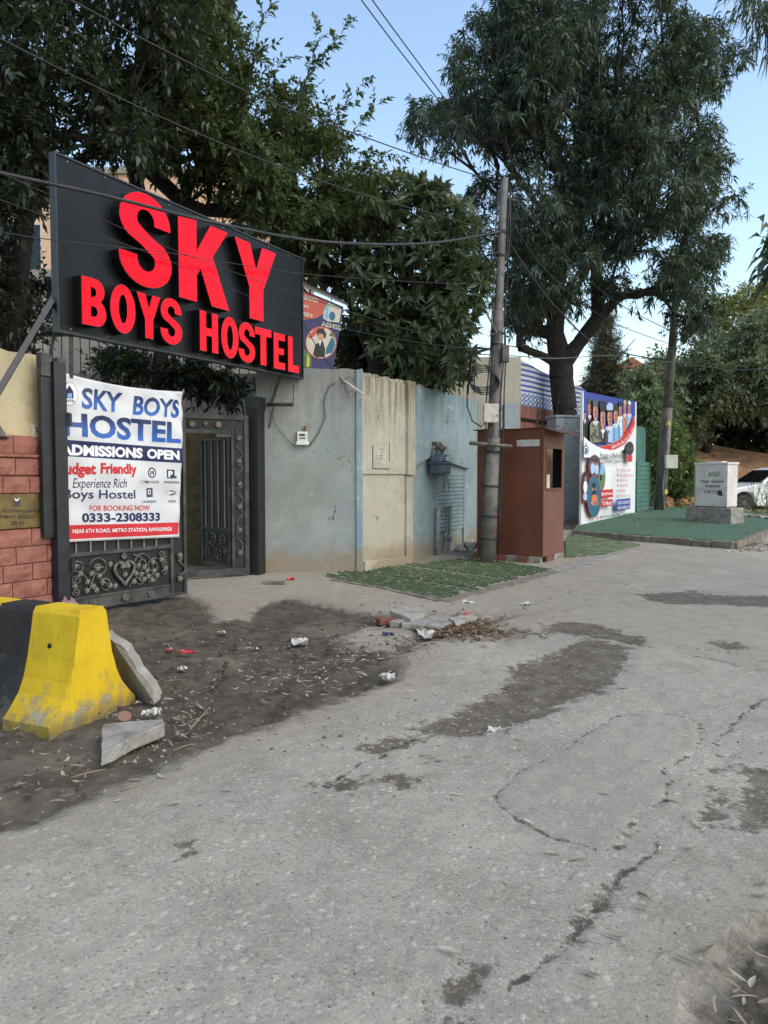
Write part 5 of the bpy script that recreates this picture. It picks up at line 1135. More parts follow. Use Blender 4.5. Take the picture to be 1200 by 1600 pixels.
# pillar before the billboard
pc = hit(893, 818); WPIL = wall_mat("pillar_blue_plaster", S(156, 170, 176), S(166, 176, 178), S(120, 134, 140), top=4)
pil = thing("wall_pillar", "weathered blue plaster pillar between the kiosk and the school billboard", "pillar", (at(868, 700, pc.y).x, pc.y, 0), .22)
ph = at(893, 651, pc.y).z
MB().prism(top_poly(0, .74, -.1, ph, ph - .02, 6, .02, 3), 0, .6).build("shaft", WPIL, pil, bevel=.02); MB().box((-.03, -.03, ph - .02), (.77, .63, ph + .05)).build("coping", WPIL, pil, bevel=.015)
MB().tube([(.62, .0, ph - .42), (.62, -.12, ph - .40), (.78, -.2, ph - .40)], .05, 8).build("camera_lamp", CREAMBOX, pil, smooth=True); MB().tube([(.55, .01, 1.85), (.55, -.06, 1.85)], .05, 8).build("bell_push", CREAMBOX, pil)
# blue gate pier behind the kiosk
gpz = at(800, 629, 16.3).z; a_ = at(789, 640, 16.3); b_ = at(809, 640, 16.3)
o = MB().prism(top_poly(0, b_.x - a_.x, -.1, gpz, gpz, 4, .02, 8), 0, .4).build("wall_pier", WPIL, None); o.location = (a_.x, 16.3, 0); tag(o, "short blue plaster pier rising behind the kiosk roof", "pier")
# pink wall with railing cloth
aw = [at(812, 650, 21.0), at(914, 650, 25.0)]; AWP = Plane(aw[0], aw[1])
PINK = wall_mat("pink_plaster", S(176, 122, 108), S(160, 108, 96), S(120, 84, 76))
pk = thing("garden_wall", "pink plaster garden wall under the striped cloth", "wall", (AWP.A.x, AWP.A.y, 0), AWP.rot)
zpk = AWP.uv(815, 634)[1]; zpb = AWP.uv(815, 655)[1]
MB().box((-.6, .0, -.1), (AWP.L + .6, .25, zpk)).build("wall_body", PINK, pk); MB().box((-.6, -.05, zpb - .04), (AWP.L + .6, -.0, zpb + .04)).build("rail", DARK, pk)
def stripes():
    m = bpy.data.materials.new("striped_cloth"); m.use_nodes = True; t = NT(m); v = t.sep(t.coord("Object")); z, x = v[2], v[0]
    s1 = t.step(t.math('FRACT', t.math('MULTIPLY', z, 7.0)), .40, .46); s2 = t.step(t.math('FRACT', t.math('MULTIPLY', x, 4.0)), .48, .52)
    low = t.step(z, .38, .39)
    c1 = t.mix(s1, S(104, 132, 206), S(244, 244, 244)); chk = t.mix(s2, c1, t.mix(s1, S(214, 220, 236), S(120, 140, 190)))
    t.out(t.mix(low, chk, c1), .8)
    tr = t.t.nodes.new('ShaderNodeBsdfTranslucent'); mx = t.t.nodes.new('ShaderNodeMixShader'); mx.inputs[0].default_value = .45; t.link(t.mix(low, chk, c1), tr.inputs[0])
    t.t.links.new(t.b.outputs[0], mx.inputs[1]); t.t.links.new(tr.outputs[0], mx.inputs[2]); t.t.links.new(mx.outputs[0], t.t.nodes['Material Output'].inputs[0]); return m
cl = thing("striped_cloth", "blue and white striped shade cloth stretched above the pink wall", "cloth", (AWP.A.x, AWP.A.y, zpk), AWP.rot)
ztA, ztB = AWP.uv(817, 563)[1] - zpk, AWP.uv(911, 608)[1] - zpk
def clf(i, j):
    zt = ztA + (ztB - ztA) * i; return (AWP.L * 1.02 * i, .05 + .02 * math.sin(i * 17 + j * 3) - .10 * max(0, j - .55), .0 + zt * j - .05 * math.sin(math.pi * i) * j)
MB().grid(clf, 30, 10).build("cloth_sheet", stripes(), cl, smooth=True).modifiers.new("s", 'SOLIDIFY').thickness = .004
for i in range(5): MB().tube([(AWP.L * i / 4, .09, -.05), (AWP.L * i / 4, .09, (ztA + (ztB - ztA) * i / 4))], .025, 6).build("cloth_post", BLACK, cl)
# teal wall beyond the billboard
TEAL = wall_mat("teal_plaster", S(84, 124, 112), S(74, 110, 100), S(54, 84, 78), top=3.6)
q0 = SB.at(uB + .02, -.05); q1 = q0 + SBd * 1.3; TW = Plane(q0, q1); tz = TW.uv(1000, 666)[1]
tw = thing("teal_wall", "teal plaster wall end standing just beyond the school billboard", "wall", (q0.x, q0.y, 0), TW.rot)
MB().prism([(0, 0), (1.25, 0), (1.25, tz - .15), (1.12, tz), (0, tz)], 0, .3).build("upper_wall", TEAL, tw, bevel=.03)
for i in range(12): MB().box((.02, -.09 - .008 * (i % 2), .35 + i * .14), (1.5, -.004, .48 + i * .14)).build("slat", TEAL, tw)
MB().box((.0, -.12, -.1), (1.55, -.004, .34)).build("plinth", TEAL, tw)

# ================================================================ FAR POLE
fb = hit(1030, 803); ft = at(1056, 470, fb.y)
fp = thing("utility_pole", "far grey steel pole with a cream box beside the green shrub", "pole", (fb.x, fb.y, gz(fb.y)), 0)
fo = Vector((fb.x, fb.y, gz(fb.y)))
MB().tube([fb - fo - Vector((0, 0, .1)), (fb - fo).lerp(ft - fo, .5)], [.19, .16], 12).build("pole_section", STEEL, fp, smooth=True); MB().tube([(fb - fo).lerp(ft - fo, .49), ft - fo], [.145, .12], 12).build("pole_section", STEEL, fp, smooth=True)
a, b = at(1037, 732, fb.y - .2) - fo, at(1056, 711, fb.y - .2) - fo; MB().box((a.x, a.y - .18, a.z), (b.x, a.y, b.z)).build("meter_box", CREAMBOX, fp, bevel=.015)
MB().tube([at(1043, 650, fb.y - .2) - fo, at(1042, 700, fb.y - .25) - fo, at(1035, 760, fb.y - .22) - fo, at(1038, 800, fb.y - .2) - fo], .035, 6).build("conduit", GREYSHEET, fp)
YB = ink("yellow_tape", S(206, 186, 96))
for y in (664, 770): MB().rock(at(1044 if y < 700 else 1040, y, fb.y - .3) - fo, .08, y, 1.4).build("yellow_cap", YB, fp)

# ================================================================ CAR
CARW = mat("car_white_paint", S(226, 226, 224), S(214, 214, 213), rough=.25, scale=1, grain=.02)
cw = at(1163, 798, 24.6); cwz = gz(24.6) + .01
car = thing("parked_car", "white car nosing in from the right behind the telecom cabinet", "car", (cw.x, cw.y, cwz), math.radians(8))
def wheel_arch(cx, r, n=9): return [(cx + r * math.cos(math.pi * i / n), .30 + r * math.sin(math.pi * i / n)) for i in range(n + 1)]
side = [(-.62, .30), (-.66, .50), (-.60, .66), (-.45, .76)] + [(-.1, .84), (.45, .93), (1.05, 1.0)] + [(2.9, 1.02), (3.25, .98), (3.38, .8), (3.40, .45), (3.3, .25)] + wheel_arch(2.6, .37) + [(2.0, .18), (.5, .18)] + wheel_arch(0, .37)[0:] + [(-.5, .24)]
MB().prism(side, 0, 1.68).build("body", CARW, car, bevel=.05)
gh_ = [(.62, .95), (1.30, 1.42), (1.6, 1.50), (2.35, 1.50), (2.8, 1.40), (3.2, 1.0)]
mb = MB(); n = len(gh_); vs = [(x, .05 + .16 * (z - .95) / .55, z) for x, z in gh_] + [(x, 1.63 - .16 * (z - .95) / .55, z) for x, z in gh_]
mb.add(vs, [tuple(range(n)), tuple(range(2 * n - 1, n - 1, -1))] + [(i, i + n, (i + 1) % n + n, (i + 1) % n) for i in range(n)]).build("cabin", CARW, car, bevel=.03)
def wnd(poly, name="side_window"): MB().add([(x, .05 + .16 * (z - .95) / .55 - .006, z) for x, z in poly] + [(x, .05 + .16 * (z - .95) / .55 + .02, z) for x, z in poly], [tuple(range(len(poly)))] + [(i, i + len(poly), (i + 1) % len(poly) + len(poly), (i + 1) % len(poly)) for i in range(len(poly))]).build(name, GLASS, car)
wnd([(.86, 1.02), (1.40, 1.40), (1.62, 1.44), (1.86, 1.44), (1.86, 1.02)]); wnd([(1.94, 1.02), (1.94, 1.44), (2.32, 1.44), (2.7, 1.36), (2.95, 1.04)])
MB().add([(.66, .12, 1.0), (.66, 1.56, 1.0), (1.28, 1.46, 1.41), (1.28, .22, 1.41), (.70, .12, .98), (.70, 1.56, .98), (1.32, 1.46, 1.39), (1.32, .22, 1.39)], [(0, 1, 2, 3), (4, 5, 6, 7), (0, 4, 5, 1), (3, 7, 6, 2), (0, 4, 7, 3), (1, 5, 6, 2)]).build("windscreen", GLASS, car)
for cx_ in (0, 2.6):
    for yy in (.02, 1.44):
        wh = bpy.data.objects.new("wheel", None); COL.objects.link(wh); wh.parent = car; wh.location = (cx_, yy, .30)
        MB().disc((0, 0), .31, 0, .22, 22).build("tyre", RUBBER, wh, bevel=.03)
        rim = MB().disc((0, 0), .06, -.02, .0, 10)
        for k in range(9):
            M = Matrix.Rotation(2 * math.pi * k / 9, 4, 'Y'); rim.box((.04, -.016, -.016), (.215, -.001, .016), M)
        rim.tube([(.215 * math.cos(i * .3142), -.008, .215 * math.sin(i * .3142)) for i in range(21)], .014, 5); rim.build("rim", STEEL, wh)
MB().tube([(.78, -.02, .98), (.80, -.14, 1.02), (.92, -.16, 1.06)], [.03, .07, .05], 8).build("wing_mirror", CARW, car, smooth=True)
for yy in (.06, 1.44): MB().rock((-.50, yy + .1, .70), .12, 3, .5).build("headlight", GLASS, car)
MB().box((1.42, -.012, .82), (1.62, -.001, .855)).build("door_handle", CARW, car); MB().box((.93, -.004, .3), (.936, .001, .98)).box((1.9, -.004, .3), (1.906, .001, .98)).build("door_gap", DARK, car)

# ================================================================ BANK, VERGE STONES
BANK = mat("bank_earth", S(196, 148, 106), S(140, 106, 78), rough=.95, scale=1.6, bump=.08, bscale=4, wear=S(92, 84, 56), wscale=1.2, wamt=.62, world=True)
def bank(i, j):
    x = 7 + 34 * i; y = 28.6 + 5 * j - 3 * i; z = gz(y) - .2 + (2.6 * (j ** .6)) * (.8 + .3 * math.sin(i * 11)) + .25 * float(vnoise(np.array([i * 30.]), np.array([j * 9.]))[0])
    return (x, y, z)
struct(MB().grid(bank, 60, 16).build("bank", BANK, None, smooth=True))
GRASSG = mat("verge_grass_soil", S(112, 112, 72), S(92, 96, 62), rough=.95, scale=3, bump=.04, bscale=20, world=True)
vp = [hit(*p) for p in ((1150, 812), (1240, 822), (1330, 815), (1330, 790), (1180, 792), (1050, 795), (1000, 797), (1060, 803))]
struct(MB().add([(p.x, p.y, gz(p.y) + .09) for p in vp], [tuple(range(len(vp)))]).build("grass_verge", GRASSG))
for i in range(7):
    p = hit(1152 + i * 13, 811 + i * 2.0); o = MB().box((-.16, -.1, -.06), (.16, .1, .2)).build("edging_stone", CONC_L if i % 2 else KERB, None, bevel=.03); o.location = (p.x, p.y, gz(p.y)); o.rotation_euler = (.05 * i, .1 * (i % 2), -.25 + .1 * i)
    tag(o, ("first", "second", "third", "fourth", "fifth", "sixth", "seventh")[i] + " edging stone from the telecom cabinet towards the right", "stone", "verge edging stones")
for i, (x, y, r) in enumerate(((1052, 788, .42), (1060, 790, .35), (1044, 792, .3), (1067, 793, .25))):
    p = hit(x, y); o = MB().rock((0, 0, r * .4), r, i + 9, .9).build("rubble_lump", BANK, None); o.location = (p.x, p.y, gz(p.y)); tag(o, ("largest brown earth lump between far pole and cabinet", "brown earth lump just right of the largest lump", "brown earth lump nearest the far pole", "smallest brown earth lump nearest the cabinet")[i], "rubble", "earth rubble lumps")

# ================================================================ BUILDINGS BEHIND
def brick_mat(name, c1, c2, mo, sc=1.0):
    m = bpy.data.materials.new(name); m.use_nodes = True; t = NT(m); b = t.t.nodes.new("ShaderNodeTexBrick"); b.inputs["Scale"].default_value = 4.2 * sc
    b.inputs["Color1"].default_value = c1; b.inputs["Color2"].default_value = c2; b.inputs["Mortar"].default_value = mo
    mp = t.t.nodes.new("ShaderNodeMapping"); mp.inputs["Rotation"].default_value = (math.pi / 2, 0, 0); t.t.links.new(t.coord(), mp.inputs[0]); t.t.links.new(mp.outputs[0], b.inputs[0]); t.out(b.outputs[0], .9); return m
PEACH = brick_mat("peach_brick", S(222, 178, 144), S(206, 160, 128), S(228, 200, 172))
def building(name, label, lo, hi, m, wins, parapet=True, roofm=None, wm=None):
    t = thing(name, label, "building", (lo[0], lo[1], 0)); W, D, Hh = hi[0] - lo[0], hi[1] - lo[1], hi[2]
    MB().box((0, 0, -.2), (W, D, Hh)).build("wall", m, t)
    if parapet: MB().box((-.12, -.12, Hh), (W + .12, D + .12, Hh + .18)).build("cornice", CONC_L, t)
    for (x, z, w, h) in wins:
        f = MB().box((x - .06, -.05, z - .06), (x + w + .06, -.002, z)).box((x - .06, -.05, z + h), (x + w + .06, -.002, z + h + .06)).box((x - .06, -.05, z), (x, -.002, z + h)).box((x + w, -.05, z), (x + w + .06, -.002, z + h)).box((x + w / 2 - .02, -.04, z), (x + w / 2 + .02, -.002, z + h)).build("window", wm or CREAMBOX, t)
        MB().box((x, -.02, z), (x + w / 2 - .02, -.002, z + h)).box((x + w / 2 + .02, -.02, z), (x + w, -.002, z + h)).build("pane", GLASS, f); MB().box((x - .12, -.12, z - .14), (x + w + .12, -.002, z - .062)).build("sill", CONC_L, f)
    return t
building("brick_building", "tall peach brick building showing through the trees behind the sign", (-13.5, 24, 0), (-3.0, 32, 11.2), PEACH, [(x, z, 1.3, 1.5) for z in (1.5, 4.8, 8.1) for x in (1.2, 4.6, 8.0)])
CREAM = mat("cream_house_plaster", S(182, 173, 156), S(164, 155, 138), rough=.9, scale=.9, bump=.01, bscale=20, streak=(S(140, 132, 118), .6), world=True)
h3 = building("house", "pale plastered house behind the gate with a railed balcony", (-9.5, 15.8, 0), (-1.9, 21, 3.55), mat("house_grey_plaster", S(176, 170, 158), S(156, 150, 140), rough=.9, scale=.7, world=True, streak=(S(120, 114, 104), .5)), [(1.2, 1.0, 1.4, 1.4), (5.6, 1.0, 1.2, 1.4)])
for i in range(36): MB().tube([(.2 + i * .2, .1, 3.70), (.2 + i * .2, .1, 4.55)], .012, 5).build("railing_bar", BLACK_IRON, h3)
MB().box((.1, .07, 4.55), (7.5, .13, 4.60)).build("handrail", BLACK_IRON, h3); MB().box((0.05, 2.4, 3.74), (7.5, 5, 6.6)).build("upper_storey", MATS["house_grey_plaster"], h3)
building("house", "plain cream house wall standing right behind the near pole", (-2.2, 18.0, 0), (3.32, 23, 4.45), CREAM, [(.3, 1.2, 1.0, 1.2)], parapet=False)
yb = building("house", "far yellow house with a tiled gable between the trees", (13.9, 46, 0), (16.6, 52, 7.9), mat("yellow_house_plaster", S(206, 184, 140), S(190, 168, 126), rough=.9, scale=.5, world=True), [(.4, 5.4, .8, 1.3), (1.6, 5.4, .8, 1.3)], parapet=False)
MB().prism([(-.3, 7.9), (3.0, 7.9), (1.35, 8.9)], -.4, 6.4).build("roof", mat("roof_tile", S(176, 110, 78), S(150, 92, 66), rough=.85, scale=3), yb)
ip = thing("entrance_wall", "stained, shade-darkened yellowish plaster wall end seen through the open wicket", "wall", (-4.6, 12.75, 0))
MB().box((0, 0, -.1), (1.62, .4, 2.5)).build("wall_body", mat("stained_shaded_yellow_plaster", S(110, 93, 64), S(84, 70, 48), rough=.95, scale=3, bump=.02, bscale=12, wear=S(84, 70, 50), wscale=5, wamt=.55, world=True), ip); MB().box((-.03, -.03, 2.5), (1.65, .43, 2.58)).build("coping", CONC, ip)  # plaster tone darkened to paint in the shade inside the gate

# ================================================================ SCHOOL POSTER ABOVE THE WALL
PO = Plane(at(452, 520, 12.55), at(540, 520, 13.1)); poz = PO.uv(500, 590)[1]
po = thing("school_poster", "dark orange and navy school poster behind the sign above the wall", "poster", (PO.A.x, PO.A.y, poz), PO.rot)
ZO = lambda x, y: (x / 10 + 450, y / 10 + 440)
PLAY = [-.02]
def pof(pts, m, name="print_shape"):
    PLAY[0] -= .0006; return zflat(pts, PO, ZO, PLAY[0], m, po, poz, name)
IN2 = ink("ink_deep_navy", S(44, 42, 92)); IO2 = ink("ink_brick_orange", S(186, 84, 68)); IW2 = ink("ink_offwhite", S(196, 190, 172)); IDG = ink("ink_darkgreen", S(70, 104, 60))
pl_ = [(u, v - poz) for u, v in (PO.uv(*ZO(*p)) for p in ((0, 60), (210, 130), (630, 300), (860, 400), (690, 1400), (690, 1500), (0, 1500)))]
MB().prism(pl_, -.02, .02).build("panel", IN2, po)
pof([(0, 70), (210, 145), (620, 308), (560, 500), (440, 570), (210, 600), (0, 600)], IO2); pof([(630, 320), (840, 420), (800, 640), (620, 620), (545, 570), (560, 450)], IW2); pof(ell(690, 540, 50, 70), ITE, "emblem"); pof([(590, 380), (640, 360), (620, 600), (570, 570)], ICY, "emblem")
def pol(s, xl, xr, yt, yb, m, **k):
    PLAY[0] -= .0006; return plet(s, po, PO, ZO, xl, xr, yt, yb, m, PLAY[0], z0=poz, **k)
pol("MUHAMMAD", -40, 472, (140, 262), (215, 335), IW2, bold=.03); pol("SYSTEM", 20, 316, (310, 372), (360, 420), IW2, bold=.03); pol("OPEN", 110, 380, (450, 500), (515, 560), IW2, bold=.03); pol("AEMSS", 520, 822, (620, 690), (690, 760), IW2, bold=.03)
pof(ell(515, 955, 243, 255, 30), IO2); pof(ell(515, 955, 228, 240, 30), IW2); pof([(600, 1040), (680, 870), (725, 900), (735, 1000), (690, 1110), (580, 1140)], ITE); pof([(310, 860), (430, 720), (600, 720), (470, 800), (350, 900)], IO2); pof([(690, 780), (735, 880), (640, 840)], IDG)
pof([(390, 1140), (430, 980), (500, 940), (545, 930), (580, 1050), (575, 1180), (450, 1185)], INK_BLACK); pof(ell(515, 850, 55, 70), ISK); pof([(445, 780), (480, 730), (560, 740), (600, 820), (585, 890), (560, 880), (550, 820), (480, 810), (470, 860)], INK_BLACK); pof([(480, 940), (520, 930), (500, 1010)], INK_WHITE)
pof([(215, 1050), (300, 1080), (360, 1160), (375, 1280), (355, 1345), (215, 1340)], IDG); pof([(300, 1120), (340, 1200), (330, 1330), (290, 1330)], IYE)
rs = thing("roof_sheet", "small weathered sheet roof over the school poster", "roof", (PO.A.x, PO.A.y, poz), PO.rot)
a, b = PO.uv(*ZO(100, 60)), PO.uv(*ZO(900, 400)); MB().add([(a[0], -.1, a[1] - poz + .0), (b[0], -.1, b[1] - poz), (b[0], .6, b[1] - poz + .35), (a[0], .6, a[1] - poz + .35), (a[0], -.1, a[1] - poz + .03), (b[0], -.1, b[1] - poz + .03), (b[0], .6, b[1] - poz + .38), (a[0], .6, a[1] - poz + .38)], [(0, 1, 2, 3), (4, 5, 6, 7), (0, 1, 5, 4), (1, 2, 6, 5), (2, 3, 7, 6), (3, 0, 4, 7)]).build("sheet", GREYSHEET, rs)
for x in (.15, .75): MB().tube([(x, .04, -.3), (x, .04, 1.05)], .03, 6).build("poster_post", BLACK_IRON, rs)

# ================================================================ OVERHEAD WIRES
def wire(label, pts, r, m=None, n=10):
    P = [at(*p) for p in pts]; out = []
    for i in range(len(P) - 1):
        a, b, c, d = P[max(i - 1, 0)], P[i], P[i + 1], P[min(i + 2, len(P) - 1)]
        for k in range(n):
            t = k / n; out.append(.5 * ((2 * b) + (c - a) * t + (2 * a - 5 * b + 4 * c - d) * t * t + (3 * b - a - 3 * c + d) * t ** 3))
    out.append(P[-1]); o0 = out[-1]
    o = MB().tube([p - o0 for p in out], r, 5).build("overhead_wire", m or CABLE, None, smooth=True); o.location = o0; return tag(o, label, "wire", "overhead wires")
wire("thick sagging cable across the red sign to the near pole", [(-260, 205, 6.0), (0, 270, 6.9), (160, 305, 7.5), (330, 347, 8.5), (480, 375, 9.7), (600, 382, 10.9), (690, 378, 11.8), (783, 362, YP - .1)], .020, CABLE)
wire("left of two thin wires crossing the open sky to the pole top", [(500, -95, 9.6), (565, 0, 10.2), (655, 118, 11.4), (787, 284, YP)], .009)
wire("right of two thin wires crossing the open sky to the pole top", [(520, -95, 9.6), (582, 0, 10.2), (667, 116, 11.4), (789, 282, YP)], .009)
wire("long thin wire from the top left corner down to the pole top", [(-60, -80, 7.0), (110, 0, 7.8), (250, 75, 8.6), (420, 158, 9.8), (600, 225, 11.3), (700, 260, 12.3), (786, 287, YP)], .009)
wire("thin wire running through the left tree above the sign", [(-60, 30, 7.0), (0, 60, 7.3), (180, 150, 8.2), (380, 238, 9.6), (560, 302, 11.2), (690, 338, 12.4), (784, 365, YP)], .008)
wire("upper thin wire across the middle of the sign letters", [(-60, 250, 6.4), (0, 270, 6.8), (90, 310, 7.3), (270, 390, 8.4), (480, 465, 10.2), (640, 515, 11.8), (776, 545, YP)], .0045, CABLE)
wire("middle thin wire across the sign letters", [(-60, 295, 6.4), (0, 312, 6.8), (90, 345, 7.3), (270, 410, 8.4), (470, 495, 10.2), (640, 533, 11.8), (774, 548, YP)], .0045, CABLE)
wire("lowest thin wire across the lower sign letters", [(-60, 350, 6.4), (0, 362, 6.8), (90, 376, 7.3), (270, 396, 8.4), (460, 426, 10.2), (640, 440, 11.8), (781, 445, YP)], .005, CABLE)
wire("dark cable curving from the near pole past the big tree trunk", [(787, 366, YP), (830, 430, 14.6), (880, 492, 17), (935, 540, 20), (1000, 557, 24), (1051, 565, fb.y - .1)], .020)
wire("straight wire from the near pole top through the big tree to the far pole", [(789, 290, YP), (870, 385, 16), (960, 470, 20), (1054, 520, fb.y)], .012)
wire("second slack wire through the big tree to the far pole", [(789, 330, YP), (860, 430, 16), (950, 500, 20), (1053, 540, fb.y)], .010)
wire("pale wire running right from the far pole against the trees", [(1052, 562, fb.y), (1090, 571, 24), (1140, 577, 22), (1200, 576, 20), (1300, 568, 17)], .014, CABLE_G)
wire("slack wire from the house wall to the near pole bracket", [(712, 552, 16), (800, 556, YP + .3), (870, 560, 16), (960, 556, 20), (1052, 566, fb.y)], .010, CABLE_G)
wire("thin cord running from the poster down to the grey wall bracket", [(474, 504, 12.35), (497, 545, 12.2), (515, 570, 12.05), (536, 597, 11.95)], .008, CABLE)
wire("thin white wire from the wall bracket to the gas meter", [(545, 600, 11.75), (575, 630, 12.0), (625, 665, 12.7), (660, 694, 13.3), (680, 700, 13.9)], .006, PAPER)

# ================================================================ TREES
def leaf_mat(name, dark, mid, light, trans=.22, rough=.42):
    m = bpy.data.materials.new(name); m.use_nodes = True; t = NT(m); a = t.attr("tint")
    c = t.mix(t.step(a, 0, .6), dark, mid); c = t.mix(t.step(a, .72, 1.0), c, light)
    t.out(c, rough); t.b.inputs["Specular IOR Level"].default_value = .45
    tr = t.t.nodes.new("ShaderNodeBsdfTranslucent"); mx = t.t.nodes.new("ShaderNodeMixShader"); mx.inputs[0].default_value = trans
    t.link(t.mix(.5, c, (.16, .22, .04, 1)), tr.inputs[0]); o = t.t.nodes["Material Output"]
    t.t.links.new(t.b.outputs[0], mx.inputs[1]); t.t.links.new(tr.outputs[0], mx.inputs[2]); t.t.links.new(mx.outputs[0], o.inputs[0]); return m
def unit(a): return a / np.maximum(np.linalg.norm(a, axis=-1, keepdims=True), 1e-9)
def leaves_mesh(name, pos, d, nrm, ln, wd, tint, m, parent, droop=.18, fold=.22):
    """five-vertex folded, drooping leaf blades"""
    d = unit(d); s = unit(np.cross(d, nrm)); nn = unit(np.cross(s, d)); L, W = ln[:, None], wd[:, None]
    dn = np.zeros_like(d); dn[:, 2] = -1
    b = pos; md = pos + d * L * .48 + dn * L * droop * .25; le = pos + d * L * .42 + s * W * .5 + nn * W * fold; ri = pos + d * L * .42 - s * W * .5 + nn * W * fold; tp = pos + d * L + dn * L * droop
    N = len(pos); V = np.stack([b, le, md, ri, tp], 1).reshape(-1, 3); o = (np.arange(N) * 5)[:, None]
    Fc = (o[:, None, :] + np.array([[0, 2, 1], [0, 3, 2], [1, 2, 4], [3, 4, 2]])[None]).reshape(-1, 3)
    return stuff(np_mesh(name, V, Fc, m, parent, attrs={"tint": np.repeat(tint, 5)}))
def crown_pts(poly, Y, thick, n, R, holes=(), edge=40.0, macro=0, sig=26.0, inset=0.0):
    if macro:   # gather the clumps into rounded masses
        mc = crown_pts(poly, Y, thick, macro, R, holes, edge, inset=inset); out = []; f = F_PX / Y; per = R.randint(0, macro, n * 3)
        for k in per:
            q = mc[k] + R.normal(size=3) * np.array([sig, sig, sig * .75]) / f
            x, y = 600 + q[0] / q[1] * F_PX, HOR - (q[2] - CAM_H) / q[1] * F_PX
            if poly_sd(np.array([x]), np.array([y]), poly)[0] > inset - 8: out.append(tuple(q))
            if len(out) >= n: break
        return np.array(out)
    P = np.array(poly, float); lo, hi = P.min(0), P.max(0); out = []
    while len(out) < n:
        q = lo + R.rand(4000, 2) * (hi - lo); sd = poly_sd(q[:, 0], q[:, 1], poly); ok = sd > inset
        for (hx, hy, hr) in holes: ok &= np.hypot(q[:, 0] - hx, q[:, 1] - hy) > hr * (.7 + .6 * R.rand(len(q)))
        for (x, y), s in zip(q[ok], sd[ok]):
            k = min(s / edge, 1) ** .5; out.append(tuple(at(x, y, Y + thick * k * R.uniform(-1, 1))))
            if len(out) >= n: break
    return np.array(out[:n])
def rand_dirs(n, R, up=.0):
    v = R.normal(size=(n, 3)); v[:, 2] += up; return unit(v)
def limb_net(root, mains, ends, r0, R, rmin=.009):
    """nodes: trunk + main limbs given as polylines (lists of Vectors, first point on an earlier node), then each end joined to the nearest node"""
    nodes, par = [np.array(root[0])], [-1]
    def addline(pts, start):
        i = start
        for p in pts: nodes.append(np.array(p)); par.append(i); i = len(nodes) - 1
        return i
    fork = addline(root[1:], 0)
    for pl in mains:
        A = np.array(nodes); s = int(np.argmin(((A - np.array(pl[0])) ** 2).sum(1))); addline(pl[1:], s)
    f = np.array(nodes[fork]); order = np.argsort(((ends - f) ** 2).sum(1)); tips = []
    for k in order:
        A = np.array(nodes); e_ = ends[k]; dd = ((A - e_) ** 2).sum(1) + .15 * ((A - f) ** 2).sum(1); dd[0] += 1e3
        s = int(np.argmin(dd)); md = (A[s] + e_) / 2 + R.normal(size=3) * .06 * np.linalg.norm(e_ - A[s]) + np.array([0, 0, .04])
        nodes.append(md); par.append(s); nodes.append(e_); par.append(len(nodes) - 2); tips.append(len(nodes) - 1)
    w = np.zeros(len(nodes));
    for i in tips: w[i] += 1
    for i in range(len(nodes) - 1, 0, -1): w[par[i]] += w[i]
    w = np.maximum(w, 1); rad = np.maximum(r0 * (w / w[0]) ** .5, rmin)
    return nodes, par, rad
def limbs_mesh(name, nodes, par, rad, m, parent, base, k=7):
    mb = MB()
    for i in range(1, len(nodes)):
        a, b = Vector(nodes[par[i]]) - base, Vector(nodes[i]) - base
        ra = min(rad[par[i]], rad[i] * 1.5) if par[i] else rad[0] * 1.25
        mb.tube([a, a.lerp(b, .5), b], [ra, (ra + rad[i]) / 2, rad[i] * .96], k if rad[i] > .03 else 4, cap=rad[i] < .03)
    me = bpy.data.meshes.new(name); me.from_pydata(mb.v, [], mb.f); me.polygons.foreach_set('use_smooth', [True] * len(me.polygons)); me.update(); me.materials.append(m)
    o = bpy.data.objects.new(name, me); COL.objects.link(o); o.parent = parent; return o
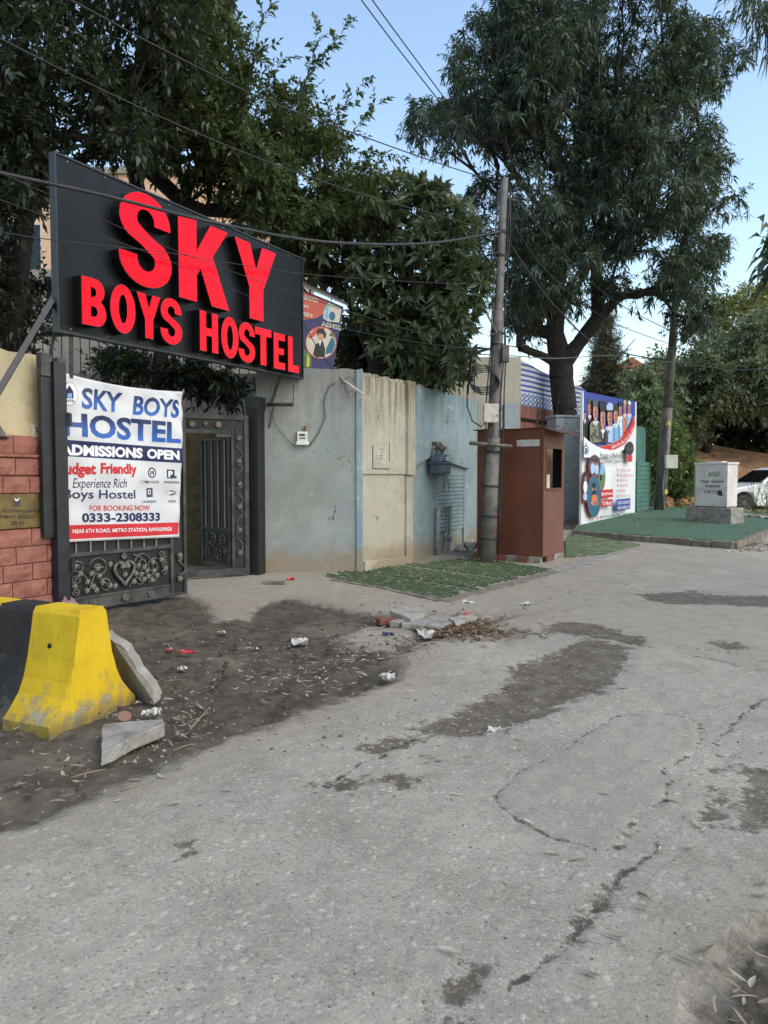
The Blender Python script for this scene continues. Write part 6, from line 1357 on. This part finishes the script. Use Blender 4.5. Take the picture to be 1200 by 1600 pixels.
def tree(name, label, root, mains, poly, Y, thick, ncl, r0, lm, leaf=(.16, .045), twigs=9, per=9, rad=.5, style='alt', up=.25, droop=.2, seed=1, holes=(), group=None, bark=None, extra=None, cat="tree", edge=40.0, size_var=.3, macro=0, sig=26.0, inset=None, rs0=.72):
    R = np.random.RandomState(seed); base = Vector(root[0])
    t = thing(name, label, cat, base, 0, group)
    cl = crown_pts(poly, Y, thick, ncl, R, holes, edge, macro, sig, min(.5 * rad * F_PX / Y, 26) if inset is None else inset)
    nodes, par, rr = limb_net([tuple(p) for p in root], [[tuple(q) for q in p] for p in mains], cl, r0, R)
    limbs_mesh("trunk", nodes, par, rr, bark or BARK, t, base)
    # twigs
    c0 = np.repeat(cl, twigs, 0); td = rand_dirs(len(c0), R, up); tl = rad * R.uniform(.45, 1.15, len(c0)); 
    if extra is not None:
        ex0, exd, exl = extra; c0 = np.r_[c0, ex0]; td = np.r_[td, exd]; tl = np.r_[tl, exl]
    tw = len(c0); bend = np.zeros((tw, 3)); bend[:, 2] = -.25 * tl * droop * 2
    mb_v = []; side = unit(np.cross(td, rand_dirs(tw, R))); s2 = np.cross(td, side); tr_ = .006
    ends_ = c0 + td * tl[:, None] + bend
    ring = [side * tr_, (-.5 * side + .87 * s2) * tr_, (-.5 * side - .87 * s2) * tr_]
    V = np.stack([c0 + q for q in ring] + [ends_ + q * .5 for q in ring], 1).reshape(-1, 3) - np.array(base); o = (np.arange(tw) * 6)[:, None, None]
    Fq = (o + np.array([[0, 1, 4, 3], [1, 2, 5, 4], [2, 0, 3, 5]])[None]).reshape(-1, 4); stuff(np_mesh("twigs", V, Fq, bark or BARK, t))
    # leaves
    n = tw * per; ti = np.repeat(np.arange(tw), per); k = np.tile(np.arange(per), tw)
    if style == 'rosette':
        f = rs0 + (1 - rs0) * R.rand(n); ang = k * 2.4 + R.rand(n) * .6; tilt = R.uniform(.5, 1.35, n)
    else:
        f = (k + .6 + R.rand(n) * .5) / per; ang = k * math.pi + (ti % 7) + R.normal(size=n) * .5; tilt = R.uniform(.6, 1.15, n) * np.where(k == per - 1, .3, 1)
    p = c0[ti] + (td * tl[:, None])[ti] * f[:, None] + bend[ti] * (f ** 2)[:, None]
    out = side[ti] * np.cos(ang)[:, None] + s2[ti] * np.sin(ang)[:, None]
    ld = td[ti] * np.cos(tilt)[:, None] + out * np.sin(tilt)[:, None]; ld[:, 2] -= droop * .9 * R.rand(n)
    nr = unit(np.array([0, 0, 1.0]) + .45 * R.normal(size=(n, 3))) if style != 'rosette' else unit(td[ti] + .3 * R.normal(size=(n, 3)) + np.array([0, 0, .3]))
    ln = leaf[0] * (1 + size_var * R.normal(size=n) * .8).clip(.45, 1.6); wd = leaf[1] * (1 + .2 * R.normal(size=n)).clip(.5, 1.5) * ln / leaf[0]
    tint = (R.rand(n) * .6 + np.repeat(R.rand(tw), per) * .4 * 1.0 + (p[:, 2] - p[:, 2].mean()) * .0).clip(0, 1)
    leaves_mesh("crown", p - np.array(base), ld, nr, ln, wd, tint, lm, t, droop)
    return t
def V3(l): return [at(*p) for p in l]
L_DARK = leaf_mat("leaf_dark", S(31, 43, 34), S(45, 58, 43), S(80, 92, 62))
L_MID = leaf_mat("leaf_mid", S(50, 66, 43), S(72, 88, 54), S(130, 130, 78), .35)
L_LOQ = leaf_mat("leaf_loquat", S(56, 70, 52), S(78, 92, 66), S(136, 134, 90), .25)
L_MANGO = leaf_mat("leaf_mango", S(43, 59, 50), S(59, 77, 63), S(96, 112, 82), .25)
L_OLIVE = leaf_mat("leaf_olive", S(98, 110, 86), S(128, 138, 108), S(174, 174, 138), .3)
L_BACK = leaf_mat("leaf_back", S(40, 50, 40), S(56, 66, 50), S(84, 92, 66), .2)  # dark greens paint in the shade within the far foliage
L_GREEN = leaf_mat("leaf_bright", S(84, 112, 64), S(110, 136, 78), S(150, 166, 100), .3)
L_YEL = leaf_mat("leaf_yellowgreen", S(110, 116, 60), S(138, 138, 74), S(170, 160, 96), .3)
L_EUC = leaf_mat("leaf_eucalypt", S(72, 86, 72), S(92, 104, 86), S(120, 128, 104), .25)
L_CON = leaf_mat("leaf_cypress", S(74, 76, 58), S(96, 94, 72), S(124, 116, 88), .15)

gb = lambda x, y: Vector((x, y, gz(y) - .1))
tree("broadleaf_tree", "dark dense tree filling the top left corner behind the sign", [gb(-5.9, 11.2), (-5.8, 11.2, 1.8), (-5.6, 11.1, 3.6)],
     [V3([(20, 460, 11.1), (40, 330, 11), (80, 180, 10.8), (140, 60, 10.6), (180, -60, 10.5)]), V3([(20, 460, 11.1), (-30, 330, 11), (-60, 150, 11), (-60, 0, 11)]), V3([(40, 330, 11), (130, 250, 11.3), (200, 200, 11.4)])],
     [(-200, -140), (300, -140), (345, -30), (322, 60), (296, 160), (262, 225), (205, 262), (160, 245), (110, 235), (92, 300), (84, 420), (70, 500), (30, 560), (-200, 560)], 11.0, 1.9, 520, .2, L_DARK, (.105, .052), 13, 10, .52, up=.1, droop=.2, macro=150, sig=30, inset=4, seed=3,
     holes=((55, 70, 22), (90, 130, 14), (25, 15, 16), (150, 12, 12), (95, 175, 16), (120, 215, 16), (150, 195, 12)), group="garden trees")
# sprays standing up out of the middle tree
def sprays(lines, per_m=9, seed=5):
    R = np.random.RandomState(seed); P, D, L = [], [], []
    for ln in lines:
        pts = V3(ln)
        for a, b in zip(pts[:-1], pts[1:]):
            n = max(2, int((b - a).length * per_m))
            for i in range(n):
                q = a.lerp(b, i / n); d = (b - a).normalized() + Vector(R.normal(size=3)) * .5; P.append(tuple(q)); D.append(tuple(d.normalized())); L.append(R.uniform(.18, .34))
    return np.array(P), np.array(D), np.array(L)
tree("broadleaf_tree", "mid green tree with upright leafy sprays above the sign's middle", [gb(-4.1, 13.6), (-4.2, 13.6, 2.2), (-4.0, 13.5, 4.4)],
     [V3([(200, 330, 13.5), (205, 240, 13.4), (215, 150, 13.4), (260, 90, 13.3)]), V3([(200, 330, 13.5), (290, 320, 13.3), (370, 260, 13.2), (440, 200, 13.1), (470, 120, 13)]), V3([(290, 320, 13.3), (330, 180, 13.6), (350, 60, 13.6)])],
     [(185, 270), (225, 130), (290, -30), (345, -25), (378, 45), (400, 75), (425, 110), (455, 135), (500, 160), (560, 200), (600, 245), (640, 275), (600, 330), (500, 380), (430, 385), (330, 335), (260, 300)], 13.3, 1.4, 300, .14, L_MID, (.12, .055), 12, 9, .42, macro=70, sig=24, up=.35, droop=.18, seed=4,
     extra=sprays([[(445, 220, 13), (470, 150, 13), (490, 80, 13), (497, 25, 13)], [(478, 110, 13), (520, 70, 13), (548, 35, 13)], [(500, 190, 13), (545, 160, 13), (568, 125, 13)], [(520, 230, 13), (570, 190, 13), (596, 155, 13)], [(385, 60, 13), (412, 30, 13), (425, 0, 13)], [(330, 10, 13), (350, -10, 13)], [(400, 150, 13), (440, 100, 13), (450, 80, 13)], [(560, 240, 13), (600, 235, 13), (625, 245, 13)]]), holes=((285, 215, 13), (345, 160, 10), (430, 300, 14), (395, 290, 10), (250, 180, 10)), group="garden trees")
tree("loquat_tree", "low tree with large rosette leaves overhanging the cream and blue wall", [gb(-.42, 14.2), (-.35, 14.2, 1.6), (-.25, 14.2, 3.2), (-.15, 14.2, 3.7)],
     [V3([(590, 560, 14.2), (560, 500, 14.1), (520, 430, 14), (480, 380, 13.9)]), V3([(590, 560, 14.2), (610, 490, 14.2), (640, 400, 14.2), (660, 330, 14.1)]), V3([(590, 560, 14.2), (650, 510, 14), (710, 480, 13.9), (745, 450, 13.8)])],
     [(400, 385), (470, 330), (560, 285), (640, 272), (700, 292), (738, 340), (748, 400), (775, 432), (752, 480), (742, 545), (722, 590), (690, 602), (655, 596), (610, 578), (570, 545), (545, 478), (500, 462), (462, 440), (425, 405)], 14.1, 1.0, 250, .16, L_LOQ, (.21, .068), 6, 11, .36, 'rosette', up=.45, droop=.16, seed=6, holes=((560, 400, 14), (520, 360, 10), (630, 350, 12), (690, 330, 14), (600, 545, 10)), group="garden trees")
big_root = [gb(5.35, 22.0)] + V3([(882, 640, 22.0), (876, 590, 22.0), (876, 570, 22.0)])
tree("mango_tree", "big dark mango-like tree with a thick trunk rising behind the kiosk", big_root,
     [V3([(876, 570, 22.0), (866, 520, 22.0), (870, 450, 21.9), (888, 370, 21.9), (900, 280, 22.1), (918, 180, 22.3), (930, 60, 22.5)]), V3([(876, 570, 22.0), (905, 535, 21.8), (935, 495, 21.5), (968, 463, 21.3), (1020, 450, 21.1), (1065, 428, 20.9), (1110, 404, 20.7)]),
      V3([(876, 570, 22.0), (845, 555, 21.7), (812, 543, 21.4), (782, 538, 21.1)]), V3([(888, 370, 21.9), (840, 320, 21.4), (790, 255, 21.1), (735, 195, 20.9), (690, 180, 20.7)]), V3([(900, 280, 22.1), (975, 225, 21.7), (1040, 150, 21.5), (1080, 120, 21.4)]),
      V3([(870, 450, 21.9), (830, 400, 22.5), (800, 340, 22.9)]), V3([(935, 495, 21.5), (930, 400, 22.7), (980, 320, 23.1), (1040, 270, 23.1)]), V3([(918, 180, 22.3), (880, 90, 22.7), (820, 60, 22.7)])],
     [(620, 192), (642, 165), (662, 130), (692, 100), (722, 62), (738, 28), (760, -70), (1000, -100), (1090, -70), (1112, 20), (1128, 88), (1156, 98), (1150, 140), (1124, 190), (1130, 240), (1150, 300), (1184, 325), (1165, 358), (1128, 378), (1150, 440), (1168, 482),
      (1130, 502), (1085, 545), (1050, 552), (1040, 500), (1015, 475), (990, 512), (960, 490), (940, 520), (905, 528), (882, 500), (850, 505), (832, 560), (800, 560), (790, 520), (760, 500), (720, 420), (700, 330), (735, 290), (770, 270), (735, 245), (700, 272), (660, 236), (632, 242)],
     22.0, 3.4, 980, .37, L_MANGO, (.17, .042), 12, 12, .56, 'rosette', up=.2, droop=.42, macro=210, sig=25, rs0=.3, seed=8, holes=((975, 118, 22), (900, 200, 10), (990, 410, 22), (925, 440, 14), (1090, 430, 16), (960, 380, 12), (760, 340, 16), (1030, 130, 12), (800, 180, 10), (1000, 530, 26), (720, 215, 12)), group="garden trees", edge=60)
RT = "trees along the far bank"
def rt(name, label, bx, by, poly, Y, thick, ncl, lm, leaf, seed, twigs=9, per=8, rad=.8, up=.2, droop=.15, holes=(), r0=.2, mid=None, **k):
    P = np.array(poly, float); c = P.mean(0); m0 = at(c[0], c[1] + .25 * (P[:, 1].max() - c[1]), Y); b = gb(bx, by)
    return tree(name, label, [b, b.lerp(m0, .35), b.lerp(m0, .7), m0], [[m0, at(c[0] + dx, c[1] + dy, Y)] for dx, dy in ((-40, -40), (45, -30), (10, -60))], poly, Y, thick, ncl, r0, lm, leaf, twigs, per, rad, up=up, droop=droop, seed=seed, holes=holes, group=RT, **k)
rt("broadleaf_tree", "dusty olive tree behind the far pole, left of the bank", 9.8, 31.0, [(985, 700), (960, 650), (965, 600), (1000, 560), (1040, 545), (1080, 560), (1105, 620), (1100, 680), (1060, 720)], 31, 2.2, 210, L_OLIVE, (.20, .11), 21)
rt("broadleaf_tree", "grey-green leafy tree hanging over the earth bank", 13.4, 31.5, [(1060, 690), (1065, 600), (1080, 540), (1120, 510), (1160, 540), (1180, 620), (1160, 660), (1120, 650), (1100, 710)], 31, 2.2, 230, L_OLIVE, (.20, .11), 22)
rt("broadleaf_tree", "right edge tree with broad drooping leaves above the white car", 17.4, 31, [(1150, 640), (1140, 560), (1150, 500), (1190, 470), (1300, 450), (1350, 520), (1340, 680), (1260, 700), (1190, 655)], 30.5, 2.4, 280, L_OLIVE, (.21, .12), 23)
rt("broadleaf_tree", "yellowish tree crown above the others at the right edge", 20, 38, [(1090, 560), (1100, 480), (1140, 440), (1200, 430), (1320, 430), (1320, 560)], 37, 2.5, 170, L_YEL, (.26, .11), 24)
rt("broadleaf_tree", "dark backdrop tree low behind the bank", 17, 37, [(1040, 740), (1030, 640), (1060, 560), (1120, 540), (1200, 540), (1340, 560), (1340, 740)], 36.5, 2.0, 330, L_BACK, (.34, .17), 25, rad=1.0)
rt("broadleaf_tree", "dark backdrop tree behind the school billboard", 11, 37, [(880, 700), (890, 620), (930, 585), (1000, 570), (1050, 590), (1060, 720)], 37, 1.8, 170, L_BACK, (.34, .17), 26, rad=1.0)
rt("cypress_tree", "thin brownish feathery tree beside the far yellow house", 10.6, 35, [(905, 640), (915, 560), (925, 490), (950, 470), (972, 520), (980, 600), (985, 640)], 35, 1.2, 110, L_CON, (.20, .03), 27, twigs=14, per=12, rad=.6, up=.7, droop=.1)
rt("papaya_tree", "bright green plume-leaved tree just above the billboard's far end", 10.2, 29.2, [(985, 670), (975, 630), (1000, 605), (1040, 600), (1065, 620), (1068, 660), (1030, 680)], 29, .9, 70, leaf_mat("leaf_papaya", S(104, 128, 92), S(128, 148, 112), S(160, 176, 134), .3), (.30, .06), 28, twigs=8, per=12, rad=.6, r0=.1)
rt("shrub", "bright green shrub round the foot of the far pole", 10.6, 27.4, [(1006, 790), (1008, 700), (1022, 655), (1050, 645), (1080, 690), (1100, 720), (1100, 780), (1060, 795)], 27.4, .9, 130, L_GREEN, (.14, .05), 29, twigs=10, per=10, rad=.45, up=.5, r0=.06, cat="shrub")
rt("shrub", "dark leafy climber above the gate between banner and sign", -4.2, 13.9, [(120, 585), (140, 545), (200, 540), (260, 560), (320, 555), (380, 575), (402, 615), (372, 640), (310, 635), (250, 610), (180, 595)], 13.6, .5, 70, L_DARK, (.13, .06), 30, twigs=8, per=7, rad=.4, r0=.05, cat="shrub")
rt("shrub", "dark bushes behind the cream wall under the rosette-leaved tree", .2, 15.9, [(515, 610), (500, 540), (540, 480), (600, 470), (680, 490), (735, 520), (748, 610)], 15.6, .7, 150, L_LOQ, (.17, .06), 35, twigs=8, per=9, rad=.42, r0=.06, cat="shrub")
# roadside trees standing outside the picture on the right, whose twigs hang into it
tree("eucalyptus_tree", "hanging narrow-leaved branch at the top right corner", [gb(8.2, 9.5), (8.2, 9.5, 3), (8.0, 9.3, 6.5)], [[(8.0, 9.3, 6.5), (6.6, 9.2, 8.2), (5.2, 9.1, 8.8), (4.6, 9.0, 8.6)]], [(1120, -60), (1135, 0), (1120, 60), (1150, 70), (1165, 20), (1185, 60), (1200, 110), (1230, 130), (1300, 100), (1300, -80)], 9.2, .5, 13, .16, L_EUC, (.13, .018), 8, 8, .5, up=-.9, droop=.9, seed=31, group="roadside trees", edge=30)
tree("roadside_tree", "small broad-leaved twig reaching in at the right edge", [gb(6.2, 7.4), (6.1, 7.4, 2), (5.9, 7.3, 3.4)], [[(5.9, 7.3, 3.4), (5.0, 7.2, 4.0), (4.3, 7.1, 4.0)]], [(1180, 380), (1190, 350), (1240, 340), (1300, 350), (1300, 450), (1200, 430)], 7.1, .3, 14, .1, L_EUC, (.13, .05), 6, 6, .3, up=-.4, droop=.6, seed=33, group="roadside trees", edge=20)
# small plants
def weed(label, px, py, h, n, lm, seed, leafsz=(.10, .03), spread=.5, name="weed_plant"):
    p = hit(px, py); R = np.random.RandomState(seed); t = thing(name, label, "plant", (p.x, p.y, gz(p.y)), 0, "small wayside plants"); mb = MB(); P, D = [], []
    for i in range(n):
        d = Vector((R.normal() * spread, R.normal() * spread, 1)).normalized(); L = h * R.uniform(.6, 1.05); mb.tube([(0, 0, -.03), d * L * .5 + Vector((0, 0, .05)), d * L], .006, 4)
        for k in range(10): P.append(tuple(d * L * (.25 + .075 * k))); D.append(tuple((Vector(R.normal(size=3)) + d * .6).normalized()))
    mb.build("stem", BARK, t); P, D = np.array(P), np.array(D); N = len(P)
    leaves_mesh("leaves", P, D, unit(R.normal(size=(N, 3)) * .4 + np.array([0, 0, 1])), leafsz[0] * R.uniform(.6, 1.3, N), leafsz[1] * R.uniform(.7, 1.2, N), R.rand(N), lm, t); return t
weed("leafy weed in front of the white car door", 1183, 806, 1.1, 8, L_GREEN, 1); weed("tall thin weed before the white car's front wheel", 1176, 804, 1.3, 4, L_OLIVE, 2, spread=.15); weed("bushy weed at the right edge by the verge stones", 1199, 806, 1.2, 12, L_GREEN, 3, (.12, .05))
weed("spiky dark plant on the earth bank behind the cabinet", 1162, 762, 1.1, 16, L_BACK, 4, (.35, .05), .9); weed("pale weed at the foot of the teal wall", 1012, 800, .8, 9, L_OLIVE, 5); weed("low sprouts beside the cabinet block", 1063, 800, .5, 10, L_GREEN, 6)
weed("bare brown twiggy plant in front of the pink wall", 842, 845, 3.3, 10, leaf_mat("leaf_dry", S(76, 52, 40), S(96, 68, 52), S(120, 86, 64), .1), 7, (.10, .06), .12)

TURF_PILE()
# ================================================================ LITTER
def scatter_leaves(name, label, cat, spots, n, m, seed, ln=(.05, .11), wr=.22, zoff=.006):
    R = np.random.RandomState(seed); X = []
    for (px, py, sx, sy, wgt) in spots:
        for _ in range(int(n * wgt)):
            y = py + R.normal() * sy; 
            if y < 790: continue
            p = hit(px + R.normal() * sx, y); X.append((p.x, p.y))
    X = np.array(X); N = len(X); z = ground_z(X[:, 0], X[:, 1]) + zoff + R.rand(N) * .012; pos = np.c_[X, z]
    a = R.rand(N) * 6.283; d = np.c_[np.cos(a), np.sin(a), R.normal(size=N) * .12]; L = R.uniform(ln[0], ln[1], N); nr = unit(np.c_[R.normal(size=(N, 2)) * .35, np.ones(N)])
    W = L * wr * R.uniform(.5, 1.9, N); dh = unit(d * np.array([1, 1, .2])); sd_ = np.c_[-dh[:, 1], dh[:, 0], np.zeros(N)]; bend, curl, cup = R.normal(size=N) * .22, np.abs(R.normal(size=N)) * .35, R.uniform(.1, .5, N); K = 6; Vs = []
    for q in range(K):
        tt = q / (K - 1); c_ = pos + dh * (L * tt)[:, None] + sd_ * (L * bend * tt * tt)[:, None]; c_[:, 2] += L * curl * (tt - .5) ** 2 * 1.2; hw = (W * .5 * (math.sin(math.pi * (.08 + .84 * tt)) ** .8 - .2))[:, None]; upz = np.c_[np.zeros((N, 2)), W * cup * .5 * math.sin(math.pi * tt)]
        Vs += [c_ + sd_ * hw + upz, c_, c_ - sd_ * hw + upz]
    V = np.stack(Vs, 1).reshape(-1, 3); fq = np.array([[3 * q + a, 3 * q + a + 1, 3 * q + a + 4, 3 * q + a + 3] for q in range(K - 1) for a in (0, 1)])
    o = stuff(np_mesh(name, V, ((np.arange(N) * 3 * K)[:, None, None] + fq[None]).reshape(-1, 4), m, None, smooth=True, attrs={"tint": np.repeat(R.rand(N), 3 * K)})); return tag(o, label, cat)
L_DRY = leaf_mat("dry_leaf", S(122, 110, 92), S(158, 148, 128), S(186, 180, 164), .05, .8); L_BRN2 = leaf_mat("dry_leaf_grey", S(112, 100, 82), S(146, 136, 116), S(176, 168, 148), .05, .85); L_BRN = leaf_mat("dry_leaf_brown", S(84, 66, 50), S(120, 98, 76), S(160, 140, 114), .05, .85)
scatter_leaves("dry_leaves", "pale dry leaves strewn over the dark earth verge and road", "leaves", [(470, 1050, 70, 26, .30), (560, 1030, 45, 25, .18), (400, 1010, 110, 30, .12), (300, 1120, 45, 30, .14), (120, 1210, 80, 35, .12), (650, 1010, 40, 14, .10), (900, 1150, 240, 120, .10), (1010, 1380, 160, 120, .06), (800, 960, 150, 18, .08), (480, 915, 60, 10, .05)], 560, L_DRY, 41, (.02, .08))
scatter_leaves("dry_leaves", "heap of brown leaves and twigs beside the broken slabs", "leaves", [(715, 985, 32, 8, .6), (690, 975, 30, 8, .2), (760, 992, 40, 6, .2)], 700, L_BRN, 42, (.05, .14))
scatter_leaves("dry_leaves", "long curled dry leaves in the bottom right corner", "leaves", [(1150, 1555, 40, 45, .5), (1190, 1450, 18, 45, .35), (1080, 1480, 80, 60, .15)], 36, L_BRN2, 43, (.04, .09))
scatter_leaves("dry_leaves", "pale fallen leaves on the green turf strips", "leaves", [(680, 900, 75, 14, 1)], 170, L_DRY, 44, (.05, .10), zoff=.05)
scatter_leaves("dry_leaves", "pale fallen leaves on the turf platform by the cabinet", "leaves", [(1000, 828, 70, 8, .6), (1120, 832, 40, 6, .4)], 150, L_DRY, 45, (.08, .16), zoff=.17)
scatter_leaves("dry_leaves", "scraps and leaves in the gutter at the right of the kerb", "leaves", [(1175, 853, 20, 4, 1)], 120, L_BRN, 46, (.08, .18))
def scatter_rocks(name, label, regs, seed, m, inside=None):
    R = np.random.RandomState(seed); oct_v = np.array([(1, 0, 0), (0, 1, 0), (-1, 0, 0), (0, -1, 0), (0, 0, .7), (0, 0, -.4)]); oct_f = np.array([(0, 1, 4), (1, 2, 4), (2, 3, 4), (3, 0, 4), (1, 0, 5), (2, 1, 5), (3, 2, 5), (0, 3, 5)]); X = []; Sz = []
    for (n, x0, x1, y0, y1, a, b) in regs:
        for _ in range(n): p = hit(R.uniform(x0, x1), R.uniform(y0, y1)); X.append((p.x, p.y)); Sz.append(a + (b - a) * R.rand() ** 3)
    X, Sz = np.array(X), np.array(Sz)
    if inside is not None: k_ = poly_sd(X[:, 0], X[:, 1], inside) > .12; X, Sz = X[k_], Sz[k_]
    N = len(X); c = np.c_[X, ground_z(X[:, 0], X[:, 1])]
    V = (c[:, None, :] + oct_v[None] * Sz[:, None, None] * R.uniform(.6, 1.3, (N, 6, 1))).reshape(-1, 3); Fc = ((np.arange(N) * 6)[:, None, None] + oct_f[None]).reshape(-1, 3)
    return tag(stuff(np_mesh(name, V, Fc, m, None, attrs={"tint": np.repeat(R.rand(N), 6)})), label, "gravel")
scatter_rocks("gravel", "small loose stones scattered over the road and earth verge", [(700, 0, 1200, 1100, 1600, .002, .009), (500, 100, 650, 960, 1180, .004, .02), (500, 600, 1200, 900, 1250, .003, .014), (120, 150, 330, 1090, 1180, .006, .026), (200, 560, 760, 940, 1010, .006, .035), (80, 1150, 1200, 845, 862, .01, .05)], 51, leaf_mat("pebble", S(94, 87, 78), S(126, 119, 108), S(162, 156, 147), 0, .9))
scatter_rocks("earth_clods", "small earth clods lying over the dark verge", [(420, 20, 640, 965, 1120, .006, .03), (260, 0, 330, 1110, 1260, .004, .02)], 52, leaf_mat("clod", S(58, 51, 43), S(80, 72, 61), S(104, 95, 82), 0, .95), D_DIRT)["category"] = "earth"
def sticks(name, label, lst, m):
    mb = MB(); o0 = hit(lst[0][0], lst[0][1])
    for (a, b, c, d, r) in lst:
        p, q = hit(a, b, .015), hit(c, d, .02); mm = p.lerp(q, .5) + Vector((.003, 0, 0)); mm.z = gh(mm.x, mm.y) + .014; p.z = gh(p.x, p.y) + .006; q.z = gh(q.x, q.y) + .012; mb.tube([p - o0, mm - o0, q - o0], [r, r, r * .5], 5)
    o = mb.build(name, m); o.location = o0; return tag(o, label, "twig", "fallen twigs")
TW = mat("twig", S(140, 122, 98), S(112, 96, 76), rough=.9)
for lab, a in (("forked dry twig on the earth right of the barrier", (296, 1137, 328, 1103, .006)), ("straight dry twig lying below the concrete shard", (270, 1168, 300, 1158, .004)), ("thin twig on the earth near the road edge", (188, 1232, 215, 1223, .004)), ("long thin twig left on the dark earth", (110, 1212, 165, 1198, .004)),
               ("pale stick near the leaf heap", (640, 1015, 664, 1005, .006)), ("short stick in the wet stain", (783, 1074, 800, 1079, .005)), ("thin stick on the asphalt patch edge", (888, 1337, 918, 1334, .003)), ("curled stick at the lower right of the road", (998, 1385, 1018, 1400, .004)), ("stick beside the red wrapper", (255, 1064, 292, 1062, .005))): sticks("twig", lab, [a], TW)
def crumple(name, label, px, py, sx, sy, m, seed, h=.03, cat="litter", rz=0):
    p = hit(px, py); R = random.Random(seed); n = 5
    g = [[(sx * (i / n - .5) * R.uniform(.75, 1.1), sy * (j / n - .5) * R.uniform(.75, 1.1), .006 + h * R.random()) for i in range(n + 1)] for j in range(n + 1)]
    o = MB().grid(lambda a, b: g[round(b * n)][round(a * n)], n, n).build(name, m); o.modifiers.new("s", 'SOLIDIFY').thickness = .003; o.location = (p.x, p.y, gh(p.x, p.y) - .012); o.rotation_euler = (0, 0, rz); return tag(o, label, cat, "pieces of litter")
REDP = mat("red_wrapper", S(206, 50, 60), S(180, 40, 48), rough=.4, grain=.03); BLUEP = mat("blue_plastic", S(44, 48, 80), S(60, 64, 92), rough=.4); BAGP = mat("mauve_bag", S(150, 112, 122), S(124, 96, 110), rough=.35)
crumple("wrapper", "red plastic wrapper on the dark earth right of the barrier", 292, 1020, .15, .06, REDP, 1, .03, rz=-.1); crumple("wrapper", "small red scrap left of the red wrapper", 265, 1016, .06, .03, REDP, 2, .02)
crumple("paper_scrap", "crumpled white paper in the middle of the earth verge", 468, 1006, .15, .12, PAPER, 3, .06); crumple("paper_scrap", "white carton scrap right of the red wrapper", 285, 1047, .07, .10, PAPER, 4, .03); crumple("paper_scrap", "white folded scrap at the road edge below the leaves", 604, 1060, .12, .09, PAPER, 5, .05)
crumple("paper_scrap", "white wrapper behind the concrete shard", 236, 1120, .10, .09, PAPER, 6, .06); crumple("paper_scrap", "crumpled white foil beside the leaf heap", 666, 996, .18, .15, PAPER, 7, .08); crumple("paper_scrap", "white scrap on the pale dust near the turf kerb", 730, 942, .16, .10, PAPER, 8, .04); crumple("paper_scrap", "white scrap on the road far right of the slabs", 822, 946, .12, .09, PAPER, 9, .06)
crumple("paper_scrap", "small white scrap near the gate on the wet earth", 346, 990, .08, .08, PAPER, 10, .04); crumple("wrapper", "red scrap by the thin long slab", 728, 966, .09, .08, REDP, 11, .06); crumple("wrapper", "dark blue plastic under the long slab", 712, 972, .22, .08, BLUEP, 12, .04); crumple("wrapper", "dark crumpled bag on the pale ground patch", 607, 993, .12, .1, BLUEP, 13, .05)
crumple("wrapper", "red scrap at the foot of the grey wall", 454, 907, .12, .1, REDP, 14, .06); crumple("paper_scrap", "dull crumpled sheet against the wall beside the near pole", 728, 862, .45, .3, PAPER, 15, .22); crumple("paper_scrap", "pale scrap lying in the wet road stain", 772, 1140, .09, .06, PAPER, 16, .03); crumple("fallen_leaf", "single yellow leaf on the asphalt patch", 841, 1219, .03, .02, ink("yellow_leaf", S(214, 210, 120)), 17, .008, "leaf")
crumple("paper_scrap", "small white scrap below the platform kerb corner", 1139, 862, .2, .1, PAPER, 18, .04); crumple("plastic_bag", "mauve plastic bag tucked behind the barrier top by the red stones", 84, 968, .5, .35, BAGP, 19, .30)
o = MB().tube([(0, 0, 0), (0, 0, .08)], [.035, .042], 12).build("paper_cup", mat("cup_brown", S(130, 96, 78), S(110, 80, 66), rough=.6), None); p = hit(193, 1132); o.location = (p.x, p.y, gh(p.x, p.y)); o.rotation_euler = (.5, .3, 0); tag(o, "brown paper cup stuck behind the concrete shard", "cup", "pieces of litter")
